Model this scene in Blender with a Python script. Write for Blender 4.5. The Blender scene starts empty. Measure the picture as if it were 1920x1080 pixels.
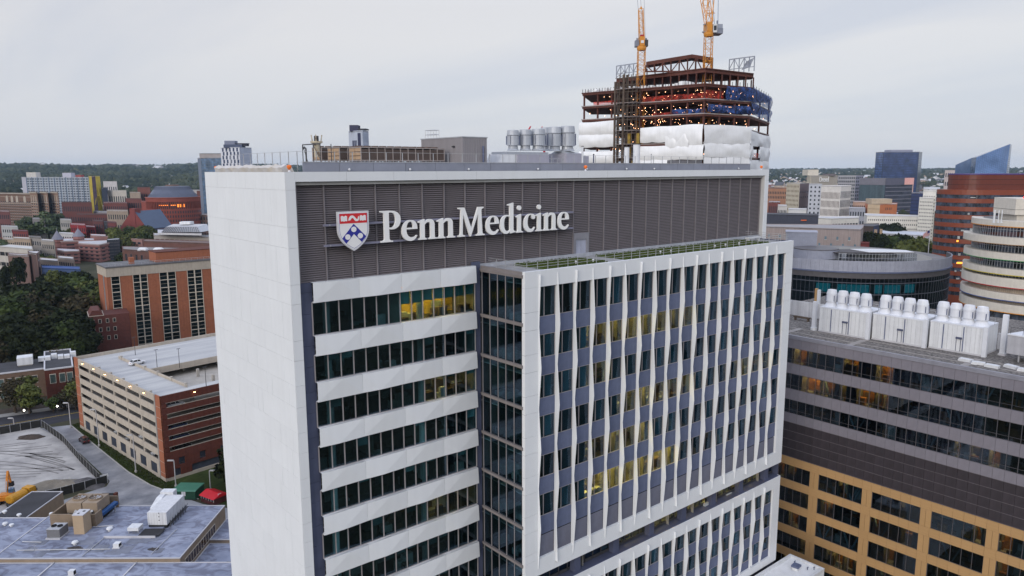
import bpy, math, random
from mathutils import Vector, Matrix
from mathutils.geometry import tessellate_polygon
import numpy as np
random.seed(7)
SC = bpy.context.scene
COL = SC.collection
R = math.radians

# ------------------------------------------------------------------ camera, world, sun, exposure
H = 74.0                       # camera height above the ground
FPX = 1386.7                   # focal length in 1920-pixel units
PITCH, ROLL, YAW = 0.1585, 0.0034, 0.8768
CX, CY = -26.44, -62.65
fwd = Vector((math.cos(YAW)*math.cos(PITCH), math.sin(YAW)*math.cos(PITCH), -math.sin(PITCH)))
r0 = Vector((math.sin(YAW), -math.cos(YAW), 0)); u0 = r0.cross(fwd)
rgt = r0*math.cos(ROLL) - u0*math.sin(ROLL)
upv = r0*math.sin(ROLL) + u0*math.cos(ROLL)
cam_d = bpy.data.cameras.new('camera'); cam = bpy.data.objects.new('camera', cam_d); COL.objects.link(cam)
cam_d.sensor_width = 36; cam_d.lens = FPX/1920*36; cam_d.clip_start = 1; cam_d.clip_end = 30000
m = Matrix((rgt, upv, -fwd)).transposed().to_4x4(); m.translation = (CX, CY, H)
cam.matrix_world = m; SC.camera = cam

SUN_AZ, SUN_EL = math.atan2(-0.36, -0.88), R(18)
world = bpy.data.worlds.new('World'); SC.world = world; world.use_nodes = True
nt = world.node_tree; nt.nodes.clear()
def N(nt, t, **k):
    n = nt.nodes.new(t)
    for a, b in k.items():
        if hasattr(n, a): setattr(n, a, b)
        else: n.inputs[a].default_value = b
    return n
wo = N(nt, 'ShaderNodeOutputWorld'); bg = N(nt, 'ShaderNodeBackground'); bg.inputs[1].default_value = 0.1
sky = N(nt, 'ShaderNodeTexSky'); sky.sky_type = 'NISHITA'; sky.sun_disc = False
sky.sun_elevation = SUN_EL; sky.sun_rotation = math.pi/2 - SUN_AZ
tc = N(nt, 'ShaderNodeTexCoord'); sep = N(nt, 'ShaderNodeSeparateXYZ')
nt.links.new(tc.outputs['Generated'], sep.inputs[0])
def wmath(op, a, b):
    n = N(nt, 'ShaderNodeMath', operation=op)
    for i, x in enumerate((a, b)):
        if isinstance(x, (int, float)): n.inputs[i].default_value = x
        elif x is not None: nt.links.new(x, n.inputs[i])
    return n.outputs[0]
zc = wmath('MAXIMUM', sep.outputs[2], 0.0)
den = wmath('ADD', zc, 0.09)
cmb = N(nt, 'ShaderNodeCombineXYZ')
nt.links.new(wmath('DIVIDE', sep.outputs[0], den), cmb.inputs[0])
nt.links.new(wmath('DIVIDE', sep.outputs[1], den), cmb.inputs[1])
rot = N(nt, 'ShaderNodeMapping'); rot.inputs['Rotation'].default_value = (0, 0, -YAW-0.06); rot.inputs['Scale'].default_value = (1.05, 0.32, 1)
rot.inputs['Location'].default_value = (3.1, 0.4, 0)
nt.links.new(cmb.outputs[0], rot.inputs[0])
n1 = N(nt, 'ShaderNodeTexNoise'); n1.inputs['Scale'].default_value = 0.62; n1.inputs['Detail'].default_value = 8; n1.inputs['Roughness'].default_value = 0.52; n1.inputs['Distortion'].default_value = 0.45
nt.links.new(rot.outputs[0], n1.inputs[0])
cr = N(nt, 'ShaderNodeValToRGB'); cr.color_ramp.elements[0].position = 0.39; cr.color_ramp.elements[1].position = 0.575
cr.color_ramp.elements[0].color = (5.6, 5.75, 6.35, 1); cr.color_ramp.elements[1].color = (6.7, 6.6, 6.75, 1)
nt.links.new(n1.outputs[0], cr.inputs[0])
# paler, bluer air low over the horizon, slightly brighter cloud overhead
gr = N(nt, 'ShaderNodeValToRGB'); e = gr.color_ramp.elements
e[0].position = 0.0; e[0].color = (0.0, 0.0, 0.0, 1); e[1].position = 0.16; e[1].color = (1, 1, 1, 1)
nt.links.new(zc, gr.inputs[0])
mixh = N(nt, 'ShaderNodeMix', data_type='RGBA'); mixh.inputs[6].default_value = (5.35, 5.6, 6.35, 1)
nt.links.new(gr.outputs[0], mixh.inputs[0]); nt.links.new(cr.outputs[0], mixh.inputs[7])
mixs = N(nt, 'ShaderNodeMix', data_type='RGBA'); mixs.inputs[0].default_value = 0.88
nt.links.new(sky.outputs[0], mixs.inputs[6]); nt.links.new(mixh.outputs[2], mixs.inputs[7])
# unseen upper sky brightened and blued towards the zenith to light the walls
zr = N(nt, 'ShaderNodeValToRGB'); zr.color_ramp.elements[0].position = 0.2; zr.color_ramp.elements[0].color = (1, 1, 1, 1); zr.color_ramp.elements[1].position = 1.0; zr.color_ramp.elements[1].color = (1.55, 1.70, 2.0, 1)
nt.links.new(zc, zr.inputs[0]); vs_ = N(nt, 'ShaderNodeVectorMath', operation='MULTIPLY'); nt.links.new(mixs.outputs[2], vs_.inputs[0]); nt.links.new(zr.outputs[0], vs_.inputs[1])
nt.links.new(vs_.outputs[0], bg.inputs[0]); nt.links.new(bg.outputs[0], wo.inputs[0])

sun_d = bpy.data.lights.new('sun', 'SUN'); sun_d.energy = 1.42; sun_d.angle = R(30); sun_d.color = (1.0, 0.93, 0.84)
sun = bpy.data.objects.new('sun', sun_d); COL.objects.link(sun)
sd = Vector((math.cos(SUN_AZ)*math.cos(SUN_EL), math.sin(SUN_AZ)*math.cos(SUN_EL), math.sin(SUN_EL)))
sun.rotation_euler = sd.to_track_quat('Z', 'Y').to_euler()
SC.view_settings.view_transform = 'Standard'; SC.view_settings.look = 'None'
SC.view_settings.exposure = 0.25; SC.view_settings.gamma = 1.0; SC.view_settings.use_curve_mapping = False
SC.render.engine = 'CYCLES'
SC.cycles.max_bounces = 6; SC.cycles.diffuse_bounces = 2; SC.cycles.glossy_bounces = 2; SC.cycles.transparent_max_bounces = 10
SC.cycles.transmission_bounces = 2; SC.cycles.volume_bounces = 1; SC.cycles.caustics_reflective = False; SC.cycles.caustics_refractive = False
SC.cycles.use_denoising = True
SC.cycles.volume_step_rate = 20; SC.cycles.volume_max_steps = 64

# ------------------------------------------------------------------ surveying: where a sight line meets a level, a plane or a range
def ray(px, py): return fwd*FPX + rgt*(px-960) + upv*(540-py)
CAM = Vector((CX, CY, H))
def G(px, py, z=0.0): v = ray(px, py); return CAM + v*((z-H)/v.z)
def onX(px, py, X): v = ray(px, py); return CAM + v*((X-CX)/v.x)
def onY(px, py, Y): v = ray(px, py); return CAM + v*((Y-CY)/v.y)
def atD(px, py, D): return CAM + ray(px, py)*(D/FPX)
def up_at(p, px, py):          # height of pixel row py above the plan point p
    v = ray(px, py); d = Vector((p[0]-CX, p[1]-CY)).length/Vector((v.x, v.y)).length
    return H + v.z*d

# ------------------------------------------------------------------ materials
MATS = {}
def mat(name, col, rough=0.7, var=0.12, scale=0.6, metal=0.0, bump=0.0, streak=0.0, spec=0.35, col2=None, emit=None, stretch=(1,1,1), lo=0.35, hi=0.7, obj=True):
    if name in MATS: return MATS[name]
    mt = bpy.data.materials.new(name); mt.use_nodes = True; t = mt.node_tree; t.nodes.clear()
    out = N(t, 'ShaderNodeOutputMaterial'); b = N(t, 'ShaderNodeBsdfPrincipled')
    b.inputs['Roughness'].default_value = rough; b.inputs['Metallic'].default_value = metal
    b.inputs['Specular IOR Level'].default_value = spec
    t.links.new(b.outputs[0], out.inputs[0])
    co = N(t, 'ShaderNodeNewGeometry') if not obj else N(t, 'ShaderNodeTexCoord')
    src = co.outputs['Position'] if not obj else co.outputs['Object']
    mp = N(t, 'ShaderNodeMapping'); mp.inputs['Scale'].default_value = stretch
    t.links.new(src, mp.inputs[0])
    no = N(t, 'ShaderNodeTexNoise'); no.inputs['Scale'].default_value = scale; no.inputs['Detail'].default_value = 6; no.inputs['Roughness'].default_value = 0.6
    t.links.new(mp.outputs[0], no.inputs[0])
    rp = N(t, 'ShaderNodeValToRGB'); rp.color_ramp.elements[0].position = lo; rp.color_ramp.elements[1].position = hi
    c = col
    if col2 is None: col2 = tuple(min(1, x*(1+var)) for x in c); c = tuple(x*(1-var) for x in c)
    rp.color_ramp.elements[0].color = (*c, 1); rp.color_ramp.elements[1].color = (*col2, 1)
    t.links.new(no.outputs[0], rp.inputs[0]); last = rp.outputs[0]
    oi = N(t, 'ShaderNodeObjectInfo')
    hs = N(t, 'ShaderNodeHueSaturation'); mr = N(t, 'ShaderNodeMapRange'); mr.inputs[3].default_value = 1-var*0.5; mr.inputs[4].default_value = 1+var*0.5
    t.links.new(oi.outputs['Random'], mr.inputs[0]); t.links.new(mr.outputs[0], hs.inputs['Value']); t.links.new(last, hs.inputs['Color']); last = hs.outputs[0]
    if streak:
        m2 = N(t, 'ShaderNodeMapping'); m2.inputs['Scale'].default_value = (1.6, 1.6, 0.06); t.links.new(src, m2.inputs[0])
        n2 = N(t, 'ShaderNodeTexNoise'); n2.inputs['Scale'].default_value = 1.0; n2.inputs['Detail'].default_value = 5; t.links.new(m2.outputs[0], n2.inputs[0])
        r2 = N(t, 'ShaderNodeValToRGB'); r2.color_ramp.elements[0].position = 0.42; r2.color_ramp.elements[1].position = 0.72
        r2.color_ramp.elements[0].color = (1, 1, 1, 1); r2.color_ramp.elements[1].color = (1-streak, 1-streak, 1-streak*0.95, 1)
        t.links.new(n2.outputs[0], r2.inputs[0])
        mx = N(t, 'ShaderNodeMix', data_type='RGBA', blend_type='MULTIPLY'); mx.inputs[0].default_value = 1
        t.links.new(last, mx.inputs[6]); t.links.new(r2.outputs[0], mx.inputs[7]); last = mx.outputs[2]
    t.links.new(last, b.inputs['Base Color'])
    if bump:
        bp = N(t, 'ShaderNodeBump'); bp.inputs['Strength'].default_value = bump; bp.inputs['Distance'].default_value = 0.05
        n3 = N(t, 'ShaderNodeTexNoise'); n3.inputs['Scale'].default_value = scale*6; n3.inputs['Detail'].default_value = 5
        t.links.new(src, n3.inputs[0]); t.links.new(n3.outputs[0], bp.inputs['Height']); t.links.new(bp.outputs[0], b.inputs['Normal'])
    if emit:
        b.inputs['Emission Color'].default_value = (*emit[:3], 1); b.inputs['Emission Strength'].default_value = emit[3]
    MATS[name] = mt; return mt
def glow(name, col, s):
    mt = bpy.data.materials.new(name); mt.use_nodes = True; t = mt.node_tree; t.nodes.clear()
    o = N(t, 'ShaderNodeOutputMaterial'); e = N(t, 'ShaderNodeEmission'); e.inputs[0].default_value = (*col, 1); e.inputs[1].default_value = s
    t.links.new(e.outputs[0], o.inputs[0]); return mt
def glass(name, tint, refl=0.05, grazing=0.5, rtint=(0.9, 0.95, 1.0), rough=0.02, wave=0.0):
    """a see-through pane: tinted transmission plus a Fresnel reflection, slightly uneven"""
    mt = bpy.data.materials.new(name); mt.use_nodes = True; t = mt.node_tree; t.nodes.clear()
    o = N(t, 'ShaderNodeOutputMaterial'); mx = N(t, 'ShaderNodeMixShader'); tr = N(t, 'ShaderNodeBsdfTransparent'); gl = N(t, 'ShaderNodeBsdfGlossy')
    gl.inputs['Roughness'].default_value = rough; gl.inputs[0].default_value = (*rtint, 1)
    lw = N(t, 'ShaderNodeLayerWeight'); lw.inputs[0].default_value = 0.35
    mr = N(t, 'ShaderNodeMapRange'); mr.inputs[3].default_value = refl; mr.inputs[4].default_value = grazing
    pw = N(t, 'ShaderNodeMath', operation='POWER'); pw.inputs[1].default_value = 2.2
    t.links.new(lw.outputs['Facing'], pw.inputs[0]); t.links.new(pw.outputs[0], mr.inputs[0])
    oi = N(t, 'ShaderNodeObjectInfo'); rp = N(t, 'ShaderNodeMapRange'); rp.inputs[3].default_value = 0.75; rp.inputs[4].default_value = 1.2
    t.links.new(oi.outputs['Random'], rp.inputs[0])
    hs = N(t, 'ShaderNodeHueSaturation'); hs.inputs['Color'].default_value = (*tint, 1); t.links.new(rp.outputs[0], hs.inputs['Value'])
    t.links.new(hs.outputs[0], tr.inputs[0])
    if wave:
        tcx = N(t, 'ShaderNodeTexCoord'); nn = N(t, 'ShaderNodeTexNoise'); nn.inputs['Scale'].default_value = 0.5
        t.links.new(tcx.outputs['Object'], nn.inputs[0]); bp = N(t, 'ShaderNodeBump'); bp.inputs['Strength'].default_value = wave; bp.inputs['Distance'].default_value = 0.1
        t.links.new(nn.outputs[0], bp.inputs['Height']); t.links.new(bp.outputs[0], gl.inputs['Normal'])
    t.links.new(mr.outputs[0], mx.inputs[0]); t.links.new(tr.outputs[0], mx.inputs[1]); t.links.new(gl.outputs[0], mx.inputs[2]); t.links.new(mx.outputs[0], o.inputs[0])
    return mt
def leafmat(name, c, c2, scale=0.45):
    mt = mat(name, c, rough=0.75, col2=c2, scale=scale, spec=0.12, var=0.4, lo=0.3, hi=0.72); return mt

# ------------------------------------------------------------------ mesh building
class MB:
    def __init__(s): s.v = []; s.f = []; s.m = []
    def add(s, vs, fs, mi=0):
        b = len(s.v); s.v.extend(vs); s.f.extend([tuple(b+i for i in f) for f in fs]); s.m.extend([mi]*len(fs)); return s
    def box(s, x0, x1, y0, y1, z0, z1, mi=0):
        return s.add([(x0,y0,z0),(x1,y0,z0),(x1,y1,z0),(x0,y1,z0),(x0,y0,z1),(x1,y0,z1),(x1,y1,z1),(x0,y1,z1)],
                     [(3,2,1,0),(4,5,6,7),(0,1,5,4),(1,2,6,5),(2,3,7,6),(3,0,4,7)], mi)
    def prism(s, poly, z0, z1, mi=0, top=None):
        n = len(poly); t = top or poly
        return s.add([(x,y,z0) for x,y in poly]+[(x,y,z1) for x,y in t],
                     [tuple(range(n-1,-1,-1)), tuple(range(n,2*n))]+[(i,(i+1)%n,n+(i+1)%n,n+i) for i in range(n)], mi)
    def tube(s, p, q, r, n=6, mi=0, r2=None, cap=True):
        p = Vector(p); q = Vector(q); d = (q-p)
        if d.length < 1e-6: return s
        d.normalize(); a = d.orthogonal().normalized(); b = d.cross(a); r2 = r if r2 is None else r2; vs = []
        for c, rr in ((p, r), (q, r2)):
            for i in range(n):
                t = 2*math.pi*(i+0.5)/n; vs.append(tuple(c + a*(rr*math.cos(t)) + b*(rr*math.sin(t))))
        fs = [(i,(i+1)%n,n+(i+1)%n,n+i) for i in range(n)]
        if cap: fs += [tuple(range(n-1,-1,-1)), tuple(range(n,2*n))]
        return s.add(vs, fs, mi)
    def beam(s, p, q, w, h=None, mi=0):
        p = Vector(p); q = Vector(q); d = (q-p).normalized(); h = w if h is None else h
        a = Vector((0,0,1)).cross(d)
        if a.length < 1e-4: a = Vector((1,0,0))
        a.normalize(); b = d.cross(a); vs = []
        for c in (p, q):
            for x, y in ((-1,-1),(1,-1),(1,1),(-1,1)): vs.append(tuple(c + a*(x*w/2) + b*(y*h/2)))
        return s.add(vs, [(3,2,1,0),(4,5,6,7),(0,1,5,4),(1,2,6,5),(2,3,7,6),(3,0,4,7)], mi)
    def lathe(s, cx, cy, prof, n=16, mi=0, a0=0.0, a1=None):
        full = a1 is None; a1 = a0+2*math.pi if full else a1; k = n if full else n+1; vs = []
        for r, z in prof:
            for i in range(k):
                t = a0+(a1-a0)*i/n; vs.append((cx+r*math.cos(t), cy+r*math.sin(t), z))
        fs = []
        for j in range(len(prof)-1):
            for i in range(n):
                i2 = (i+1)%k; fs.append((j*k+i, j*k+i2, (j+1)*k+i2, (j+1)*k+i))
        if full:
            if prof[0][0] > 1e-6: fs.append(tuple(range(k-1,-1,-1)))
            if prof[-1][0] > 1e-6: fs.append(tuple((len(prof)-1)*k+i for i in range(k)))
        return s.add(vs, fs, mi)
    def ball(s, x, y, z, r, mi=0, n=6, sz=1.0):
        pr = [(max(1e-7, r*math.sin(math.pi*j/(n//2+1))), z-sz*r*math.cos(math.pi*j/(n//2+1))) for j in range(n//2+2)]
        return s.lathe(x, y, pr, n, mi)
    def sheet(s, pts, mi=0): return s.add([tuple(p) for p in pts], [tuple(range(len(pts)))], mi)
    def mesh(s, name, mats, smooth=False):
        me = bpy.data.meshes.new(name); me.from_pydata([tuple(v) for v in s.v], [], s.f)
        if not isinstance(mats, (list, tuple)): mats = [mats]
        for x in mats: me.materials.append(x)
        if len(mats) > 1: me.polygons.foreach_set('material_index', s.m)
        if smooth: me.polygons.foreach_set('use_smooth', [True]*len(me.polygons))
        me.update(); return me
    def obj(s, name, mats, parent=None, kind=None, loc=None, smooth=False):
        return put(name, s.mesh(name, mats, smooth), parent, loc, kind)
def put(name, me, parent=None, loc=None, kind=None, rotz=None):
    o = bpy.data.objects.new(name, me); COL.objects.link(o)
    if parent is not None: o.parent = parent
    if loc is not None: o.location = loc
    if rotz: o.rotation_euler = (0, 0, rotz)
    if kind: o['kind'] = kind
    return o
def tag(o, label, cat, group=None):
    o['label'] = label; o['category'] = cat
    if group: o['group'] = group
    return o
def thing(name, label, cat, loc=(0,0,0), rotz=0.0, group=None):
    o = bpy.data.objects.new(name, None); COL.objects.link(o); o.empty_display_size = 0.5
    o.location = loc; o.rotation_euler = (0, 0, rotz); return tag(o, label, cat, group)
def structure(name, mb, mats, **k):
    o = mb.obj(name, mats, **k); o['kind'] = 'structure'; return o
KIDS = {}
def copy_thing(src, loc, rotz=0.0, label=None, group=None, scale=None):
    r = src.copy(); COL.objects.link(r); r.location = loc; r.rotation_euler = (0, 0, rotz)
    if scale: r.scale = scale
    if label: r['label'] = label
    if group: r['group'] = group
    if src.name not in KIDS:
        KIDS[src.name] = [(c, list(c.children)) for c in src.children]
    for c, gs in KIDS[src.name]:
        d = c.copy(); COL.objects.link(d); d.parent = r
        for g in gs:
            h = g.copy(); COL.objects.link(h); h.parent = d
    return r
def face_frame(p0, p1):          # local frame of a facade: x runs p0 -> p1 (left to right from outside), y goes inward
    d = Vector((p1[0]-p0[0], p1[1]-p0[1])); return d.length, math.atan2(d.y, d.x)

# ------------------------------------------------------------------ shared materials
WHITE = mat('white_cladding', (0.735, 0.757, 0.785), rough=0.55, var=0.022, scale=0.25, streak=0.03)
WHITE2 = mat('white_backing', (0.5, 0.5, 0.5), rough=0.8, var=0.05)
GREYSP = mat('blue_grey_spandrel', (0.118, 0.141, 0.232), rough=0.6, var=0.10, scale=0.9, streak=0.12)
GREYDK = mat('dark_grey_panel', (0.078, 0.090, 0.150), rough=0.6, var=0.10, scale=0.5, streak=0.10)
LOUV = mat('louvre_grey', (0.150, 0.134, 0.145), rough=0.55, var=0.08, scale=0.4)
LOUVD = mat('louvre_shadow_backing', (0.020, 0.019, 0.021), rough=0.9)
MULL = mat('mullion_aluminium', (0.36, 0.34, 0.35), rough=0.45, var=0.06, metal=0.2)
FRAMED = mat('dark_window_frame', (0.05, 0.05, 0.055), rough=0.5)
BEAMG = mat('grey_brown_beam', (0.22, 0.20, 0.20), rough=0.5, var=0.08)
GL_OFF = glass('office_glass', (0.50, 0.64, 0.66), refl=0.08, grazing=0.5, rtint=(0.55, 0.72, 0.95), wave=0.03)
GL_DK = glass('dark_office_glass', (0.46, 0.58, 0.62), refl=0.05, grazing=0.5, rtint=(0.5, 0.66, 0.9), wave=0.03)
INT_FL = mat('interior_carpet', (0.08, 0.075, 0.07), rough=0.9, var=0.2)
INT_WL = mat('interior_wall', (0.25, 0.24, 0.22), rough=0.9, var=0.1)
INT_CL = mat('interior_ceiling', (0.5, 0.5, 0.48), rough=0.9)
INT_FU = mat('interior_furniture', (0.14, 0.10, 0.07), rough=0.8, var=0.5, scale=0.3)
INT_FW = mat('interior_pale_furniture', (0.42, 0.44, 0.44), rough=0.8, var=0.3, scale=0.3)
CURT = mat('window_curtain', (0.15, 0.25, 0.31), rough=0.9, var=0.25, scale=5, stretch=(1,1,0.02))
LIGHTP = glow('ceiling_light_warm', (1.0, 0.50, 0.09), 55.0)
LIGHTO = glow('ceiling_light_orange', (1.0, 0.50, 0.12), 45.0)
STEELG = mat('galvanised_steel', (0.42, 0.43, 0.46), rough=0.45, var=0.10, metal=0.35, scale=1.2)
RAILM = mat('railing_metal', (0.45, 0.46, 0.48), rough=0.4, metal=0.4)
WPAINT = mat('white_painted_metal', (0.68, 0.695, 0.72), rough=0.45, var=0.06, streak=0.16)
DARK = mat('black_void', (0.012, 0.012, 0.014), rough=0.9)
CONC = mat('pale_concrete', (0.42, 0.39, 0.35), rough=0.85, var=0.10, scale=0.4, streak=0.15, bump=0.2)
# ================================================================== the hospital tower (its front runs along x at y = 0, the side wall at x = 0)
TOP = H - 0.12
ZB = [H-10.1] + [H-15.09-4.42*i for i in range(14)]          # tops of the white bands
TW = thing('hospital_tower', 'tall white hospital tower with ribbon windows, a grey louvred top and a projecting wing', 'building')
LX, DY = 76.77, 21.4
body = MB()
body.box(0.06, 0.9, 0.06, DY, 0, H-1.0)                       # side wall core
body.box(0.06, LX-0.06, DY-0.5, DY-0.06, 0, H-1.0)            # rear wall
body.box(LX-1.1, LX-0.06, 0.06, DY-0.5, 0, H-1.0)
body.obj('wall', WHITE2, TW)
# white cladding panels of the side wall: rows of alternating height, joints staggered
zj = [TOP, H-1.7, H-4.94, H-6.81, H-10.11, H-11.89, H-15.25, H-17.09, H-19.45, H-21.5, H-23.95, H-25.9, H-28.4, H-30.3, H-32.85, H-34.75]
while zj[-1] > 4: zj.append(zj[-1]-(2.5 if len(zj) % 2 == 0 else 1.92))
rnd = random.Random(3)
def panel(name, x0, x1, y0, y1, z0, z1, m, parent=TW, fold=0.0):
    mb = MB(); mb.box(x0, x1, y0, y1, z0, z1); return mb.obj(name, m, parent)
for i in range(len(zj)-1):
    if zj[i] < 20: break
    y = 0.0; off = rnd.choice((0.0, 0.6, 1.2)); first = True
    while y < DY-0.01:
        w = 2.65 if not first else 1.5+off
        if rnd.random() < 0.25: w *= 0.5
        y1 = min(DY, y+w)
        if DY-y1 < 0.7: y1 = DY
        z0, z1 = zj[i+1]+0.007, zj[i]-0.007
        a, b = y+0.007, y1-0.007
        dep = rnd.uniform(0.0, 0.005); mb = MB()
        if zj[i] < H-11 and rnd.random() < 0.5:                # creased panel: one corner folded slightly out
            k = rnd.choice((0, 1)); f = 0.014
            mb.add([(dep, a, z0), (dep, b, z0), (dep, b, z1), (dep, a, z1), (0.07, a, z0), (0.07, b, z0), (0.07, b, z1), (0.07, a, z1)],
                   [(0,3,1), (1,3,2)] if k else [(0,3,2), (0,2,1)], 0)
            mb.v[0] = (dep - (f if k else 0), a, z0)
            if not k: mb.v[1] = (dep-f, b, z0)
            mb.f += [(0,1,5,4), (1,2,6,5), (2,3,7,6), (3,0,4,7)]; mb.m += [0]*4
        else: mb.box(dep, 0.07, a, b, z0, z1)
        mb.obj('side_panel', WHITE, TW); y = y1; first = False
panel('side_panel', 0.01, 0.06, 0, DY, 0, 20, WHITE)
# white fin that ends the side wall on the front, with its joints
for i in range(len(zj)-1):
    z0, z1 = zj[i+1]+0.01, zj[i]-0.01
    panel('fin_panel', 0.075, 0.93, -0.012, 0.09, z0, z1, WHITE)
    panel('fin_panel', LX-0.95, LX, -0.012, 0.09, z0, z1, WHITE)
fr = MB(); fr.box(0.9, 0.93, 0.09, 0.7, 10, H-0.95); fr.box(LX-0.95, LX-0.9, 0.09, 0.75, 10, H-0.95); fr.box(LX-0.05, LX, 0.09, DY, 0, H-0.1); fr.obj('fin_return', WHITE, TW)
# top fascia
n = 15
for k in range(n):
    x0 = 0.93 + (LX-0.95-0.93)*k/n; x1 = 0.93 + (LX-0.95-0.93)*(k+1)/n
    panel('fascia_panel', x0+0.012, x1-0.012, -0.014, 0.3, H-0.98, TOP, WHITE)
fb = MB(); fb.box(0.93, LX-0.95, 0.02, 1.0, H-0.97, TOP-0.03); fb.obj('fascia_soffit', WHITE2, TW)
roof = MB(); roof.box(0.1, LX-0.1, 0.3, DY-0.1, H-1.3, H-0.55); roof.obj('roof', mat('pale_roof_membrane', (0.40, 0.40, 0.40), var=0.12, scale=0.2), TW)
# grey parapet set back on the roof, in long panels
PARA = mat('parapet_grey', (0.24, 0.255, 0.31), rough=0.5, var=0.08)
k = 0; x = 2.4
while x < 73.5:
    x1 = min(x+3.6, 74.0); panel('parapet_panel', x+0.02, x1-0.02, 1.5, 1.66, H-0.5, H+0.72, PARA); x = x1
cap = MB(); cap.box(2.4, 74.0, 1.46, 1.70, H+0.725, H+0.80); cap.obj('parapet_cap', STEELG, TW)
# beige plastic sheeting lying along the left end of the roof edge
# mechanical louvre storey
MX = [1.22 + 2.655*k for k in range(29)]
lb = MB(); lb.box(0.93, LX-0.95, 0.78, 0.95, H-10.4, H-0.98); lb.obj('louvre_backing', LOUVD, TW)
def louvre(x0, x1, y, z0, z1, pitch=0.205, mi=0):
    mb = MB(); z = z0+0.03
    while z < z1-0.1:
        mb.add([(x0, y, z), (x1, y, z), (x1, y+0.10, z+pitch*0.62), (x0, y+0.10, z+pitch*0.62), (x0, y, z-0.025), (x1, y, z-0.025)],
               [(0,1,2,3), (4,5,1,0)], mi); z += pitch
    return mb
DOORX = (35.95, 37.9)
shared = {}
for k in range(28):
    z0 = H-10.35 if MX[k] > 20 else H-10.12
    if k == 13:
        pass
    key = (round(z0, 2), k == 13)
    if key not in shared:
        shared[key] = louvre(0.05, 2.605, 0, (z0 if k != 13 else H-7.6)-H, -1.02).mesh('louvre_panel', LOUV)
    put('louvre_panel', shared[key], TW, (MX[k], 0.63, H))
put('louvre_panel', louvre(0.0, 0.24, 0, -10.12, -1.02).mesh('louvre_panel', LOUV), TW, (0.94, 0.63, H))
mm = MB().box(-0.055, 0.055, -0.06, 0.12, -10.3, -0.98).mesh('louvre_mullion', mat('louvre_post', (0.20, 0.185, 0.20), rough=0.5))
for x in MX: put('louvre_mullion', mm, TW, (x, 0.6, H))
# door in the louvred wall, onto the roof terrace
D = MB(); D.box(MX[13]+0.08, MX[13]+0.42, 0.5, 0.75, H-10.1, H-7.6); D.box(MX[14]-0.42, MX[14]-0.08, 0.5, 0.75, H-10.1, H-7.6); D.box(MX[13]+0.08, MX[14]-0.08, 0.52, 0.77, H-8.35, H-7.55)
dr = D.obj('door_surround', mat('door_surround_grey', (0.23, 0.23, 0.26), rough=0.6), TW)
for a, b in ((MX[13]+0.43, (MX[13]+MX[14])/2-0.015), ((MX[13]+MX[14])/2+0.015, MX[14]-0.43)):
    MB().box(a, b, 0.62, 0.68, H-10.1, H-8.36).obj('door_leaf', mat('door_leaf_blue_grey', (0.36, 0.38, 0.47), rough=0.5), dr)
gb = MB(); gb.box(20.9, LX-0.95, 0.42, 0.6, H-10.45, H-10.0); gb.obj('louvre_base_flashing', mat('flashing', (0.38, 0.40, 0.45), rough=0.5, var=0.15, scale=1.5), TW)

# ---- left part of the front: white faceted bands and ribbon windows
XL0, XL1 = 2.11, 20.76
BH = 1.85
pil = MB(); pil.box(0.94, 2.25, 0.42, 0.62, 10, H-10.13)
for z in zj: pass
pilz = [H-10.13] + [ZB[i]-d for i in range(10) for d in (0.9, 2.9)]
for i in range(len(pilz)-1):
    panel('pier_panel', 0.94, 2.22, 0.40, 0.60, pilz[i+1]+0.012, pilz[i]-0.012, GREYDK)
    panel('pier_panel', XL1-0.02, 21.50, 0.36, 0.60, pilz[i+1]+0.012, pilz[i]-0.012, GREYDK)
panel('pier_panel', XL1-0.3, 21.50, 0.34, 0.60, H-10.13, H-9.75, GREYDK)
NB = 10
bx = [XL0 + (XL1-XL0)*k/4 for k in range(5)]
bandm = {}
for i in range(NB):
    zt = ZB[i]; zb = zt-BH
    for k in range(4):
        w = bx[k+1]-bx[k]; left = (k+i) % 2 == 0; last = k == 3
        key = (left, last)
        if key not in bandm:
            a, b = 0.006, w-0.006 - (0.10 if last else 0); bb = w-0.006; y0, yf = -0.06, -0.20
            ax = w*(0.55 if left else 0.42)
            mb = MB()
            P = [(a, y0, -BH), (bb, y0, -BH), (b, y0, 0), (a, y0, 0), (ax, yf, 0 if left else -BH)]
            Q = [(x, 0.5, z) for x, _, z in P[:4]]
            if left: fs = [(0,1,4), (0,4,3), (1,2,4)]
            else: fs = [(0,4,3), (4,2,3), (4,1,2)]
            mb.add(P+Q, fs+([(3,4,7),(4,2,6,7)] if left else [(3,2,6,7)])+([(1,0,5)] if left else [(4,0,5),(1,4,5)])+([(0,5,6,1)][:0])+[(0,3,7,5),(2,1,6),(4-0,4,4)][:2], 0)
            mb.add([(a, y0, -BH), (bb, y0, -BH), (bb, 0.5, -BH), (a, 0.5, -BH)], [(3,2,1,0)], 0)
            mb.add([(a, y0, 0), (b, y0, 0), (b, 0.5, 0), (a, 0.5, 0)], [(0,1,2,3)], 0)
            mb.add([(b, y0, 0), (bb, y0, -BH), (bb, 0.5, -BH), (b, 0.5, 0)], [(0,1,2,3)], 0)
            bandm[key] = mb.mesh('spandrel_panel', WHITE)
        put('spandrel_panel', bandm[key], TW, (bx[k], 0, zt))
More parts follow.
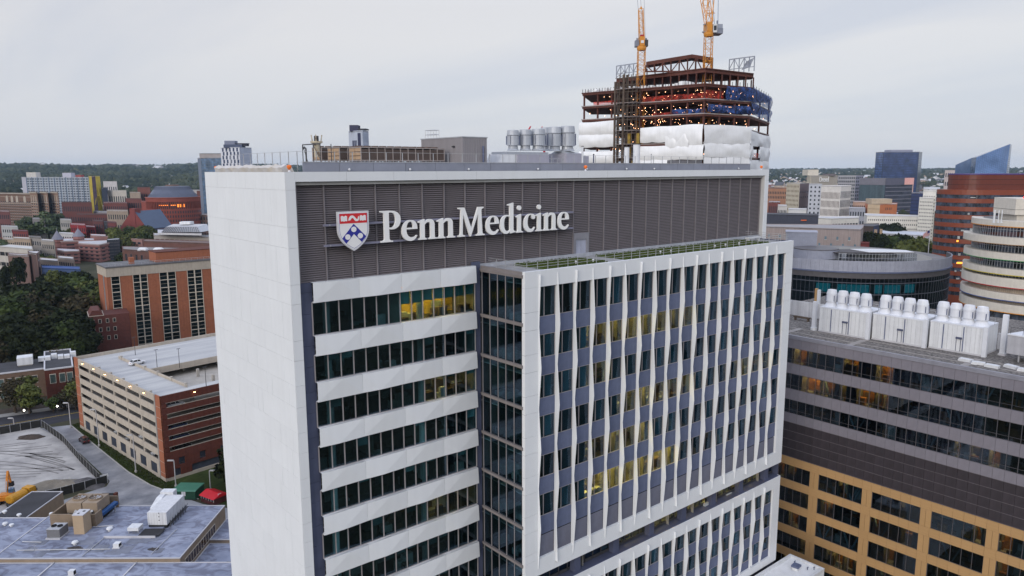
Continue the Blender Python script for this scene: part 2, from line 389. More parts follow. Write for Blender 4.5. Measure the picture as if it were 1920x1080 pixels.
# ribbon windows: a frame per storey, its panes one by one
NP = 14; pw = (XL1-0.02-XL0)/NP
for i in range(NB-1):
    z1 = ZB[i]-BH; z0 = ZB[i+1]; h = z1-z0
    f = MB(); f.box(XL0-0.03, XL1-0.02, 0.30, 0.44, z0, z0+0.07); f.box(XL0-0.03, XL1-0.02, 0.30, 0.44, z1-0.07, z1)
    for k in range(NP+1): f.box(XL0+pw*k-0.035, XL0+pw*k+0.035, 0.26, 0.46, z0+0.07, z1-0.07)
    fo = f.obj('ribbon_window', MULL, TW)
    key = ('pane', round(h, 2))
    if key not in shared: shared[key] = MB().box(0.036, pw-0.036, 0, 0.015, 0.072, h-0.072).mesh('pane', GL_OFF)
    for k in range(NP):
        o = put('pane', shared[key], fo, (XL0+pw*k, 0.37, z0)); o.rotation_euler = (rnd.gauss(0, .004), 0, rnd.gauss(0, .004))
        if i and rnd.random() < 0.3: d_ = rnd.uniform(.3, 1.3); MB().box(XL0+pw*k+.06, XL0+pw*(k+1)-.06, .5, .515, z1-d_, z1).obj('roller_blind', mat('grey_teal_blind', (.20, .33, .36), var=.3), TW)

# ---- projecting wing of the front
X1, X2, P = 21.55, 72.63, 7.016
ZT = H-10.17
BX = [23.40 + 2.634*k for k in range(19)]                       # bay lines; the last one is the right jamb
zWin = [(-11.85,-15.07), (-16.95,-19.45), (-21.37,-23.87), (-25.79,-28.29), (-30.21,-32.71), (-34.63,-37.13)]
zSp = [(-15.07,-16.95), (-19.45,-21.37), (-23.87,-25.79), (-28.29,-30.21), (-32.71,-34.63), (-37.13,-39.25)]
def wframe(zo1, zi1, zi0, zo0, tops=True):                      # white frame round the window field, in panels
    for k in range(18):
        a = X1 if k == 0 else BX[k]; b = X2 if k == 17 else BX[k+1]
        panel('frame_panel', a+0.006, b-0.006, -P, -P+0.45, zi1, zo1, WHITE)
        panel('frame_panel', a+0.006, b-0.006, -P, -P+0.45, zo0, zi0, WHITE)
    z = zi1; j = 0
    while z > zi0+0.01:
        zz = max(zi0, z-(1.9 if j % 2 else 2.52))
        if zz-zi0 < 0.6: zz = zi0
        panel('frame_panel', X1, BX[0], -P, -P+0.45, zz+0.012, z-0.012, WHITE)
        panel('frame_panel', BX[18]+0.0, X2, -P, -P+0.45, zz+0.012, z-0.012, WHITE)
        z = zz; j += 1
wframe(ZT, H-11.85, H-41.80, H-43.72)
wframe(H-45.86, H-47.5, H-58.45, H-59.6)
side = MB(); side.box(X2-0.06, X2+0.02, -P+0.45, 0.4, 0, ZT-0.05); side.obj('wing_end_wall', GREYDK, TW)
bk = MB(); bk.box(X1+0.3, X2-0.1, -P+0.52, -P+0.75, H-11.85, ZT-0.35); bk.box(X1+0.3, X2-0.1, -P+0.52, -P+0.75, H-43.6, H-41.8); bk.box(X1+0.3, X2-0.1, -P+0.52, -P+0.75, H-47.4, H-46.0); bk.obj('wing_wall', WHITE2, TW)
spm = {}
def spandrel(k, z1, z0, m=GREYSP):
    w = BX[k+1]-BX[k]; key = (round(z1-z0, 2), m.name)
    if key not in spm: spm[key] = MB().box(0.02, 2.634-0.02, 0, 0.2, -(z1-z0)+0.01, -0.01).mesh('spandrel', m)
    put('spandrel', spm[key], TW, (BX[k], -P+0.28, z1))
winm = {}
def bay_window(k, z1, z0):
    h = z1-z0; key = round(h, 2)
    if key not in winm:
        w = 2.634; f = MB(); f.box(0.0, w, 0, 0.14, 0, 0.06); f.box(0.0, w, 0, 0.14, h-0.06, h)
        for x in (0.04, 1.02, w-0.04): f.box(x-0.035, x+0.035, -0.03, 0.14, 0.06, h-0.06)
        g = MB(); g.box(0.076, 0.984, 0.06, 0.075, 0.062, h-0.062); g.box(1.056, w-0.076, 0.06, 0.075, 0.062, h-0.062)
        c = MB(); n = 10
        x0 = 1.35; x1 = w-0.25
        vs = []; fs = []
        for j in range(n+1):
            x = x0+(x1-x0)*j/n; y = 0.34 + (0.06 if j % 2 else 0.0); vs += [(x, y, 0.02), (x, y, h-0.02)]
        fs = [(2*j, 2*j+2, 2*j+3, 2*j+1) for j in range(n)]
        c.add(vs, fs)
        winm[key] = (f.mesh('window', MULL), g.mesh('pane', GL_DK), c.mesh('curtain', CURT))
    f, g, c = winm[key]
    o = put('window', f, TW, (BX[k], -P+0.30, z0)); put('pane', g, o)
    return o, c
lit = {(1,3),(1,4),(1,5),(1,6),(1,7),(1,8),(1,9),(3,7),(3,8),(3,9),(3,6),(5,3),(5,4),(5,5),(5,6),(5,7),(5,8),(4,3),(4,4),(4,5),(4,6),(3,5),(3,14),(3,15),(3,16),(2,3)}
for k in range(18):
    for r, ((a, b), (c, d)) in enumerate(zip(zWin, zSp)):
        o, cm = bay_window(k, H+a, H+b)
        if (r, k) not in lit and not (r == 0 and k < 3): put('curtain', cm, o)
        spandrel(k, H+c, H+d)
    key = 'blouv'
    if key not in shared: shared[key] = louvre(0.03, 2.6, 0, -2.5, 0.0, 0.17).mesh('louvre_panel', mat('louvre_blue_grey', (.15, .155, .205), rough=.55))
    put('louvre_panel', shared[key], TW, (BX[k], -P+0.30, H-39.27))
    for a, b in ((-47.5,-49.75), (-51.45,-53.6), (-55.1,-57.2)): 
        o, cm = bay_window(k, H+a, H+b); put('curtain', cm, o)
    for a, b in ((-49.75,-51.45), (-53.6,-55.1), (-57.2,-58.45)): spandrel(k, H+a, H+b)
lbk = MB(); lbk.box(BX[0], BX[18], -P+0.46, -P+0.5, H-41.8, H-39.2); lbk.obj('louvre_backing', LOUVD, TW)
# folded white fins between the bays, deep at alternate storeys
def fin(k, nodes, par, z_end_cut=None):
    vs = []; n = len(nodes); t = 0.075
    for j, z in enumerate(nodes):
        p = 0.43 if (j+k) % 2 == par else 0.06
        if j == n-1 or j == 0: p = min(p, 0.30)
        vs += [(-t/2, 0, z), (-t*0.25, -p, z), (t*0.35, -p, z), (t/2+0.04, 0, z)]
    fs = []
    for j in range(n-1):
        a, b = 4*j, 4*j+4
        for i in range(3): fs.append((a+i, a+i+1, b+i+1, b+i))
    fs += [(3,2,1,0), (4*n-4, 4*n-3, 4*n-2, 4*n-1)]
    return MB().add(vs, fs)
nodesU = [-10.55, -16.0, -20.4, -24.83, -29.25, -33.67, -38.2, -42.9]
nodesL = [-46.5, -50.6, -54.35, -58.0]
for par in (0, 1):
    shared['fu', par] = fin(par, nodesU, 0).mesh('fin', WHITE); shared['fl', par] = fin(par, nodesL, 0).mesh('fin', WHITE)
for k in range(18):
    put('fin', shared['fu', k % 2], TW, (BX[k]+0.02, -P-0.001, H)); put('fin', shared['fl', (k+1) % 2], TW, (BX[k]+0.02, -P-0.001, H))
    # a fin stands free of the recessed windows, so carry it back to them
wb = MB()
for k in range(1, 18):
    wb.box(BX[k]-0.017, BX[k]+0.055, -P, -P+0.30, H-41.8, H-11.85); wb.box(BX[k]-0.017, BX[k]+0.055, -P, -P+0.30, H-58.45, H-47.5)
wb.obj('fin_web', WHITE, TW)
# recessed storey between the two frames
gp = MB(); gp.box(X1+0.3, X2-0.2, -P+0.1, 0, H-45.9, H-45.84); gp.obj('recess_ledge', GREYDK, TW)
gw = MB()
for k in range(36):
    x = X1+0.6+1.4*k; gw.box(x-0.05, x+0.05, -P+1.30, -P+1.5, H-45.8, H-43.7)
gw.box(X1+0.3, X2-0.2, -P+1.30, -P+1.5, H-45.8, H-45.45); gw.box(X1+0.3, X2-0.2, -P+1.3, -P+1.5, H-44.7, H-44.62)
gwo = gw.obj('recess_window', FRAMED, TW); MB().box(X1+0.4, X2-0.3, -P+1.38, -P+1.40, H-45.45, H-43.75).obj('pane', GL_DK, gwo)
for k in range(7): MB().box(30.0+6.6*k-0.5, 30.0+6.6*k+0.5, -P+0.55, -P+1.29, H-45.83, H-43.73).obj('recess_column', GREYDK, TW)

# ---- glazed flank of the wing, facing the side-wall end
fl = MB(); fl.box(X1+0.02, X1+0.3, -P+0.02, -P+0.46, 10, ZT-0.3); fl.obj('corner_post', FRAMED, TW)
zs = [ZB[0]-0.05] + ZB[1:9]
for i in range(8):
    z1, z0 = zs[i]-0.05, zs[i+1]
    b = MB(); b.box(X1-0.18, X1+0.3, -P+0.30, 0.30, z1-0.42, z1-0.28); b.box(X1-0.10, X1+0.3, -P+0.30, 0.30, z1-0.62, z1-0.42); b.obj('ledge', BEAMG, TW)
    f = MB()
    for k in range(6):
        y = -P+0.5 + (P-0.35)*k/5; f.box(X1+0.02, X1+0.16, y-0.03, y+0.03, z0-0.35, z1-0.62)
    fo = f.obj('flank_window', MULL, TW)
    for k in range(5):
        ya = -P+0.53 + (P-0.35)*k/5; yb = ya + (P-0.35)/5 - 0.06
        MB().box(X1+0.09, X1+0.10, ya, yb, z0-0.35, z1-0.62).obj('pane', GL_DK, fo)
pb = MB(); pb.box(X1, X1+0.25, -P+0.40, 0.3, ZT-0.42, ZT-0.02); pb.obj('flank_parapet', BEAMG, TW)

# ---- storeys inside, seen through the glass
wl = MB(); fls = MB(); cei = MB(); fur = MB(); fw = MB(); cols = MB()
rn = random.Random(11)
for i in range(11):
    zf = ZB[i+1]-0.62 if i+1 < len(ZB) else 0
    zc = ZB[i]-1.45
    fls.box(0.95, LX-1.2, 0.5, DY-0.6, zf-0.35, zf); fls.box(X1+0.32, X2-0.15, -P+0.78, 0.5, zf-0.35, zf)
    cei.box(0.95, LX-1.2, 0.62, DY-0.6, zc, zc+0.12); cei.box(X1+0.32, X2-0.15, -P+0.78, 0.62, zc, zc+0.12)
    wl.box(0.95, 21.3, 7.6, 7.8, zf, zc); wl.box(21.3, 21.45, 0.6, 7.8, zf, zc); wl.box(X1+5.0, X2-0.2, -P+4.9, -P+5.05, zf, zc)
    wl.box(X1+0.3, X1+5.1, 0.9, 1.0, zf, zc)
    x = BX[0]
    for k in range(1, 18, 1):
        if k % 2 == 1 and rn.random() < 0.85: wl.box(BX[k]-0.06, BX[k]+0.06, -P+0.95, -P+4.9, zf, zc)
    for x in (8.5, 14.2): 
        if rn.random() < 0.45 and i: wl.box(x, x+0.12, 1.6, 7.6, zf, zc)
    for q in range(34):
        x = rn.uniform(2.4, 20); y = rn.uniform(0.9, 6.5); s_ = rn.uniform(0.5, 1.1)
        (fur if rn.random() < 0.7 else fw).box(x, x+s_*1.4, y, y+s_*0.7, zf, zf+rn.choice((0.75, 1.0, 1.35, 0.45)))
    for q in range(60):
        x = rn.uniform(BX[0], BX[18]-1); y = rn.uniform(-P+1.0, -P+4.2); s_ = rn.uniform(0.5, 1.0)
        (fur if rn.random() < 0.6 else fw).box(x, x+s_*1.5, y, y+s_*0.7, zf, zf+rn.choice((0.75, 0.9, 1.2, 0.5)))
    for q in range(6):
        y = rn.uniform(-P+1, -0.6); fw.box(X1+1.0, X1+2.6, y, y+0.7, zf, zf+rn.choice((0.5, 0.75, 1.1)))
    for x in (3.9, 14.3, 24.5): cols.lathe(x, 1.25, [(0.36, zf), (0.36, zc)], 12)
fls.obj('floor_slab', INT_FL, TW); cei.obj('ceiling', INT_CL, TW); wl.obj('interior_wall', INT_WL, TW)
fur.obj('interior_furniture', INT_FU, TW, kind='stuff'); fw.obj('interior_pale_furniture', INT_FW, TW, kind='stuff'); cols.obj('interior_column', WPAINT, TW)
# rooms that are lit: warm ceiling panels in real rooms
def room_light(x0, x1, y0, y1, z, m=LIGHTP): MB().box(x0, x1, y0, y1, z-0.05, z-0.01).obj('ceiling_light', m, TW)
zc0 = ZB[0]-1.45
rw = MB(); rw.box(11.55, 11.7, 0.6, 7.6, ZB[1]-0.62, zc0); rw.obj('interior_wall', INT_WL, TW)
YW = mat('yellow_painted_wall', (0.75, 0.50, 0.08), rough=0.8, var=0.08)
yw = MB(); yw.box(11.72, 21.2, 5.2, 5.3, ZB[1]-0.6, zc0-0.02); yw.obj('interior_wall', YW, TW)
BL = mat('teal_roller_blind', (0.22, 0.52, 0.50), rough=0.9, var=0.1)
for k in range(7, 14):
    MB().box(XL0+pw*k+0.06, XL0+pw*(k+1)-0.06, 0.50, 0.515, ZB[0]-BH-(1.25 if k > 8 else 1.35), ZB[0]-BH).obj('roller_blind', BL, TW)
for x in (12.4, 15.0, 17.6): room_light(x, x+1.4, 1.6, 2.1, zc0); room_light(x, x+1.4, 3.4, 3.9, zc0)
room_light(14.4, 17.5, 2.5, 3.0, ZB[2]-1.45, LIGHTO); room_light(14.0, 16.5, 2.0, 2.4, ZB[5]-1.45, LIGHTO)
room_light(9.5, 19.0, 2.2, 2.5, ZB[8]-1.45); room_light(3, 6, 2.2, 2.5, ZB[8]-1.45, LIGHTO)
rowz = [ZB[0]-1.45] + [ZB[i]-1.45 for i in range(1, 6)]
for (r, k) in sorted(lit):
    room_light(BX[k]+0.5, BX[k]+2.1, -P+1.6, -P+(2.3 if r != 5 else 3.2), rowz[r], LIGHTP if (r in (1, 5)) else LIGHTO)
for x in range(6): room_light(40+5.2*x, 41.2+5.2*x, -P+2.0, -P+2.4, H-43.75, LIGHTP)
gl2 = MB(); gl2.box(X1+0.4, X2-0.3, -P+3.4, -P+3.5, H-45.8, H-43.7); gl2.obj('interior_wall', INT_WL, TW)

# ---- roof terrace on the wing
tr = MB(); tr.box(X1+0.25, X2-0.05, -P+0.45, 0.6, ZT-0.6, ZT-0.22); tr.obj('terrace_deck', mat('terrace_pavers', (0.33, 0.33, 0.34), rough=0.8, var=0.15, scale=1.0), TW)
grs = MB(); rg = random.Random(5)
SEDX = [(25.5, 35.0), (38.4, 68.5)]
for a, b in SEDX:
    grs.box(a, b, -P+1.25, -0.55, ZT-0.22, ZT-0.08)
    for q in range(int((b-a)*150)):
        x = rg.uniform(a, b); y = rg.uniform(-P+1.25, -0.55); t = rg.uniform(0, 3.1); s_ = rg.uniform(0.06, 0.16)
        grs.add([(x-s_*math.cos(t), y-s_*math.sin(t), ZT-0.08), (x+s_*math.cos(t), y+s_*math.sin(t), ZT-0.08), (x+rg.uniform(-.05,.05), y, ZT-0.08+rg.uniform(0.06, 0.18))], [(0,1,2)])
gro = grs.obj('sedum_lawn', leafmat('sedum', (0.035, 0.055, 0.014), (0.085, 0.115, 0.025), 0.8), None, kind='stuff'); 
RL = thing('terrace_railing', 'thin metal railing round the planted terrace on the white wing', 'railing', (X1, -P, ZT))
rl = MB()
me = rl.box(-0.025, 0.025, 0.62, 0.67, -0.25, 0.85).mesh('post', RAILM)
for k in range(35): put('post', me, RL, (0.8+1.45*k, 0, 0))
rr = MB(); L_ = X2-X1-0.4
for z in (0.30, 0.58, 0.85): rr.box(0.5, L_, 0.63, 0.66, z-0.02, z+0.02)
for z in (0.30, 0.58, 0.85): rr.box(0.5, 0.54, 0.67, P-0.4, z-0.02, z+0.02); rr.box(L_-0.04, L_, 0.67, P+5, z-0.02, z+0.02)
for y in (2.2, 3.7, 5.2): rr.box(0.49, 0.55, y, y+0.05, -0.25, 0.85)
for y in (2.2, 3.7, 5.2, 6.7, 8.2, 9.7): rr.box(L_-0.05, L_+0.01, y, y+0.05, -0.25, 0.85)
rr.obj('rail', RAILM, RL)
ub = thing('roof_bench', 'low white box bench at the right end of the planted terrace', 'bench', (69.2, -2.6, ZT-0.22)); MB().box(-1.6, 1.6, -0.3, 0.3, 0.42, 0.62).obj('seat', WPAINT, ub); b_ = MB(); b_.box(-1.4, -1.2, -0.2, 0.2, 0, 0.42); b_.box(1.2, 1.4, -0.2, 0.2, 0, 0.42); b_.obj('leg', WPAINT, ub)
rnd = random.Random(8)
SP0 = None
for (x, y) in [(30.5, -5.2), (33.0, -5.4), (45.2, -5.0), (47.0, -5.2), (56.0, -5.3), (58.5, -5.2), (61.5, -5.3)]:
    if SP0 is None:
        SP0 = thing('roof_drain_vent', 'leftmost small white vent cap in the green terrace planting', 'vent', (x, y, ZT-0.08), group='vent caps in the terrace planting')
        MB().lathe(0, 0, [(0.06, 0), (0.06, 0.25)], 8).obj('pipe', WPAINT, SP0); MB().lathe(0, 0, [(0.12, 0.25), (0.13, 0.33), (0.03, 0.40)], 8).obj('cap', WPAINT, SP0)
    else: copy_thing(SP0, (x, y, ZT-0.08), 0, dict(zip((33.0, 45.2, 47.0, 56.0, 58.5, 61.5), ('second small white vent cap from the left in the terrace planting', 'third small white vent cap from the left in the terrace planting', 'middle small white vent cap in the green terrace planting', 'third small white vent cap from the right in the terrace planting', 'second small white vent cap from the right in the terrace planting', 'rightmost small white vent cap in the green terrace planting')))[x])

# ================================================================== sign
def bez(path, n=7):
    out = []; cur = None; q = list(path); i = 0
    for seg in q:
        if seg[0] in 'ML': cur = Vector(seg[1]); out.append(tuple(cur))
        else:
            a, b, c = map(Vector, seg[1:])
            for j in range(1, n+1):
                t = j/n; p = cur*(1-t)**3 + a*3*t*(1-t)**2 + b*3*t*t*(1-t) + c*t**3; out.append(tuple(p))
            cur = c
    if (Vector(out[0])-Vector(out[-1])).length < 1e-5: out.pop()
    return out
def parse(s):
    toks = s.split(); path = []; i = 0
    num = lambda k: tuple(float(x) for x in toks[k].split(','))
    while i < len(toks):
        c = toks[i]
        if c in 'ML': path.append((c, num(i+1))); i += 2
        else: path.append(('C', num(i+1), num(i+2), num(i+3))); i += 4
    return bez(path)
SER = ' C .07,.565 .08,.55 .08,.50 L .08,.12 C .08,.06 .07,.045 0,.035'
GLY = {
 'P': ['M 0,0 L .40,0 L .40,.04 C .30,.05 .28,.07 .28,.14 L .28,.42 C .32,.40 .36,.40 .38,.40 C .56,.40 .68,.52 .68,.71 C .68,.90 .55,1 .34,1 L 0,1 L 0,.96 C .10,.95 .12,.93 .12,.86 L .12,.14 C .12,.07 .10,.05 0,.04',
       'M .28,.94 C .30,.945 .32,.945 .34,.945 C .45,.945 .51,.86 .51,.71 C .51,.55 .44,.46 .35,.46 C .32,.46 .30,.465 .28,.475'],
 'e': ['M .55,.155 C .50,.05 .42,-.015 .31,-.015 C .13,-.015 .02,.12 .02,.31 C .02,.52 .15,.67 .33,.67 C .48,.67 .56,.56 .56,.40 L .56,.37 L .17,.37 C .165,.21 .24,.10 .37,.10 C .44,.10 .48,.12 .53,.17',
       'M .18,.42 L .41,.42 C .42,.54 .38,.62 .31,.62 C .24,.62 .19,.54 .18,.42'],
 'n': ['M 0,0 L .30,0 L .30,.035 C .24,.045 .23,.06 .23,.12 L .23,.49 C .28,.55 .32,.575 .36,.575 C .42,.575 .44,.53 .44,.45 L .44,.12 C .44,.06 .43,.045 .37,.035 L .37,0 L .67,0 L .67,.035 C .60,.045 .59,.06 .59,.12 L .59,.47 C .59,.60 .53,.67 .42,.67 C .35,.67 .28,.63 .23,.56 L .23,.68 L 0,.60 L 0,.565'+SER],
 'M': ['M 0,0 L .27,0 L .27,.04 C .19,.05 .17,.07 .175,.14 L .20,.78 L .47,-.01 L .50,-.01 L .80,.78 L .82,.14 C .82,.07 .80,.05 .72,.04 L .72,0 L 1.06,0 L 1.06,.04 C .98,.05 .97,.07 .965,.14 L .93,.86 C .93,.93 .95,.95 1.03,.96 L 1.03,1 L .80,1 L .53,.25 L .26,1 L .02,1 L .02,.96 C .11,.95 .13,.93 .125,.86 L .09,.14 C .085,.07 .07,.05 0,.04'],
 'd': ['M .44,.07 C .38,.01 .33,-.015 .27,-.015 C .12,-.015 .02,.12 .02,.31 C .02,.52 .15,.67 .33,.67 C .37,.67 .41,.66 .44,.645 L .44,.94 C .44,.99 .43,1.005 .35,1.005 L .35,1.04 L .59,1.10 L .59,.16 C .59,.09 .60,.075 .68,.07 L .68,.035 L .45,-.01',
       'M .44,.13 L .44,.56 C .41,.60 .37,.62 .32,.62 C .23,.62 .18,.50 .18,.34 C .18,.18 .24,.08 .33,.08 C .38,.08 .41,.10 .44,.13'],
 'i': ['M 0,0 L .31,0 L .31,.035 C .24,.045 .23,.06 .23,.12 L .23,.68 L 0,.60 L 0,.565'+SER],
 'c': ['M .52,.155 C .47,.05 .40,-.015 .29,-.015 C .12,-.015 .02,.12 .02,.31 C .02,.52 .16,.67 .35,.67 C .46,.67 .53,.61 .53,.54 C .53,.49 .50,.46 .455,.46 C .40,.46 .38,.49 .375,.54 C .37,.60 .35,.625 .315,.625 C .23,.625 .18,.51 .18,.35 C .18,.20 .25,.10 .36,.10 C .42,.10 .46,.12 .50,.17'],
}
def flat_mesh(loops, y0, y1, sx=1.0, sz=1.0, ox=0.0, oz=0.0):
    """outline loops (first outer, the rest holes) in x,z, thickened from y0 (front) to y1"""
    L = [[(ox+a*sx, oz+b*sz) for a, b in lp] for lp in loops]
    pts = [p for lp in L for p in lp]; tri = tessellate_polygon([[Vector((a, b, 0)) for a, b in lp] for lp in L])
    n = len(pts); mb = MB(); fs = []
    for t in tri:
        a, b, c = [Vector(pts[i]) for i in t]; ccw = (b-a).cross(c-a) > 0
        t = t if ccw else t[::-1]; fs.append(tuple(t)); fs.append(tuple(i+n for i in t[::-1]))
    o = 0
    for lp in L:
        k = len(lp); ar = sum(lp[i][0]*lp[(i+1)%k][1]-lp[(i+1)%k][0]*lp[i][1] for i in range(k))
        for i in range(k):
            a, b = o+i, o+(i+1)%k; fs.append((a, a+n, b+n, b) if ar > 0 else (b, b+n, a+n, a))
        o += k
    mb.add([(a, y0, b) for a, b in pts]+[(a, y1, b) for a, b in pts], fs); return mb
SGY = -0.25
SGN = thing('lettering_sign', 'large white serif lettering Penn Medicine on the grey louvred wall', 'sign', (0, SGY, H))
pa = onY(715, 454.5, SGY); pb_ = onY(1067, 430.5, SGY); pt = onY(722, 395, SGY); pbm = onY(722, 454, SGY)
cap_h = pt.z-pbm.z; base = 0.5*((pbm.z)+(onY(1000, 434.5, SGY).z))-H
adv = {'P': .70, 'e': .595, 'n': .69, 'M': 1.10, 'd': .70, 'i': .335, 'c': .565}
tot = sum(adv[c] for c in 'PennMedicine') + .10
sxl = (pb_.x-pa.x)/(tot-0.035)
LET = mat('sign_letter_white', (0.86, 0.86, 0.86), rough=0.4, var=0.01)
x = pa.x; gm = {}
for i, c in enumerate('PennMedicine'):
    if i == 4: x += .10*sxl
    if c not in gm:
        mb = flat_mesh([parse(s) for s in GLY[c]], 0, 0.22, sxl, cap_h)
        if c == 'i':
            d = flat_mesh([[(.155+.085*math.cos(t*math.pi/8), .90+.085*math.sin(t*math.pi/8)) for t in range(16)]], 0, 0.22, sxl, cap_h); mb.add(d.v, d.f)
        gm[c] = mb.mesh('letter', LET)
    put('letter', gm[c], SGN, (x, 0, base)); x += adv[c]*sxl
rails = MB(); xr = onY(611, 430, SGY).x
za, zb_ = onY(860, 409, 0.2).z-H, onY(860, 443, 0.2).z-H
for z in (za, zb_): rails.box(xr, pb_.x+1.0, 0.30, 0.62, z-0.09, z+0.09)
rails.obj('mounting_rail', mat('sign_rail_blue_grey', (0.22, 0.22, 0.30), rough=0.5), SGN)
sg2 = MB()
for x_ in np.linspace(xr+0.5, pb_.x, 12): sg2.box(x_, x_+0.08, 0.22, 0.85, za-0.06, za+0.06); sg2.box(x_, x_+0.08, 0.22, 0.85, zb_-0.06, zb_+0.06)
sg2.obj('bracket', STEELG, SGN)
# shield
s0 = onY(632, 397, SGY); s1 = onY(691, 395, SGY); s2 = onY(663, 470.5, SGY)
sw = s1.x-s0.x; sh = 0.5*(s0.z+s1.z)-s2.z
SH = thing('shield_emblem', 'red white and blue shield emblem left of the big lettering', 'emblem', (s0.x, SGY, s2.z))
def shield(m):
    a = [(m, 1-m), (1-m, 1-m), (1-m, .55)]
    b = [('M', (1-m, .55)), ('C', (1-m, .32+m*.3), (.80-m*.4, .13+m*.8), (.5, m*1.15)), ('C', (.20+m*.4, .13+m*.8), (m, .32+m*.3), (m, .55))]
    bb = bez(b, 10); return [(m, 1-m), (m, .55)] + [p for p in reversed(bb[1:-1])] + [(1-m, .55), (1-m, 1-m)]
def spart(name, loops, y, m, dx=0): flat_mesh(loops, y, y+0.03 if y < 0 else 0.22, sw, sh).obj(name, m, SH)
SRED = mat('shield_red', (0.62, 0.028, 0.035), rough=0.4, var=0.02); SBLU = mat('shield_blue', (0.030, 0.035, 0.30), rough=0.4, var=0.02); SWHT = mat('shield_white', (0.80, 0.80, 0.81), rough=0.4, var=0.01); SGRY = mat('shield_rim', (0.62, 0.62, 0.66), rough=0.4)
spart('board', [shield(0.0)], 0.0, SGRY)
spart('field', [shield(0.035)], -0.012, SWHT)
spart('keyline', [shield(0.052), shield(0.060)], -0.020, SBLU)
spart('chief', [[(.065, .70), (.935, .70), (.935, .945), (.065, .945)]], -0.024, SRED)
chev = [(.13, .33), (.5, .68), (.5, .68), (.87, .33), (.75, .19), (.5, .43), (.25, .19)]
chev = [(.13, .335), (.25, .195), (.5, .43), (.745, .215), (.89, .355), (.5, .685)]
spart('chevron', [chev], -0.024, SBLU)
for cx, cz in ((.5, .545), (.30, .36), (.70, .375)): spart('roundel', [[(cx+.085*math.cos(t*math.pi/10), cz+.062*math.sin(t*math.pi/10)*1.12) for t in range(20)]], -0.036, SWHT)
for cx in (.20, .80):
    bk_ = [(-.10, -.065), (-.03, -.06), (0, -.075), (.03, -.06), (.10, -.065), (.10, .055), (.055, .075), (0, .05), (-.055, .075), (-.10, .055)]
    spart('book', [[(cx+a, .823+b) for a, b in bk_]], -0.036, SWHT)
dol = parse('M .335,.765 C .345,.87 .42,.91 .49,.89 C .55,.87 .57,.82 .60,.805 C .635,.79 .645,.82 .64,.85 L .675,.875 C .70,.80 .67,.745 .60,.745 C .54,.745 .52,.80 .49,.825 C .45,.845 .42,.81 .41,.78')
spart('dolphin', [dol], -0.036, SWHT)
# ================================================================== ground, hills, far woods and far town
def np_mesh(name, V, F, mats, mi=None):
    me = bpy.data.meshes.new(name); V = np.asarray(V, np.float32); F = np.asarray(F, np.int32); k = F.shape[1]
    me.vertices.add(len(V)); me.vertices.foreach_set('co', V.ravel()); me.loops.add(F.size); me.loops.foreach_set('vertex_index', F.ravel())
    me.polygons.add(len(F)); me.polygons.foreach_set('loop_start', np.arange(0, F.size, k, dtype=np.int32))
    try: me.polygons.foreach_set('loop_total', np.full(len(F), k, np.int32))
    except Exception: pass
    for x in (mats if isinstance(mats, (list, tuple)) else [mats]): me.materials.append(x)
    if mi is not None: me.polygons.foreach_set('material_index', np.asarray(mi, np.int32))
    me.update(calc_edges=True); me.validate(); return me
def smooth01(t): t = np.clip(t, 0, 1); return t*t*(3-2*t)
def terrain_h(x, y):
    dx = np.asarray(x)-CX; dy = np.asarray(y)-CY; r = np.hypot(dx, dy); t = np.degrees(YAW-np.arctan2(dy, dx)); t = (t+180) % 360-180
    left = 1-smooth01((t+6)/14); hm = 46 + left*42*np.exp(-((t+30)/45)**2)
    wob = 1+0.05*np.sin(t*0.55+1)+0.04*np.sin(t*1.3)+0.03*np.sin(r/700+t*0.2)+0.012*np.sin(t*3.1+r/900)
    return smooth01((r-1250)/6600)*hm*wob + left*smooth01((r-1500)/1500)*10*np.sin(r/420+t*0.11)**2
rs = np.concatenate([[0], np.linspace(60, 1200, 20), np.linspace(1350, 9600, 46)]); na = 260
A, B = np.meshgrid(np.linspace(0, 2*np.pi, na, endpoint=False), rs)
TX = CX+B*np.cos(A); TY = CY+B*np.sin(A); TZ = terrain_h(TX, TY)-0.02
idx = np.arange(len(rs)*na).reshape(len(rs), na)
F = np.stack([idx[:-1], np.roll(idx, -1, 1)[:-1], np.roll(idx, -1, 1)[1:], idx[1:]], -1).reshape(-1, 4)
GROUND = mat('ground_turf_and_earth', (0.030, 0.034, 0.018), rough=0.95, col2=(0.085, 0.080, 0.055), scale=0.05, lo=0.3, hi=0.75, var=0.1, spec=0.1)
g = put('ground', np_mesh('ground', np.stack([TX, TY, TZ], -1).reshape(-1, 3), F, GROUND), kind='structure')
def polar(r, t): a = YAW-math.radians(t); return CX+r*math.cos(a), CY+r*math.sin(a)   # t degrees right of the view axis
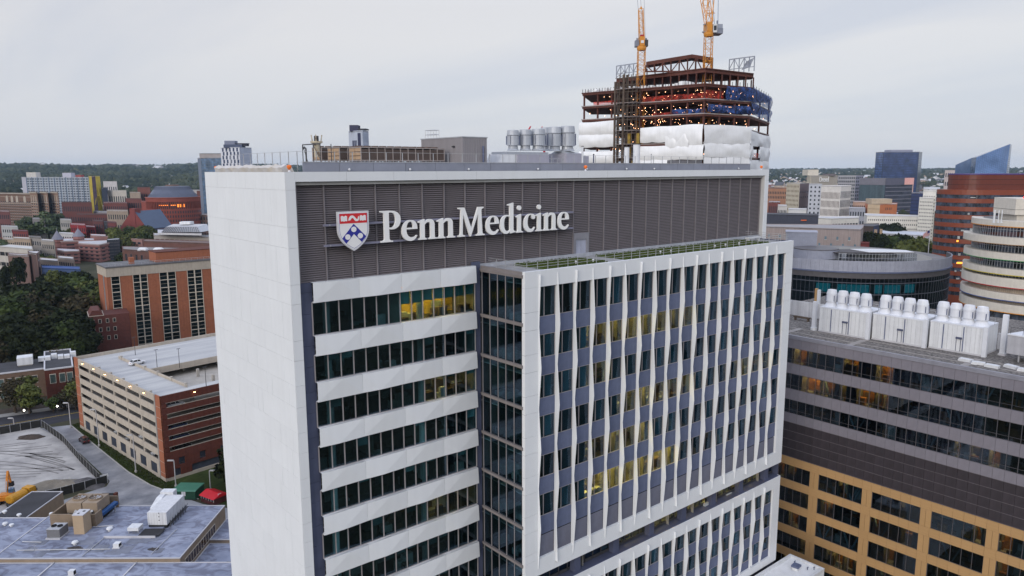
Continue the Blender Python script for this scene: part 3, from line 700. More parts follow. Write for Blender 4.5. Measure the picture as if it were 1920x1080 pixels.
# far woods: thousands of small uneven crowns that read as one mass
rng = np.random.default_rng(4)
def crowns(n, rmin, rmax, tmin, tmax, smin, smax, keep=None, pw=1.0, seed=0):
    rr = rmin+(rmax-rmin)*rng.random(n)**pw; tt = np.radians(tmin+(tmax-tmin)*rng.random(n)); a = YAW-tt
    x = CX+rr*np.cos(a); y = CY+rr*np.sin(a)
    if keep is not None:
        k = keep(x, y, rr, np.degrees(tt)); x, y, rr = x[k], y[k], rr[k]
    n = len(x); s = (smin+(smax-smin)*rng.random(n))*np.clip(rr/2600, 1, 1.9); z = terrain_h(x, y)
    m = 6; ang = np.linspace(0, 2*np.pi, m, endpoint=False)
    V = np.zeros((n, 2*m+1, 3)); j = lambda: 0.72+0.56*rng.random((n, m))
    for ring, (rad, zz) in enumerate(((1.0, 0.30), (0.72, 0.95))):
        q = j()*rad*s[:, None]*0.62; V[:, ring*m:(ring+1)*m, 0] = x[:, None]+q*np.cos(ang+ring*0.5); V[:, ring*m:(ring+1)*m, 1] = y[:, None]+q*np.sin(ang+ring*0.5)
        V[:, ring*m:(ring+1)*m, 2] = z[:, None]+s[:, None]*zz*(0.8+0.4*rng.random((n, m)))
    V[:, 2*m] = np.stack([x, y, z+s*(1.15+0.25*rng.random(n))], -1)
    f = [(i, (i+1) % m, m+(i+1) % m) for i in range(m)]+[(i, m+(i+1) % m, m+i) for i in range(m)]+[(m+i, m+(i+1) % m, 2*m) for i in range(m)]
    F = (np.array(f)[None]+(np.arange(n)*(2*m+1))[:, None, None]).reshape(-1, 3); return V.reshape(-1, 3), F
def patchy(sc, thr, ph=0.0):
    return lambda x, y, r, t: (np.sin(x/sc+ph)+np.sin(y/(sc*0.8)+1.3+ph)+np.sin((x+y)/(sc*0.55)+ph*2)+1.4*rng.random(len(x))) > thr
WOODM = mat('far_woods', (0.010, 0.017, 0.010), rough=0.95, col2=(0.060, 0.068, 0.036), scale=0.006, lo=0.40, hi=0.62, var=0.05, spec=0.05)
WOODM2 = mat('far_woods_spring', (0.045, 0.048, 0.026), rough=0.95, col2=(0.11, 0.115, 0.055), scale=0.02, lo=0.3, hi=0.7, var=0.05, spec=0.05)
V, F = crowns(17000, 1500, 8300, -38, 12, 12, 20, patchy(260, -0.3), 1.1)
put('woodland', np_mesh('woodland', V, F, WOODM), kind='stuff')
V, F = crowns(4200, 1150, 6500, -38, 12, 9, 16, patchy(140, 0.5, 2.0), 1.3)
put('woodland', np_mesh('woodland', V, F, WOODM2), kind='stuff')
V, F = crowns(9000, 1150, 8600, 10, 38, 9, 15, patchy(190, 0.55, 0.7), 1.1)
put('woodland', np_mesh('woodland', V, F, WOODM), kind='stuff')
# far town: small flat-roofed and pitched houses in rows
def town(n, rmin, rmax, tmin, tmax, wmin, wmax, hmin, hmax, keep, cols, pw=1.2, rot0=0.35):
    rr = rmin+(rmax-rmin)*rng.random(n)**pw; tt = np.radians(tmin+(tmax-tmin)*rng.random(n)); a = YAW-tt
    x = CX+rr*np.cos(a); y = CY+rr*np.sin(a); k = keep(x, y, rr, np.degrees(tt)); x, y, rr = x[k], y[k], rr[k]; n = len(x)
    z = terrain_h(x, y)-1; w = wmin+(wmax-wmin)*rng.random(n)**2; d = wmin+(wmax-wmin)*rng.random(n)**2; h = hmin+(hmax-hmin)*rng.random(n)**2.5+1
    ro = rot0+rng.integers(0, 2, n)*np.pi/2+rng.normal(0, .03, n); c, s = np.cos(ro), np.sin(ro); V = np.zeros((n, 10, 3))
    pitched = rng.random(n) < 0.45
    for i, (u, v) in enumerate(((-.5,-.5),(.5,-.5),(.5,.5),(-.5,.5))):
        px_ = x+c*u*w-s*v*d; py_ = y+s*u*w+c*v*d
        V[:, i] = np.stack([px_, py_, z], -1); V[:, 4+i] = np.stack([px_, py_, z+h], -1)
    for i, u in enumerate((-.5, .5)): V[:, 8+i] = np.stack([x+c*u*w, y+s*u*w, z+h+np.where(pitched, d*0.3, 0.02)], -1)
    f = [(0,1,5,4), (1,2,6,5), (2,3,7,6), (3,0,4,7), (4,5,9,8), (6,7,8,9), (5,6,9,9), (7,4,8,8)]
    tri = [];
    for q in f: tri.append((q[0], q[1], q[2])); 
    T = [(0,1,5),(0,5,4),(1,2,6),(1,6,5),(2,3,7),(2,7,6),(3,0,4),(3,4,7),(4,5,9),(4,9,8),(6,7,8),(6,8,9),(5,6,9),(7,4,8)]
    F = (np.array(T)[None]+(np.arange(n)*10)[:, None, None]).reshape(-1, 3)
    wallc = rng.integers(0, len(cols), n); roofc = np.where(rng.random(n) < 0.5, len(cols), len(cols)+1)
    mi = np.concatenate([np.repeat(wallc[:, None], 8, 1), np.repeat(roofc[:, None], 4, 1), np.repeat(wallc[:, None], 2, 1)], 1).ravel()
    return V.reshape(-1, 3), F, mi
TOWNC = [mat('town_pale', (0.50, 0.48, 0.46), var=0.1), mat('town_brick', (0.17, 0.075, 0.06), var=0.2), mat('town_grey', (0.26, 0.25, 0.26), var=0.15), mat('town_tan', (0.30, 0.23, 0.17), var=0.15)]
ROOFC = [mat('town_roof_dark', (0.07, 0.07, 0.08), var=0.2), mat('town_roof_pale', (0.48, 0.48, 0.5), var=0.12)]
V, F, mi = town(5200, 1250, 8800, 12, 38, 9, 46, 6, 16, lambda x, y, r, t: np.ones(len(x), bool), TOWNC, 1.2)
put('distant_town', np_mesh('distant_town', V, F, TOWNC+ROOFC, mi), kind='stuff')
V, F, mi = town(2600, 1150, 4200, -38, 10, 9, 26, 7, 15, patchy(120, 0.3, 4.0), TOWNC, 1.4)
put('distant_town', np_mesh('distant_town', V, F, TOWNC+ROOFC, mi), kind='stuff')
V, F, mi = town(80, 5200, 8000, -38, -8, 25, 80, 12, 34, lambda x, y, r, t: np.ones(len(x), bool), [TOWNC[0], TOWNC[2]], 1.0)
put('distant_town', np_mesh('distant_town', V, F, [TOWNC[0], TOWNC[2]]+ROOFC, mi), kind='stuff')

# ---- roads, yard and verges near the tower
LROT = YAW-math.pi/2
def LP(r, a, z=0.0):           # right and away of the viewpoint, in plan
    return Vector((CX + r*math.sin(YAW) + a*math.cos(YAW), CY - r*math.cos(YAW) + a*math.sin(YAW), z))
def strip(name, pts, z, m, kind='structure'):
    mb = MB(); mb.sheet([(p[0], p[1], z) for p in pts]); o = mb.obj(name, m); o['kind'] = kind; return o
ASPH = mat('road_asphalt', (0.032, 0.032, 0.042), rough=0.85, var=0.25, scale=0.3, bump=0.15)
ALLEY = mat('worn_concrete_paving', (0.175, 0.180, 0.200), rough=0.9, col2=(0.36, 0.36, 0.375), var=0.05, scale=0.14, lo=0.35, hi=0.66, bump=0.3)
GRAV = mat('crushed_stone', (0.26, 0.25, 0.25), rough=0.95, col2=(0.47, 0.455, 0.44), var=0.05, scale=0.16, lo=0.32, hi=0.68, bump=0.5)
DIRT = mat('brown_earth', (0.055, 0.042, 0.034), rough=0.95, var=0.3, scale=0.8, bump=0.5)
GRASS = leafmat('mown_grass', (0.022, 0.034, 0.010), (0.050, 0.068, 0.020), 0.5)
KERB = mat('kerb_concrete', (0.40, 0.39, 0.37), rough=0.85, var=0.1)
PAVE = mat('pavement_concrete', (0.27, 0.265, 0.26), rough=0.9, var=0.12, scale=0.3)
ra = [G(-160, 838), G(0, 815), G(140, 786), G(250, 765)]; rb = [G(-160, 795)*1.0, G(0, 783), G(140, 763), G(250, 748)]
strip('road', ra+rb[::-1], 0.010, ASPH)
strip('pavement', [p for p in rb]+[G(250, 744), G(140, 757), G(0, 777), G(-160, 788)], 0.014, PAVE)
cl = MB()
lm = [p*0.5+q*0.5 for p, q in zip(ra, rb)]
for i in range(3):
    d = (lm[i+1]-lm[i]).normalized(); n_ = Vector((-d.y, d.x, 0))*0.07
    for s_ in (-0.16, 0.16):
        o_ = n_*(s_/0.07); cl.sheet([(lm[i]+o_-n_)+Vector((0,0,0.016)), (lm[i+1]+o_-n_)+Vector((0,0,0.016)), (lm[i+1]+o_+n_)+Vector((0,0,0.016)), (lm[i]+o_+n_)+Vector((0,0,0.016))])
cl.obj('road_marking', mat('yellow_road_paint', (0.45, 0.32, 0.05), var=0.2, scale=2), kind='structure')
al = [G(75, 803), G(132, 797), G(160, 820), G(200, 853), G(240, 885), G(282, 910), G(330, 928), G(380, 945), G(470, 960), G(470, 1010), G(100, 985), G(95, 945), G(200, 912), G(206, 902), G(150, 850), G(118, 826), G(85, 808)]
strip('alley', al, 0.012, ALLEY)
strip('yard', [LP(-175, 150), LP(-101, 150), LP(-104.6, 162), LP(-99, 170), LP(-124, 195.5), LP(-139, 208), LP(-175, 182)], 0.010, GRAV)
strip('roadside_verge', [G(-160, 786), G(0, 777), G(140, 757), G(250, 744), G(250, 735), G(140, 748), G(0, 768), G(-160, 778)], 0.006, DIRT)
# kerb and grass bank beside the garage
kp = [G(132, 797), G(160, 820), G(200, 853), G(240, 885), G(282, 910), G(330, 928), G(372, 936)]
kb = MB()
for i in range(len(kp)-1):
    d = (kp[i+1]-kp[i]).normalized(); n_ = Vector((-d.y, d.x, 0))*0.12
    e2 = kp[i+1]+d*0.02
    kb.add([kp[i]-n_, e2-n_, e2+n_, kp[i]+n_]+[v+Vector((0,0,0.14)) for v in (kp[i]-n_, e2-n_, e2+n_, kp[i]+n_)], [(4,5,6,7),(0,1,5,4),(1,2,6,5),(2,3,7,6),(3,0,4,7)])
kb.obj('kerb', KERB, kind='structure')
gs = [p+Vector((0.1, 0, 0)) for p in kp]+[G(430, 948), G(430, 880), G(300, 915), G(150, 795)]
strip('lawn', gs, 0.02, GRASS)
strip('lawn', [G(300, 905), G(430, 950), G(480, 950), G(480, 850), G(412, 870)], 0.015, GRASS)
gm_ = MB(); rg = random.Random(2)
for q in range(9000):
    t = rg.random(); i = min(5, int(t*6)); u = t*6-i; p = kp[i].lerp(kp[i+1], u); w = rg.uniform(0.4, 3.6); p = p+Vector((w*0.99, w*0.2, 0)); a = rg.uniform(0, 6.28); s_ = rg.uniform(0.05, 0.14)
    gm_.add([(p.x-s_*math.cos(a), p.y-s_*math.sin(a), 0.02), (p.x+s_*math.cos(a), p.y+s_*math.sin(a), 0.02), (p.x, p.y, rg.uniform(0.12, 0.35))], [(0,1,2)])
gm_.obj('grass', leafmat('grass_blades', (0.025, 0.040, 0.010), (0.065, 0.085, 0.022), 0.8), kind='stuff')
tk = MB(); rg = random.Random(15)
for q in range(9):
    a0_ = rg.uniform(155, 190); rr_0 = rg.uniform(-150, -128); cv = rg.uniform(-.02, .02); sl = rg.uniform(-.5, .9)
    for s_ in (0, 1.9):
        pr_ = None
        for k in range(13):
            u = k*2.6; p = LP(rr_0+u, a0_-sl*u*.6+cv*u*u+s_, .017)
            rk_, ak_ = rr_0+u, a0_-sl*u*.6+cv*u*u+s_
            ok = ak_ > 164 and ak_ < 196 and rk_ < -103-(ak_-168)*.85
            if ok and pr_ is not None: n_ = Vector((-(p-pr_).y, (p-pr_).x, 0)).normalized()*.24; tk.sheet([pr_-n_, p-n_, p+n_, pr_+n_])
            pr_ = p if ok else None
tk.obj('tyre_track', mat('packed_stone_track', (.17, .16, .155), var=.35, scale=.5), kind='structure')
# heaps in the yard
def heap(name, label, c, rx, ry, h, m, n=26, seed=1, group=None):
    rg = random.Random(seed); mb = MB(); rings = 6; vs = []; fs = []
    for j in range(rings):
        f = 1-j/rings
        for i in range(n):
            t = 2*math.pi*i/n; k = f*(1+0.16*math.sin(2*t+seed)+0.1*math.sin(5*t+seed*2)+rg.uniform(-.05,.05))
            vs.append((rx*k*math.cos(t), ry*k*math.sin(t), (h*(1-f)**0.85*(1+rg.uniform(-.08,.08))) if j else -0.05))
    vs.append((0, 0, h*0.97))
    for j in range(rings-1):
        for i in range(n): fs.append((j*n+i, j*n+(i+1)%n, (j+1)*n+(i+1)%n, (j+1)*n+i))
    for i in range(n): fs.append(((rings-1)*n+i, (rings-1)*n+(i+1)%n, rings*n))
    o = MB().add(vs, fs).obj(name, m); o.location = c; o.rotation_euler = (0, 0, LROT+0.2); return tag(o, label, 'heap', group)
heap('gravel_heap', 'low pale sand coloured gravel heap beside the yellow truck', G(105, 912, 0), 6.5, 4.4, 1.7, mat('sand_gravel', (0.21, 0.185, 0.15), var=0.2, scale=0.5, bump=0.5), seed=2)
heap('gravel_heap', 'dark grey stone heap in the corner of the fence', G(160, 908, 0), 5.2, 3.8, 1.5, mat('dark_stone', (0.085, 0.08, 0.085), var=0.3, scale=1.0, bump=0.6), seed=3)
heap('dirt_heap', 'dark brown soil heap at the far end of the gravel yard', G(58, 820, 0), 4.2, 2.0, 0.9, DIRT, seed=4)
bm = thing('concrete_barrier', 'two pale concrete blocks lying between the gravel heaps', 'barrier', G(129, 910, 0), LROT-0.95)
for y in (-0.55, 0.55): MB().prism([(-3.6, y-0.40), (3.6, y-0.40), (3.6, y+0.40), (-3.6, y+0.40)], 0, 0.75, 0, [(-3.55, y-0.2), (3.55, y-0.2), (3.55, y+0.2), (-3.55, y+0.2)]).obj('block', KERB, bm)
# ================================================================== trees
BARK = mat('bark', (0.055, 0.042, 0.032), rough=0.95, var=0.3, scale=2)
LEAFD = leafmat('dark_foliage', (0.005, 0.009, 0.003), (0.022, 0.029, 0.008))
LEAFG = leafmat('green_foliage', (0.017, 0.030, 0.008), (0.055, 0.074, 0.020))
LEAFY = leafmat('yellow_green_foliage', (0.050, 0.062, 0.016), (0.120, 0.135, 0.040))
LEAFB = leafmat('budding_brown_foliage', (0.026, 0.022, 0.013), (0.070, 0.060, 0.032))
LEAFS = leafmat('silver_green_foliage', (0.036, 0.056, 0.026), (0.105, 0.135, 0.072))
def crown_mesh(seed, m, nl=1700, leaf=0.62, flat=1.0, dens=1.0):
    """a crown of unit-ish size (about 10 m tall tree) built of leaf clumps spread over uneven lobes"""
    r = np.random.default_rng(seed); L = r.integers(9, 14); lob = []
    for i in range(L):
        a = r.random()*6.28; d = r.random()**0.6*2.7; z = 4.2+r.random()*4.6; lob.append((d*math.cos(a)*(1-(z-4)/9), d*math.sin(a)*(1-(z-4)/9), z*flat, 1.0+r.random()*1.0))
    lob = np.array(lob); w = lob[:, 3]**2; k = r.choice(L, nl, p=w/w.sum()); u = r.normal(size=(nl, 3)); u /= np.linalg.norm(u, axis=1)[:, None]
    rad = lob[k, 3]*(0.62+0.48*r.random(nl)); c = lob[k, :3]+u*rad[:, None]*np.array([1.1, 1.1, 0.85])
    nrm = u+r.normal(size=(nl, 3))*0.6; nrm /= np.linalg.norm(nrm, axis=1)[:, None]; t = np.cross(nrm, r.normal(size=(nl, 3))); t /= np.linalg.norm(t, axis=1)[:, None]; b = np.cross(nrm, t)
    s = leaf*(0.45+0.8*r.random(nl))[:, None]*0.5; j = lambda: 1+0.5*(r.random((nl, 1))-0.5)
    V = np.stack([c-t*s*j()-b*s*j()*0.7, c+t*s*j()-b*s*0.6*j(), c+t*s*0.8*j()+b*s*j(), c-t*s*0.7*j()+b*s*0.9*j()], 1).reshape(-1, 3)
    return np_mesh('crown', V, np.arange(nl*4).reshape(-1, 4), m)
def trunk_mesh(seed):
    r = random.Random(seed); mb = MB(); mb.tube((0,0,-0.1), (0.1,0.05,3.0), 0.30, 7, 0, 0.22); mb.tube((0.1,0.05,3.0), (0,0.1,6.4), 0.22, 6, 0, 0.08)
    for i in range(7):
        a = r.uniform(0, 6.28); z = r.uniform(2.4, 5.0); d = r.uniform(1.6, 2.6); mb.tube((0.07,0.05,z), (d*math.cos(a), d*math.sin(a), z+r.uniform(1.2, 2.6)), 0.10, 5, 0, 0.03)
    return mb.mesh('trunk', BARK)
TRUNKS = [trunk_mesh(i) for i in range(3)]
CROWNS = {}
for nm, m, sd, nl in (('dark', LEAFD, 10, 1900), ('green', LEAFG, 20, 1900), ('yellow', LEAFY, 30, 1700), ('brown', LEAFB, 40, 950), ('silver', LEAFS, 50, 2100)):
    CROWNS[nm] = [crown_mesh(sd+i, m, nl, 0.66 if nm != 'brown' else 0.5) for i in range(3)]
TR = random.Random(21)
def tree(kind, p, h, label, group, wide=1.0, name='broadleaf_tree'):
    t = thing(name, label, 'tree', p, TR.uniform(0, 6.28), group); s = h/9.3; t.scale = (s*wide*TR.uniform(.9,1.12), s*wide*TR.uniform(.9,1.12), s)
    put('trunk', TR.choice(TRUNKS), t); put('crown', TR.choice(CROWNS[kind]), t); return t

# ================================================================== cars
GLCAR = mat('car_glass', (0.012, 0.014, 0.018), rough=0.08, var=0.0, spec=0.7)
TYRE = mat('tyre_rubber', (0.015, 0.015, 0.016), rough=0.9); RIM = mat('alloy_rim', (0.4, 0.4, 0.42), rough=0.35, metal=0.7)
HLAMP = mat('headlamp', (0.7, 0.7, 0.72), rough=0.15); TLAMP = mat('tail_lamp', (0.35, 0.01, 0.01), rough=0.25); TLIT = glow('tail_lamp_lit', (1.0, 0.16, 0.04), 6.0)
def loft(secs):                 # cross sections along x: (x, [(y, z)...])
    vs = []; n = len(secs[0][1]); fs = []
    for x, s in secs: vs += [(x, y, z) for y, z in s]
    for j in range(len(secs)-1):
        for i in range(n): fs.append((j*n+i, (j+1)*n+i, (j+1)*n+(i+1)%n, j*n+(i+1)%n))
    fs += [tuple(range(n)), tuple((len(secs)-1)*n+i for i in range(n-1,-1,-1))]
    return vs, fs
def car(label, p, rot, paint, L=4.3, Wd=1.78, suv=False, lit=False, group=None, cat='car'):
    c = thing('parked_car' if not lit else 'car', label, cat, p, rot, group); h = Wd/2; hz = 0.12 if suv else 0.0
    b = L/2
    def sec(zt, w): return [(-w, 0.30+hz), (w, 0.30+hz), (w*1.0, 0.55+hz), (w*0.97, zt-0.10), (w*0.86, zt), (-w*0.86, zt), (-w*0.97, zt-0.10), (-w*1.0, 0.55+hz)]
    vs, fs = loft([(-b, sec(0.80+hz, h*.80)), (-b+.12, sec(0.92+hz, h*.93)), (-b+.9, sec(0.97+hz, h)), (0.0, sec(0.95+hz, h)), (b-1.15, sec(0.93+hz, h)), (b-.5, sec(0.83+hz, h*.97)), (b-.12, sec(0.72+hz, h*.88)), (b, sec(0.62+hz, h*.74))])
    MB().add(vs, fs).obj('body', paint, c)
    zr = 1.46+hz*2
    rear = -b+(0.18 if suv else 0.38); P = [(rear, .92+hz), (rear+(.28 if suv else .55), zr-.06), (-.2, zr), (.45, zr-.05), (b-1.25, .90+hz)]
    def cab(w0, w1, sh):
        v = []; n = len(P)
        for sgn in (-1, 1):
            for x, z in P: k = (z-.9)/(zr-.9); v.append((x*(1-sh)+sh*0.05, sgn*(w0+(w1-w0)*max(0, k)), z))
        f = [tuple(range(n-1,-1,-1)), tuple(range(n, 2*n))]+[(i, (i+1)%n, n+(i+1)%n, n+i) for i in range(n)]; return v, f
    v, f = cab(h*.90, h*.74, 0); MB().add(v, f).obj('glasshouse', GLCAR, c)
    rf = MB(); rf.prism([(P[1][0]-.02, -h*.735), (P[3][0]+.02, -h*.735), (P[3][0]+.02, h*.735), (P[1][0]-.02, h*.735)], zr-.10, zr+.02, 0, [(P[1][0]+.12, -h*.62), (P[3][0]-.08, -h*.62), (P[3][0]-.08, h*.62), (P[1][0]+.12, h*.62)])
    for s in (-1, 1):
        for (xa, za), (xb, zb) in ((P[0], P[1]), (P[4], P[3]), ((-.15, .95+hz), (-.2, zr-.05))): rf.beam((xa, s*h*.905, za), (xb, s*h*.75, zb-.02), .07, .05)
    rf.obj('roof', paint, c)
    for x in (-b+.78, b-.80):
        for s in (-1, 1):
            w = MB(); w.tube((x, s*(h-.18), .32), (x, s*(h+.015), .32), .32, 12); o = w.obj('wheel', TYRE, c); MB().tube((x, s*(h-.05), .32), (x, s*(h+.03), .32), .19, 8).obj('rim', RIM, o)
    for s in (-1, 1):
        MB().box(b-.20, b-.03, s*h*.62-.18, s*h*.62+.18, .62+hz, .76+hz).obj('headlight', HLAMP, c)
        MB().box(-b-.015, -b+.12, s*h*.66-.15, s*h*.66+.15, .66+hz, .84+hz).obj('tail_light', TLIT if lit else TLAMP, c)
        MB().box(b-1.45, b-1.32, s*(h+.10)-.09, s*(h+.10)+.05, .93+hz, 1.05+hz).obj('mirror', paint, c)
    return c
PWHT = mat('white_car_paint', (0.72, 0.73, 0.75), rough=0.25, var=0.01, spec=0.6); PBLK = mat('black_car_paint', (0.014, 0.015, 0.018), rough=0.2, var=0.01, spec=0.6)
PMAR = mat('maroon_car_paint', (0.045, 0.014, 0.014), rough=0.2, var=0.01, spec=0.6); PSIL = mat('silver_car_paint', (0.40, 0.42, 0.45), rough=0.3, metal=0.4, var=0.01); PBLU = mat('dark_blue_car_paint', (0.02, 0.03, 0.07), rough=0.25, var=0.01, spec=0.6)
rd = ra[2]-ra[1]; rdir = math.atan2(rd.y, rd.x)
car('black estate car with lit tail lamps driving along the dark street', G(56, 801), rdir, PBLK, L=4.9, lit=True)
ad = G(200, 862)-G(150, 822); car('dark maroon car parked against the kerb of the service road', G(158, 829), math.atan2(ad.y, ad.x)+math.pi, PMAR, L=4.6, suv=True)
# ================================================================== parking garage
BRK = mat('red_brown_brick', (0.105, 0.029, 0.019), rough=0.85, var=0.14, scale=1.2, streak=0.18, bump=0.1)
BRKO = mat('orange_brick', (0.31, 0.110, 0.058), rough=0.85, var=0.10, scale=1.0, streak=0.12, bump=0.1)
TANC = mat('tan_precast', (0.43, 0.38, 0.32), rough=0.85, var=0.08, scale=0.6, streak=0.12)
DECK = mat('garage_deck_concrete', (0.33, 0.335, 0.355), rough=0.85, col2=(0.53, 0.53, 0.52), var=0.04, scale=0.22, stretch=(0.16, 1.5, 1), lo=0.3, hi=0.7)
GA = math.atan2(0.144, 0.99); GF = Vector((17.2, 120.2, 0)); GH = 21.3
GW, GD = 46.0, 57.5
GR = thing('parking_garage', 'brick and tan concrete multi-storey car park with slot openings and an open top deck', 'parking garage', GF, GA)
def gw_(x, y, z=0):             # garage-local to world
    c, s = math.cos(GA), math.sin(GA); return Vector((GF.x+c*x-s*y, GF.y+s*x+c*y, z))
LV = 2.75
# decks
for i in range(6):
    z = GH-0.95-LV*(i+1); MB().box(0.5, GW-0.5, 0.5, GD-0.5, z-0.35, z).obj('deck', CONC, GR)
VX0, VX1, VY0, VY1 = 9.3, 34.0, 6.5, 28.0           # ramp well in the top deck
td = MB(); z = GH-0.95
td.box(0.3, VX0, 0.3, GD-0.3, z-0.35, z); td.box(VX0, GW-0.3, 0.3, VY0, z-0.35, z); td.box(VX0, GW-0.3, VY1, GD-0.3, z-0.35, z); td.box(VX1, GW-0.3, VY0, VY1, z-0.35, z)
td.obj('top_deck', DECK, GR)
bw = MB(); bw.box(VX0-0.1, VX0+0.15, VY0-0.5, GD-8, z-0.4, z+0.75); bw.obj('barrier_wall', TANC, GR)
bw = MB(); bw.box(VX0+0.16, VX1, VY1-0.12, VY1+0.13, z-0.9, z+0.8); bw.obj('barrier_wall', TANC, GR)
for k in range(6): MB().box(VX0-0.25, VX0+0.3, VY0-0.2+8.2*k, VY0+0.5+8.2*k, z, z+1.15).obj('barrier_post', CONC, GR)
# left facade: brick end strips, tan bands and bays
yb0, yb1 = 3.2, 54.2
bays = [yb0 + (yb1-yb0)*k/6 for k in range(7)]
for (a, b) in ((0.0, 2.6), (54.4, GD)):
    zz = GH
    while zz > 4.6:
        MB().box(-0.02, 0.35, a+0.0, b, zz-LV+0.07, zz-(0.0 if zz == GH else 0.0)).obj('brick_panel', BRKO if a == 0 else BRKO, GR); MB().box(-0.045, 0.33, a, b, zz-LV-0.0, zz-LV+0.065).obj('stone_course', TANC, GR); zz -= LV
    MB().box(-0.02, 0.35, a, b, 1.0, zz).obj('brick_panel', BRKO, GR); MB().box(-0.05, 0.35, a, b, 0, 1.0).obj('stone_base', TANC, GR)
MB().box(-0.03, 0.35, 2.62, 3.18, 0, GH).obj('concrete_strip', mat('grey_concrete_strip', (0.22, 0.215, 0.21), var=0.1), GR)
for i in range(7):
    zt = GH if i == 0 else GH-1.65-LV*(i-1)-1.15; zb = GH-1.65-LV*i if i < 6 else 3.45
    for k in range(6): MB().box(0.0, 0.3, bays[k]+0.02, bays[k+1]-0.02, zb, zt-0.01).obj('tan_panel', TANC, GR)
for i in range(6):
    z1 = GH-1.65-LV*i; z0 = z1-1.15
    for k in range(7): MB().box(0.01, 0.32, bays[k]-0.30 if k else bays[k]-0.02, bays[k]+0.30 if k < 6 else bays[k]+0.2, z0, z1).obj('pier', TANC, GR)
MB().box(0.0, 0.3, yb0, yb1, 0, 0.9).obj('tan_panel', TANC, GR)
BLUP = mat('dark_blue_grille', (0.05, 0.06, 0.085), rough=0.6, var=0.15)
ys = np.linspace(yb0, yb1, 9)
for k in range(8):
    MB().box(0.0, 0.3, ys[k], ys[k]+1.4, 0.9, 3.44).obj('pier', TANC, GR); MB().box(0.0, 0.3, ys[k+1]-1.4, ys[k+1]-0.01, 0.9, 3.44).obj('pier', TANC, GR)
    f = MB()
    for q in range(9): f.box(0.10, 0.14, ys[k]+1.42+q*(3.5/8), ys[k]+1.50+q*(3.5/8), 0.9, 3.44)
    f.box(0.15, 0.2, ys[k]+1.4, ys[k+1]-1.4, 0.9, 3.44); f.obj('ground_grille', BLUP, GR)
# right facade: red brick with long slots
xs1 = GW
def rband(z0, z1): MB().box(0.0, xs1, 0.0, 0.35, z0, z1).obj('brick_band', BRK, GR)
zt = GH
for i in range(5):
    z1 = GH-1.95-LV*i; z0 = z1-1.05
    rband(z1+0.08, zt); MB().box(1.4, xs1, -0.03, 0.33, z1-0.0, z1+0.075).obj('stone_course', TANC, GR)
    MB().box(0.0, 1.5, 0.0, 0.35, z0, z1).obj('brick_pier', BRK, GR)
    for x in (18.2, 34): MB().box(x, x+0.9, 0.01, 0.34, z0, z1).obj('brick_pier', BRK, GR)
    MB().box(1.5, xs1, -0.02, 0.3, z0-0.07, z0-0.005).obj('stone_sill', TANC, GR)
    zt = z0-0.075
rband(5.2, zt)
xw = [(0, 3.4), (5.0, 8.6), (10.2, 14), (15.6, GW)]
for a, b in xw: MB().box(a, b, 0, 0.35, 3.4, 5.19).obj('brick_pier', BRK, GR)
rband(2.6, 3.39); xg = [(0, 2.2), (3.8, 6.5), (14.5, GW)]
for a, b in xg: MB().box(a, b, 0, 0.35, 0.8, 2.59).obj('brick_pier', BRK, GR)
MB().box(0, GW, -0.04, 0.35, 0, 0.79).obj('stone_base', TANC, GR)
MB().box(1, GW-1, 0.5, 0.6, 0, 5.3).obj('dark_grille', BLUP, GR)
rest = MB(); rest.box(GW-0.35, GW, 0.36, GD, 0, GH); rest.box(0.36, GW-0.36, GD-0.35, GD, 0, GH-0.0); rest.obj('rear_wall', TANC, GR)
MB().box(VX0, VX1, GD-20, GD-19.7, 0, GH-1.4).obj('inner_wall', CONC, GR)
for x in (10.0, 20, 30):
    for y in range(6): MB().box(x-0.3, x+0.3, 5+9*y-0.3, 5+9*y+0.3, 0, GH-1.4).obj('column', CONC, GR)
WLAMP = glow('wall_lamp_warm', (1.0, 0.62, 0.25), 14.0)
for k in range(6):
    y = yb1-4.2-8.3*k; o = MB().box(-0.35, -0.02, y-0.14, y+0.14, GH-0.62, GH-0.42).obj('wall_lamp', FRAMED, GR); MB().box(-0.36, -0.06, y-0.13, y+0.13, GH-0.72, GH-0.63).obj('lamp_lens', WLAMP, o)
o = MB().box(8.2, 8.5, -0.35, -0.02, GH-0.62, GH-0.42).obj('wall_lamp', FRAMED, GR); MB().box(8.18, 8.52, -0.37, -0.06, GH-0.74, GH-0.63).obj('lamp_lens', WLAMP, o)
for k in range(5): y = 6.5+8.3*k; MB().box(0.36, 0.9, y-0.3, y+0.3, GH-0.95, GH+0.15).obj('deck_post', CONC, GR)
# stripes between parking bays
st = MB()
for k in range(18): st.box(0.9, 5.4, 3.4+2.75*k, 3.5+2.75*k, GH-0.948, GH-0.944)
st.obj('bay_marking', mat('worn_white_paint', (0.50, 0.50, 0.49), var=0.15, scale=3), GR)
p = G(257, 683, GH-0.95); car('white hatchback parked alone on the open top deck of the car park', Vector((p.x, p.y, GH-0.94)), GA+0.12, PWHT, L=4.2)
for i, (px, py, lab) in enumerate([(254, 666, 'dark lamp pole at the far end of the barrier wall on the top deck'), (295, 692, 'dark lamp pole halfway along the barrier wall on the top deck'), (337, 690, 'dark lamp pole at the corner of the open ramp well'), (387, 728, 'dark lamp pole at the near end of the barrier wall on the top deck')]):
    q = G(px, py, GH-0.95); t = thing('lamp_pole', lab, 'lamp post', q, GA, 'lamp poles on the car park roof')
    MB().tube((0,0,0), (0,0,5.4), 0.09, 6, 0, 0.06).obj('pole', FRAMED, t); b = MB(); b.box(-0.5, 0.5, -0.12, 0.12, 5.4, 5.5); b.obj('lamp_head', FRAMED, t)
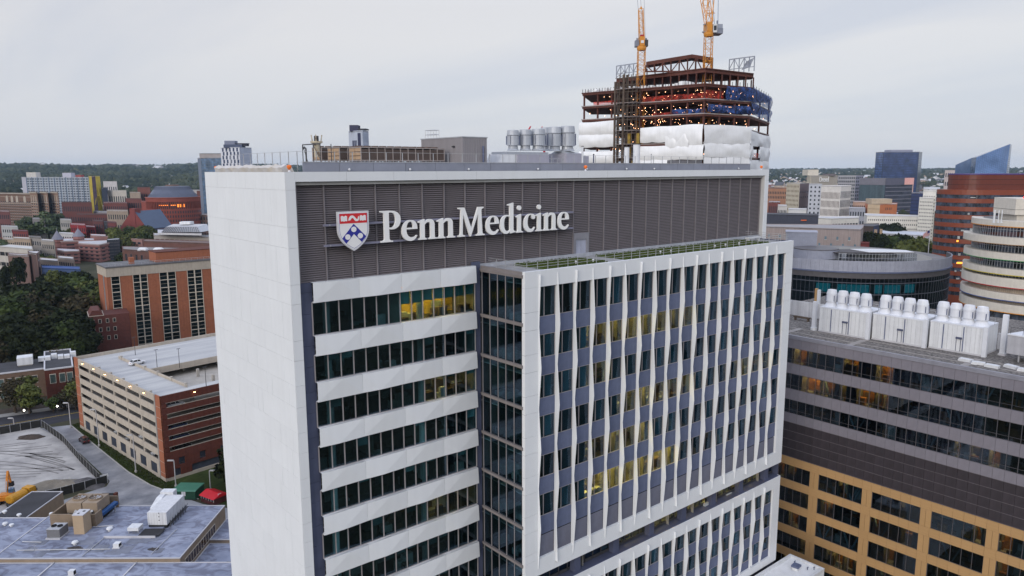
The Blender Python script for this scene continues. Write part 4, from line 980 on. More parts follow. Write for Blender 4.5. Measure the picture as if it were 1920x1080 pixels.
for i, (lx, ly, lev, pt, lab) in enumerate([(4.2, 1.6, 1, PSIL, 'silver car behind the top slot opening of the brick end of the car park'), (4.6, 1.7, 3, PBLU, 'dark blue car behind the third slot opening of the brick end'), (4.8, 1.8, 4, PBLU, 'blue car behind the fourth slot opening of the brick end'), (5.2, 1.8, 5, PBLK, 'black car behind the lowest slot opening of the brick end')]):
    car(lab, gw_(lx, ly, GH-0.95-LV*lev), GA, pt)
for i, (bay, lev, pt, lab) in enumerate([(0.5, 6, PWHT, 'white car in the lowest parking level nearest the brick corner'), (2.4, 6, PSIL, 'silver car showing in the lowest parking level, third bay from the brick corner'), (3.3, 6, PWHT, 'white car in the lowest parking level, fourth bay from the brick corner'), (1.3, 5, PWHT, 'white car in the second lowest parking level near the brick corner'), (4.6, 6, PBLK, 'black car in the lowest parking level, fifth bay from the brick corner')]):
    car(lab, gw_(2.9, yb0+8.4*bay+2, GH-0.95-LV*lev), GA+math.pi, pt)

# ================================================================== orange brick slab block behind the garage
p = atD(200, 520, 300); OX, OY = p.x, p.y
OT = up_at(p, 200, 500); OW_ = 62.0; OD = 17.0
OB = thing('brick_apartment_block', 'tall orange brick block with dark vertical window strips behind the car park', 'building', (OX, OY, 0))
C_ = lambda px: onY(px, 560, OY).x-OX
strips = [(C_(211), C_(228), 1), (C_(252), C_(280), 2), (C_(302), C_(333), 2), (C_(354), C_(382), 2)]
w3 = strips[3][0]-strips[2][0]
strips += [(strips[3][0]+w3*(i+1), strips[3][1]+w3*(i+1), 2) for i in range(3)]
zb_top = up_at(p, 200, 520); NF = 10; fh = 3.3
prev = 0.0
BRKL = BRKO
for i, (a, b, n) in enumerate(strips+[(OW_, OW_, 0)]):
    for f in range(NF):
        MB().box(prev, a-0.02, 0, 0.4, zb_top-fh*(f+1)+0.03, zb_top-fh*f-0.0).obj('brick_panel', BRKO, OB)
    prev = b+0.02
zz0 = zb_top-fh*NF
MB().box(0, OW_, 0, 0.4, 0, zz0).obj('brick_panel', BRKO, OB)
MB().box(-0.15, OW_+0.1, -0.2, OD+0.1, zb_top+0.0, OT-0.7).obj('concrete_band', TANC, OB)
MB().box(-0.4, OW_+0.3, -0.45, OD+0.4, OT-0.69, OT-0.15).obj('roof_slab', mat('roof_slab_grey', (0.13, 0.13, 0.14), var=0.15, scale=0.3), OB)
CREAM = mat('cream_frame', (0.50, 0.45, 0.38), rough=0.7, var=0.06)
wsh = {}
for i, (a, b, n) in enumerate(strips):
    for f in range(NF):
        z1 = zb_top-fh*f; z0 = z1-fh
        for k in range(n):
            xa = a+(b-a)*k/n; wv = (b-a)/n; key = (i > 0, round(wv, 2))
            if key not in wsh:
                fr = MB(); fr.box(0, 0.22, -0.12, 0.3, 0, fh); fr.box(wv-0.22, wv, -0.12, 0.3, 0, fh); fr.box(0.22, wv-0.22, -0.06, 0.3, 0, 0.30); fr.box(0.22, wv-0.22, 0.05, 0.3, 1.75, 1.82)
                g = MB(); g.box(0.22, wv-0.22, 0.18, 0.2, 0.3, 1.75); g.box(0.22, wv-0.22, 0.18, 0.2, 1.82, fh)
                wsh[key] = (fr.mesh('window', CREAM), g.mesh('pane', GL_DK))
            o = put('window', wsh[key][0], OB, (xa, 0, z0)); put('pane', wsh[key][1], o)
inn = MB(); inn.box(0.1, OW_-0.1, 3.5, 3.6, 0, OT-1); inn.box(0.05, 0.4, 0.41, OD-0.4, 0, zb_top-0.01)
for f in range(NF): inn.box(0.4, OW_-0.4, 0.41, 3.5, zb_top-fh*(f+1)-0.1, zb_top-fh*(f+1)+0.15)
inn.obj('inner_wall', INT_WL, OB)
sd_ = MB(); sd_.box(-0.02, 0.05, 0.0, 5.0, 0, zb_top-0.01); sd_.box(-0.02, 0.05, 7.0, OD, 0, zb_top-0.01); sd_.obj('side_wall', BRKO, OB)
MB().box(-0.06, 0.04, 5.05, 6.95, 0, zb_top-0.02).obj('stair_window', mat('stair_glass', (0.20, 0.22, 0.25), rough=0.3), OB)
rb_ = MB(); rb_.box(OW_-0.4, OW_, 0.4, OD, 0, OT-0.7); rb_.box(0, OW_, OD-0.4, OD, 0, OT-0.7); rb_.obj('rear_wall', BRKO, OB)
q = atD(307, 500, 306); xph = q.x-OX
MB().box(xph, OW_-4, 3.0, 14, OT-0.14, up_at(q, 307, 478)).obj('penthouse', BRKO, OB)
MB().box(xph-0.2, OW_-3.8, 2.8, 14.2, up_at(q, 307, 478)+0.0, up_at(q, 307, 478)+0.25).obj('penthouse_roof', BRK, OB)
q2 = atD(253, 500, 306); MB().box(q2.x-OX-0.9, q2.x-OX+0.9, 4, 6, OT-0.14, OT+2.6).obj('chimney', BRKO, OB)
rl_ = MB()
for k in range(24): rl_.box(1+2.5*k, 1.06+2.5*k, 0.4, 0.46, OT-0.15, OT+0.95)
rl_.box(0.9, OW_-1, 0.40, 0.46, OT+0.9, OT+1.0); rl_.box(0.9, OW_-1, 0.40, 0.46, OT+0.35, OT+0.42); rl_.obj('roof_railing', RAILM, OB)
# small dark brick house at its left foot
p = atD(171, 640, 288); hz = up_at(p, 171, 586); DH = thing('brick_house', 'small dark red brick house with curved gable at the foot of the orange block', 'building', (p.x, p.y, 0), R(-8))
mb = MB(); mb.box(0, 14, 0, 12, 0, hz-1.5); mb.prism([(0, 0), (5, 0), (5, 12), (0, 12)], hz-1.49, hz+0.6, 0, [(1.2, 0), (3.8, 0), (3.8, 12), (1.2, 12)]); mb.obj('wall', mat('dark_red_brick', (0.10, 0.030, 0.024), var=0.2, scale=1.0), DH)
MB().box(-0.2, 5.2, -0.15, 12.2, hz-1.62, hz-1.40).obj('stone_coping', TANC, DH)
for x in (1.2, 3.6, 6.2, 8.6):
    for z in (hz-4.6, hz-8.0, hz-11.4):
        o = MB().box(x-0.55, x+0.55, -0.08, 0.06, z, z+1.7).obj('window', CREAM, DH); MB().box(x-0.42, x+0.42, -0.10, -0.03, z+0.12, z+1.58).obj('pane', GLCAR, o)

# ================================================================== low building with white roof plant at the far left
p = G(-40, 760); q = G(141, 735); le, an = face_frame(p, q)
LB = thing('low_brick_building', 'low dark-roofed brick building with white roof plant across the street', 'building', p, an)
BTN = mat('brown_tan_brick', (0.16, 0.105, 0.075), var=0.15, scale=0.8)
hz = up_at(q, 100, 690)
MB().box(0, le*0.70, 0, 17, 0, hz).obj('wall', BTN, LB); MB().box(le*0.70+0.02, le, -5.0, 24, 0, hz+0.6).obj('wall', BRK, LB)
RFD = mat('dark_flat_roof', (0.036, 0.036, 0.043), var=0.3, scale=0.25)
MB().box(0.3, le*0.70-0.2, 0.3, 16.7, hz+0.01, hz+0.10).obj('roof', RFD, LB); MB().box(le*0.70+0.3, le-0.3, -4.7, 23.7, hz+0.61, hz+0.70).obj('roof', RFD, LB)
cp = MB(); cp.box(-0.2, le*0.70+0.01, -0.2, 0.28, hz+0.01, hz+0.45); cp.box(le*0.70+0.03, le+0.15, -5.2, -4.72, hz+0.61, hz+1.05); cp.box(le-0.29, le+0.16, -4.7, 24, hz+0.61, hz+1.05); cp.box(le*0.7-0.15, le*0.7+0.28, -4.7, 24, hz+0.62, hz+1.04); cp.box(le*0.7+0.28, le+0.1, 23.72, 24.1, hz+0.61, hz+1.05); cp.obj('coping', mat('pale_coping', (0.5, 0.5, 0.53), var=0.1), LB)
for k in range(14):
    x = 2+k*2.3
    if x < le*0.70-1.5:
        for z in (hz-4.3, hz-8.2):
            o = MB().box(x-0.8, x+0.8, -0.10, 0.1, z, z+2.7).obj('window', CREAM, LB); MB().box(x-0.66, x+0.66, -0.12, -0.05, z+0.15, z+2.55).obj('pane', GL_DK if k % 3 else BLUP, o)
for x in (le*0.78, le*0.88, le*0.96):
    o = MB().box(x-0.9, x+0.9, -5.1, -4.95, hz-4, hz-0.8).obj('window', CREAM, LB); MB().box(x-0.75, x+0.75, -5.13, -5.08, hz-3.8, hz-1.0).obj('pane', GL_DK, o)
rk = random.Random(4); ru = MB(); ru.box(13, 18.5, 6, 11, hz+0.8, hz+3.0)
ruo = thing('roof_unit', 'big white box plant on the low dark roof across the street', 'roof unit', (p.x, p.y, hz+0.1), an); MB().box(11, 15.5, 8, 13, 0.3, 2.8).obj('casing', WPAINT, ruo); MB().box(11.2, 15.3, 8.2, 12.8, 0.0, 0.3).obj('curb', CONC, ruo)
du = thing('roof_duct', 'cluster of white ducts along the low dark roof across the street', 'duct', (p.x, p.y, hz+0.1), an)
for k in range(6): x = 17+1.9*k; MB().box(x, x+1.7, 10+rk.uniform(-1, 1), 12.6+rk.uniform(-.5, .8), 0.5, 1.2+rk.uniform(0.2, 1.2)).obj('duct_section', WPAINT, du)
lg_ = MB()
for k in range(6): lg_.box(17.4+1.9*k, 17.6+1.9*k, 11, 11.2, 0, 0.5)
lg_.obj('leg', STEELG, du)
po = thing('porch_lamp', 'bright warm lamp glowing on the porch of the low brick building', 'lamp', G(49, 745)+Vector((0,0,2.6)), an); MB().ball(0, 0, 0.5, 0.38, 0, 8).obj('bulb', glow('porch_glow', (1.0, 0.55, 0.2), 30.0), po); MB().tube((0,0,-2.6), (0,0,0.2), 0.06, 6).obj('post', FRAMED, po)

# ================================================================== street lamps
POLE = mat('pale_pole', (0.50, 0.50, 0.52), rough=0.4, metal=0.3)
def street_lamp(px, py, pyt, label, arm=-1, on=False):
    b = G(px, py); h = up_at(b, px, pyt); t = thing('street_lamp', label, 'street lamp', b, LROT, 'lamp posts round the yard')
    MB().lathe(0, 0, [(0.30, 0), (0.30, 0.55), (0.16, 0.60)], 10).obj('footing', KERB, t)
    MB().tube((0,0,0.5), (0,0,h), 0.15, 8, 0, 0.10).obj('pole', POLE, t)
    MB().prism([(0.1*arm, -0.18), (1.5*arm, -0.22), (1.5*arm, 0.22), (0.1*arm, 0.18)][::arm], h-0.08, h+0.16, 0).obj('lamp_head', POLE, t); return t
street_lamp(133, 802, 755, 'tall pale lamp post where the service road meets the street')
street_lamp(186, 837, 767, 'slim lamp post on the grass halfway along the car park')
street_lamp(255, 886, 815, 'lamp post on the grass near the brick corner of the car park')
street_lamp(330, 913, 863, 'lamp post behind the green container', -1)
street_lamp(395, 920, 882, 'lamp post behind the red roofed kiosk', 1)
street_lamp(27, 803, 784, 'short lamp post on the near side of the dark street')
GLOBE = glow('globe_lamp', (1.0, 0.95, 0.85), 9.0)
for (px, py, lab) in ((47, 786, 'white globe lamp at the street edge left of the lit doorway'), (109, 778, 'white globe lamp at the street edge right of the shrubs')):
    b = G(px, py); t = thing('globe_lamp', lab, 'street lamp', b, 0, 'globe lamps along the street'); MB().tube((0,0,0), (0,0,2.6), 0.07, 6).obj('post', FRAMED, t); MB().ball(0, 0, 2.8, 0.25, 0, 8).obj('globe', GLOBE, t)

# ================================================================== fence round the gravel yard
FEN = mat('dark_fence_mesh', (0.020, 0.020, 0.020), rough=0.9, var=0.3, scale=1.0)
def fence(label, pts, h, step=2.6, mesh=True):
    t = thing('screened_fence', label, 'fence', pts[0]); o = Vector(pts[0])
    for i in range(len(pts)-1):
        a, b = Vector(pts[i])-o, Vector(pts[i+1])-o; n = max(1, round((b-a).length/step))
        for k in range(n):
            u, v = a.lerp(b, k/n), a.lerp(b, (k+1)/n); d = (v-u).normalized()
            sag = 0.04*math.sin(k*1.7); MB().beam(u+d*0.06+Vector((0,0,h*0.5)), v-d*0.06+Vector((sag,sag,h*0.5)), 0.025, h-0.15).obj('screen_panel', FEN, t)
            MB().tube(u, u+Vector((0,0,h+0.12)), 0.045, 6).obj('post', STEELG, t)
        MB().tube(a+Vector((0,0,h)), b+Vector((0,0,h)), 0.03, 5).obj('top_rail', STEELG, t)
    return t
fence('dark screened fence along the street side of the gravel yard', [G(-60, 826), G(0, 815), G(77, 801)], 2.3)
fence('long dark screened fence between the gravel yard and the service road', [G(79, 801), G(118, 829), G(152, 868), G(188, 905)], 2.2)
fence('solid black fence along the near edge of the gravel yard', [G(202, 906), G(160, 918), G(115, 930), G(60, 942)], 2.1)
sg_ = thing('small_sign', 'small white sign board at the corner of the black fence', 'sign', G(196, 902)); MB().box(-0.9, 0.9, -0.04, 0.04, 1.0, 1.7).obj('board', WPAINT, sg_); p_ = MB(); p_.box(-0.7, -0.6, 0.05, 0.12, 0, 1.7); p_.box(0.6, 0.7, 0.05, 0.12, 0, 1.7); p_.obj('post', STEELG, sg_)
sg_['label'] = 'small white sign board at the corner of the black fence'

# ================================================================== excavator and tanker truck
YEL = mat('machine_yellow', (0.50, 0.24, 0.012), rough=0.45, var=0.1, scale=1.5); ORA = mat('machine_orange', (0.50, 0.17, 0.010), rough=0.45, var=0.1, scale=1.5)
EX = thing('excavator', 'orange tracked excavator with raised folded arm at the gravel yard edge', 'excavator', G(15, 940), LROT+0.3)
for s in (-1, 1): MB().prism([(s*1.15-0.3, -1.9), (s*1.15+0.3, -1.9), (s*1.15+0.3, 1.9), (s*1.15-0.3, 1.9)], 0, 0.9, 0, [(s*1.15-0.3, -1.5), (s*1.15+0.3, -1.5), (s*1.15+0.3, 1.5), (s*1.15-0.3, 1.5)]).obj('track', TYRE, EX)
b = MB(); b.box(-1.3, 1.3, -1.6, 0.5, 1.05, 2.1); b.box(-1.3, 1.3, -2.2, -1.6, 1.05, 1.9); b.lathe(0, 0, [(0.7, 0.75), (0.7, 1.05)], 12); b.obj('house', ORA, EX)
cb = MB(); cb.prism([(0.35, -0.4), (1.3, -0.4), (1.3, 1.3), (0.35, 1.3)], 1.1, 2.9, 0, [(0.4, -0.3), (1.25, -0.3), (1.25, 0.9), (0.4, 0.9)]); cb.obj('cab', mat('cab_blue_glass', (0.05, 0.12, 0.22), rough=0.15, spec=0.7), EX)
MB().beam((-0.25, 0.6, 1.6), (-0.25, 1.9, 5.1), 0.42, 0.55).beam((-0.25, 1.9, 5.1), (-0.25, 2.6, 6.2), 0.40, 0.45).obj('boom', ORA, EX)
MB().beam((-0.25, 2.6, 6.2), (-0.25, 3.6, 3.2), 0.34, 0.40).obj('stick', ORA, EX)
MB().prism([(-0.8, 3.2), (0.3, 3.2), (0.3, 4.1), (-0.8, 4.1)], 2.2, 3.2, 0, [(-0.8, 3.5), (0.3, 3.5), (0.3, 4.0), (-0.8, 4.0)]).obj('bucket', DARK, EX)
MB().tube((-0.25, 0.2, 1.9), (-0.25, 1.3, 4.3), 0.10, 6).obj('hydraulic_ram', STEELG, EX)
TK = thing('water_truck', 'yellow tanker truck parked beside the orange excavator', 'truck', G(41, 942), LROT+1.35)
tv = [(x, [(1.15*math.cos(t)*k, 1.95+0.95*math.sin(t)*k) for t in np.linspace(0, 2*math.pi, 14, endpoint=False)]) for x, k in ((-3.2, 0.8), (-3.0, 1.0), (0.9, 1.0), (1.1, 0.8))]
vs, fs = loft(tv); MB().add(vs, [f[::-1] for f in fs]).obj('tank', YEL, TK)
c = MB(); c.prism([(1.3, -1.15), (3.3, -1.15), (3.3, 1.15), (1.3, 1.15)], 0.7, 2.9, 0, [(1.3, -1.05), (2.9, -1.05), (2.9, 1.05), (1.3, 1.05)]); c.obj('cab', YEL, TK)
MB().box(2.7, 3.2, -1.0, 1.0, 1.7, 2.6).obj('windscreen', GLCAR, TK); MB().box(-3.2, 3.2, -0.5, 0.5, 0.65, 0.95).obj('chassis', FRAMED, TK)
for x in (-2.4, -1.2, 2.4):
    for s in (-1, 1): MB().tube((x, s*0.8, 0.5), (x, s*1.15, 0.5), 0.5, 12).obj('wheel', TYRE, TK)
for s in (-1, 1): MB().box(2.9, 3.0, s*1.35-0.12, s*1.35+0.12, 1.8, 2.4).obj('mirror', FRAMED, TK)

# ================================================================== green container and red roofed kiosk
GRN = mat('green_ribbed_steel', (0.022, 0.085, 0.050), rough=0.5, var=0.1); GRR = mat('green_roof_steel', (0.055, 0.175, 0.115), rough=0.5, var=0.1)
a, b = G(323.5, 937), G(367, 938); le, an = face_frame(a, b)
hgt = up_at(a, 323, 921)
GC = thing('storage_container', 'green ribbed storage container with lighter green roof beside the grass', 'container', a, an)
w = MB(); w.box(0.03, le-0.03, 0.03, 4.2, 0.15, hgt)
w.obj('wall', GRN, GC)
rb_ = MB()
for k in range(19): x = 0.1+(le-0.2)*k/18; rb_.box(x-0.05, x+0.05, -0.03, 0.04, 0.2, hgt-0.02)
rb_.obj('rib', GRN, GC)
MB().box(0, le, 0, 4.3, 0, 0.14).obj('skid', FRAMED, GC)
MB().prism([(-0.1, -0.1), (le+0.1, -0.1), (le+0.1, 4.4), (-0.1, 4.4)], hgt+0.005, hgt+0.25, 0, [(-0.1, 0.3), (le+0.1, 0.3), (le+0.1, 4.3), (-0.1, 4.3)]).obj('roof', GRR, GC)
for x in (le*0.45, le*0.54): MB().box(x-0.22, x+0.22, -0.07, -0.02, 1.0, 2.0).obj('notice_panel', WPAINT, GC)
a, b = G(377, 940), G(401, 949); le, an = face_frame(a, b); hk = up_at(a, 377, 928)
KR = mat('bright_red_roof', (0.55, 0.012, 0.022), rough=0.45, var=0.06); KW = mat('kiosk_wall_dark_red', (0.09, 0.022, 0.022), var=0.2)
KI = thing('kiosk', 'small guard kiosk with bright red roof and windows beside the container', 'kiosk', a, an)
w = MB(); w.box(0, le, 0, 3.6, 0, 0.8); w.box(0, le, 3.4, 3.6, 0.81, hk); w.box(le-0.12, le, 0.12, 3.4, 0.81, hk); w.box(0, 0.12, 0.12, 3.4, 0.81, hk); w.obj('wall', KW, KI)
MB().box(0.15, le-0.15, 1.6, 1.7, 0.8, hk-0.02).obj('inner_wall', INT_WL, KI)
n = 5
for k in range(n+1): x = 0.08+(le-0.16)*k/n; MB().box(x-0.07, x+0.07, 0, 0.12, 0.81, hk).obj('frame_post', CREAM, KI)
for k in range(n): x0 = 0.16+(le-0.16)*k/n; MB().box(x0, x0+(le-0.16)/n-0.16, 0.04, 0.06, 0.82, hk-0.02).obj('pane', GL_DK, KI)
MB().prism([(-0.25, -0.3), (le+0.25, -0.3), (le+0.25, 3.9), (-0.25, 3.9)], hk+0.005, hk+0.75, 0, [(-0.3, 1.6), (le+0.3, 1.6), (le+0.3, 2.0), (-0.3, 2.0)]).obj('roof', KR, KI)
dc = MB(); dc.box(le+0.02, le+0.08, 1.2, 2.0, 1.5, 2.4); dc.obj('notice_panel', WPAINT, KI)

# ================================================================== low wing of the hospital at the lower left: flat grey roofs
RM = mat('grey_roof_membrane', (0.150, 0.172, 0.245), rough=0.7, col2=(0.315, 0.345, 0.445), var=0.05, scale=0.22, lo=0.30, hi=0.66, streak=0.0, stretch=(0.8, 1.1, 1.0))
# water stains and dirt on the membrane, warped and blotchy
t = RM.node_tree; bsdf = [n for n in t.nodes if n.type == 'BSDF_PRINCIPLED'][0]; src = bsdf.inputs['Base Color'].links[0].from_socket
tcn = N(t, 'ShaderNodeTexCoord'); mpn = N(t, 'ShaderNodeMapping'); mpn.inputs['Rotation'].default_value = (0, 0, 0.9); mpn.inputs['Scale'].default_value = (0.17, 0.30, 0.3); t.links.new(tcn.outputs['Object'], mpn.inputs[0])
nn = N(t, 'ShaderNodeTexNoise'); nn.inputs['Scale'].default_value = 1.0; nn.inputs['Detail'].default_value = 9; nn.inputs['Distortion'].default_value = 3.5; t.links.new(mpn.outputs[0], nn.inputs[0])
rr_ = N(t, 'ShaderNodeValToRGB'); rr_.color_ramp.elements[0].position = 0.47; rr_.color_ramp.elements[1].position = 0.60; rr_.color_ramp.elements[0].color = (1, 1, 1, 1); rr_.color_ramp.elements[1].color = (0.64, 0.62, 0.64, 1); t.links.new(nn.outputs[0], rr_.inputs[0])
mx = N(t, 'ShaderNodeMix', data_type='RGBA', blend_type='MULTIPLY'); mx.inputs[0].default_value = 1; t.links.new(src, mx.inputs[6]); t.links.new(rr_.outputs[0], mx.inputs[7]); t.links.new(mx.outputs[2], bsdf.inputs['Base Color'])
TANB = mat('tan_brick_wall', (0.27, 0.205, 0.145), rough=0.85, var=0.10, scale=0.8, streak=0.1)
EDGE = mat('pale_roof_edge', (0.50, 0.50, 0.53), rough=0.5, var=0.08)
ZR = 9.0
LW = thing('low_wing', 'low flat-roofed tan brick wing with stained grey roofs in the lower left', 'building', (CX, CY, 0), LROT)
def roofblock(r0_, r1_, a0_, a1_, z, wall=TANB, edge=True, far=True):
    MB().box(r0_, r1_, a0_, a1_, 0, z-0.12).obj('wall', wall, LW); MB().box(r0_+0.02, r1_-0.02, a0_+0.02, a1_-0.02, z-0.115, z).obj('roof', RM, LW)
    if edge:
        e = MB(); e.box(r0_-0.06, r1_+0.06, a0_-0.06, a0_+0.12, z-0.05, z+0.10); e.box(r1_-0.12, r1_+0.06, a0_+0.12, a1_+0.06, z-0.05, z+0.10); e.box(r0_-0.06, r0_+0.12, a0_+0.12, a1_+0.06, z-0.05, z+0.10)
        if far: e.box(r0_+0.12, r1_-0.12, a1_-0.12, a1_+0.06, z-0.05, z+0.10)
        e.obj('roof_edge', EDGE, LW)
roofblock(-88.5, -56.6, 116.9, 136.8, ZR, far=True)                      # main roof
roofblock(-130, -88.62, 116.9, 132.6, ZR-0.35)                            # its left continuation
roofblock(-130, -20, 78, 116.8, ZR-0.75, edge=True)                       # nearer, slightly lower roof
roofblock(-56.5, -20, 116.95, 128.6, ZR-3.6)                              # lower roofs on the right
roofblock(-56.5, -20, 128.7, 137.0, ZR-2.9)
roofblock(-101.2, -94.7, 132.75, 147.0, ZR-1.6, edge=True)                   # dark-roofed annex
MB().box(-100.9, -95.0, 133.0, 146.7, ZR-1.595, ZR-1.54).obj('roof', RFD, LW)
# joints and seams
sm = MB()
for (x0, y0, x1, y1, z) in ((-88.56, 117, -88.56, 132.6, ZR-0.2), (-78.0, 78, -78.0, 116.8, ZR-0.74), (-64.0, 78, -64.0, 116.8, ZR-0.74), (-97, 78, -97, 116, ZR-0.74)): sm.box(x0-0.12, x0+0.12, y0, y1, z-0.1, z+0.14)
sm.obj('roof_joint', EDGE, LW)
# clerestory windows in the wall that drops to the lower roof
fr = MB()
for k in range(13): y = 118.6+1.08*k; fr.box(-56.62, -56.50, y-0.05, y+0.05, ZR-2.85, ZR-1.2)
fr.box(-56.62, -56.50, 118.5, 131.6, ZR-2.95, ZR-2.85); fr.box(-56.62, -56.50, 118.5, 131.6, ZR-1.2, ZR-1.1); fo = fr.obj('clerestory_window', CREAM, LW)
for k in range(12): y = 118.65+1.08*k; MB().box(-56.56, -56.53, y, y+0.98, ZR-2.85, ZR-1.2).obj('pane', mat('brown_glass', (0.06, 0.035, 0.025), rough=0.15), fo)
# raised curb area and pads
rc = MB(); rc.box(-73.2, -64.2, 124.0, 133.0, ZR+0.0, ZR+0.25); rc.obj('raised_roof_pad', RM, LW)
MB().box(-73.3, -64.1, 123.85, 123.98, ZR, ZR+0.42).obj('pad_edge', EDGE, LW); MB().box(-67.4, -63.6, 124.3, 126.9, ZR+0.26, ZR+0.30).obj('pad_deck', RFD, LW)

def lthing(name, label, cat, r, a, z, group=None): return thing(name, label, cat, LP(r, a, z), LROT, group)
# cooling plant in a brick pen
PEN = lthing('plant_pen', 'tan brick screen pen round the two fan units on the grey roof', 'screen wall', -81.3, 132.3, ZR)
SLAT = mat('pen_tan', (0.22, 0.165, 0.115), var=0.15, scale=0.7)
for (x0, x1, y0, y1) in ((-4.3, 4.1, -3.9, -3.6), (-4.3, -4.0, -3.59, 4.2), (3.8, 4.1, -3.59, -1.6), (-3.99, 4.1, 3.9, 4.2)): MB().box(x0, x1, y0, y1, 0, 2.35).obj('wall_panel', SLAT, PEN)
MB().box(-3.95, 3.75, -3.55, 3.85, 0.02, 0.06).obj('floor', DARK, PEN)
ct0 = None
for k, lab in enumerate(('left of the two tan fan units inside the brick pen', 'right of the two tan fan units inside the brick pen')):
    c = lthing('cooling_unit', lab, 'cooling unit', -82.6+3.0*k, 132.6, ZR+0.07, 'fan units inside the brick pen')
    MB().box(-1.4, 1.4, -1.6, 2.6, 1.3, 3.3).obj('casing', mat('unit_tan', (0.30, 0.235, 0.175), var=0.08), c)
    lg = MB()
    for x in (-1.2, 1.2):
        for y in (-1.4, 2.4): lg.box(x-0.1, x+0.1, y-0.1, y+0.1, 0, 1.3)
    lg.obj('leg', STEELG, c)
    MB().lathe(0, 0.5, [(1.25, 3.3), (1.18, 3.62), (1.10, 3.62), (1.08, 3.34)], 20).obj('fan_ring', SLAT, c)
    MB().lathe(0, 0.5, [(1.06, 3.32), (1.06, 3.33)], 20).obj('fan_well', DARK, c)
    fb = MB()
    for i in range(8): a_ = i*math.pi/4; fb.add([(0.15*math.cos(a_), 0.5+0.15*math.sin(a_), 3.45), (1.0*math.cos(a_-.16), 0.5+1.0*math.sin(a_-.16), 3.42), (1.0*math.cos(a_+.16), 0.5+1.0*math.sin(a_+.16), 3.5)], [(0,1,2)])
    fb.obj('fan_blade', STEELG, c); MB().tube((-0.3, -1.62, 0.8), (0.5, -1.9, 1.9), 0.22, 8).obj('elbow_pipe', WPAINT, c)
bd = lthing('blue_duct', 'blue painted duct leaning beside the two fan units in the pen', 'duct', -77.6, 132.5, ZR+0.9); MB().beam((-0.3, -1.5, 0), (1.0, 2.2, 0.9), 0.9, 0.5).obj('duct', mat('duct_blue', (0.02, 0.07, 0.20), var=0.1), bd); d_ = MB(); d_.box(-0.2, 0.0, -1.2, -1.0, -0.9, 0); d_.box(0.7, 0.9, 1.7, 1.9, -0.9, 0.6); d_.obj('leg', STEELG, bd)
BT = mat('warm_tan_panel', (0.40, 0.30, 0.20), var=0.06)
vb = lthing('vent_shaft', 'tall tan box shaft with two dark vents in its white top', 'vent shaft', -78.6, 126.6, ZR); MB().box(-0.95, 0.95, -1.2, 1.2, 0, 3.6).obj('shaft', BT, vb); MB().box(-1.0, 1.0, -1.25, 1.25, 3.605, 3.7).obj('cap', EDGE, vb)
for y in (-0.5, 0.4): MB().box(-0.35 if y < 0 else 0.1, -0.05 if y < 0 else 0.5, y-0.2, y+0.2, 3.70, 3.74).obj('vent_opening', DARK, vb)
cu = lthing('condenser_unit', 'grey condenser with two top fans beside the tan shaft', 'condenser', -82.2, 124.7, ZR)
MB().box(-1.15, 1.15, -1.0, 1.6, 0.25, 1.75).obj('casing', mat('condenser_grey', (0.16, 0.16, 0.17), var=0.2, scale=4, stretch=(1, 1, 8)), cu); MB().box(-1.3, 1.3, -1.3, 1.7, 0, 0.24).obj('base', EDGE, cu); MB().box(-1.18, 1.18, -1.03, 1.63, 1.755, 1.82).obj('top_panel', STEELG, cu)
for x in (-0.55, 0.55): MB().lathe(x, 0.3, [(0.46, 1.82), (0.46, 1.98), (0.40, 1.98), (0.38, 1.84)], 14).obj('fan_ring', DARK, cu)
def mushroom(label, r, a, z, s, group='mushroom vents on the low roofs'):
    t = lthing('mushroom_vent', label, 'roof vent', r, a, z, group); s *= .62; MB().lathe(0, 0, [(0.45*s, 0), (0.45*s, 0.5*s)], 14).obj('curb', WPAINT, t); MB().lathe(0, 0, [(0.75*s, 0.5*s), (0.78*s, 0.62*s), (0.62*s, 0.9*s), (0.2*s, 1.02*s), (0.001, 1.04*s)], 16).obj('hood', WPAINT, t)
for lab, px, py, z, s in (('mushroom vent at the left end of the tan annex wall', 9, 962, ZR-0.35, 0.9), ('mushroom vent below the dark roofed annex', 36, 968, ZR-0.35, 0.9), ('mushroom vent at the near end of the tan annex wall', 97, 966, ZR, 0.9), ('taller of two white vents at the left edge of the low roof', 10, 985, ZR-0.35, 1.0), ('shorter of two white vents at the left edge of the low roof', 22, 987, ZR-0.35, 0.9), ('broad white dome vent right of the brick pen', 206, 995, ZR, 1.2), ('white dome vent beside the tan box shaft', 141, 1021, ZR, 1.15)):
    p = G(px, py, z); d = p-CAM; mushroom(lab, d.x*math.sin(YAW)-d.y*math.cos(YAW), d.x*math.cos(YAW)+d.y*math.sin(YAW), z, s)
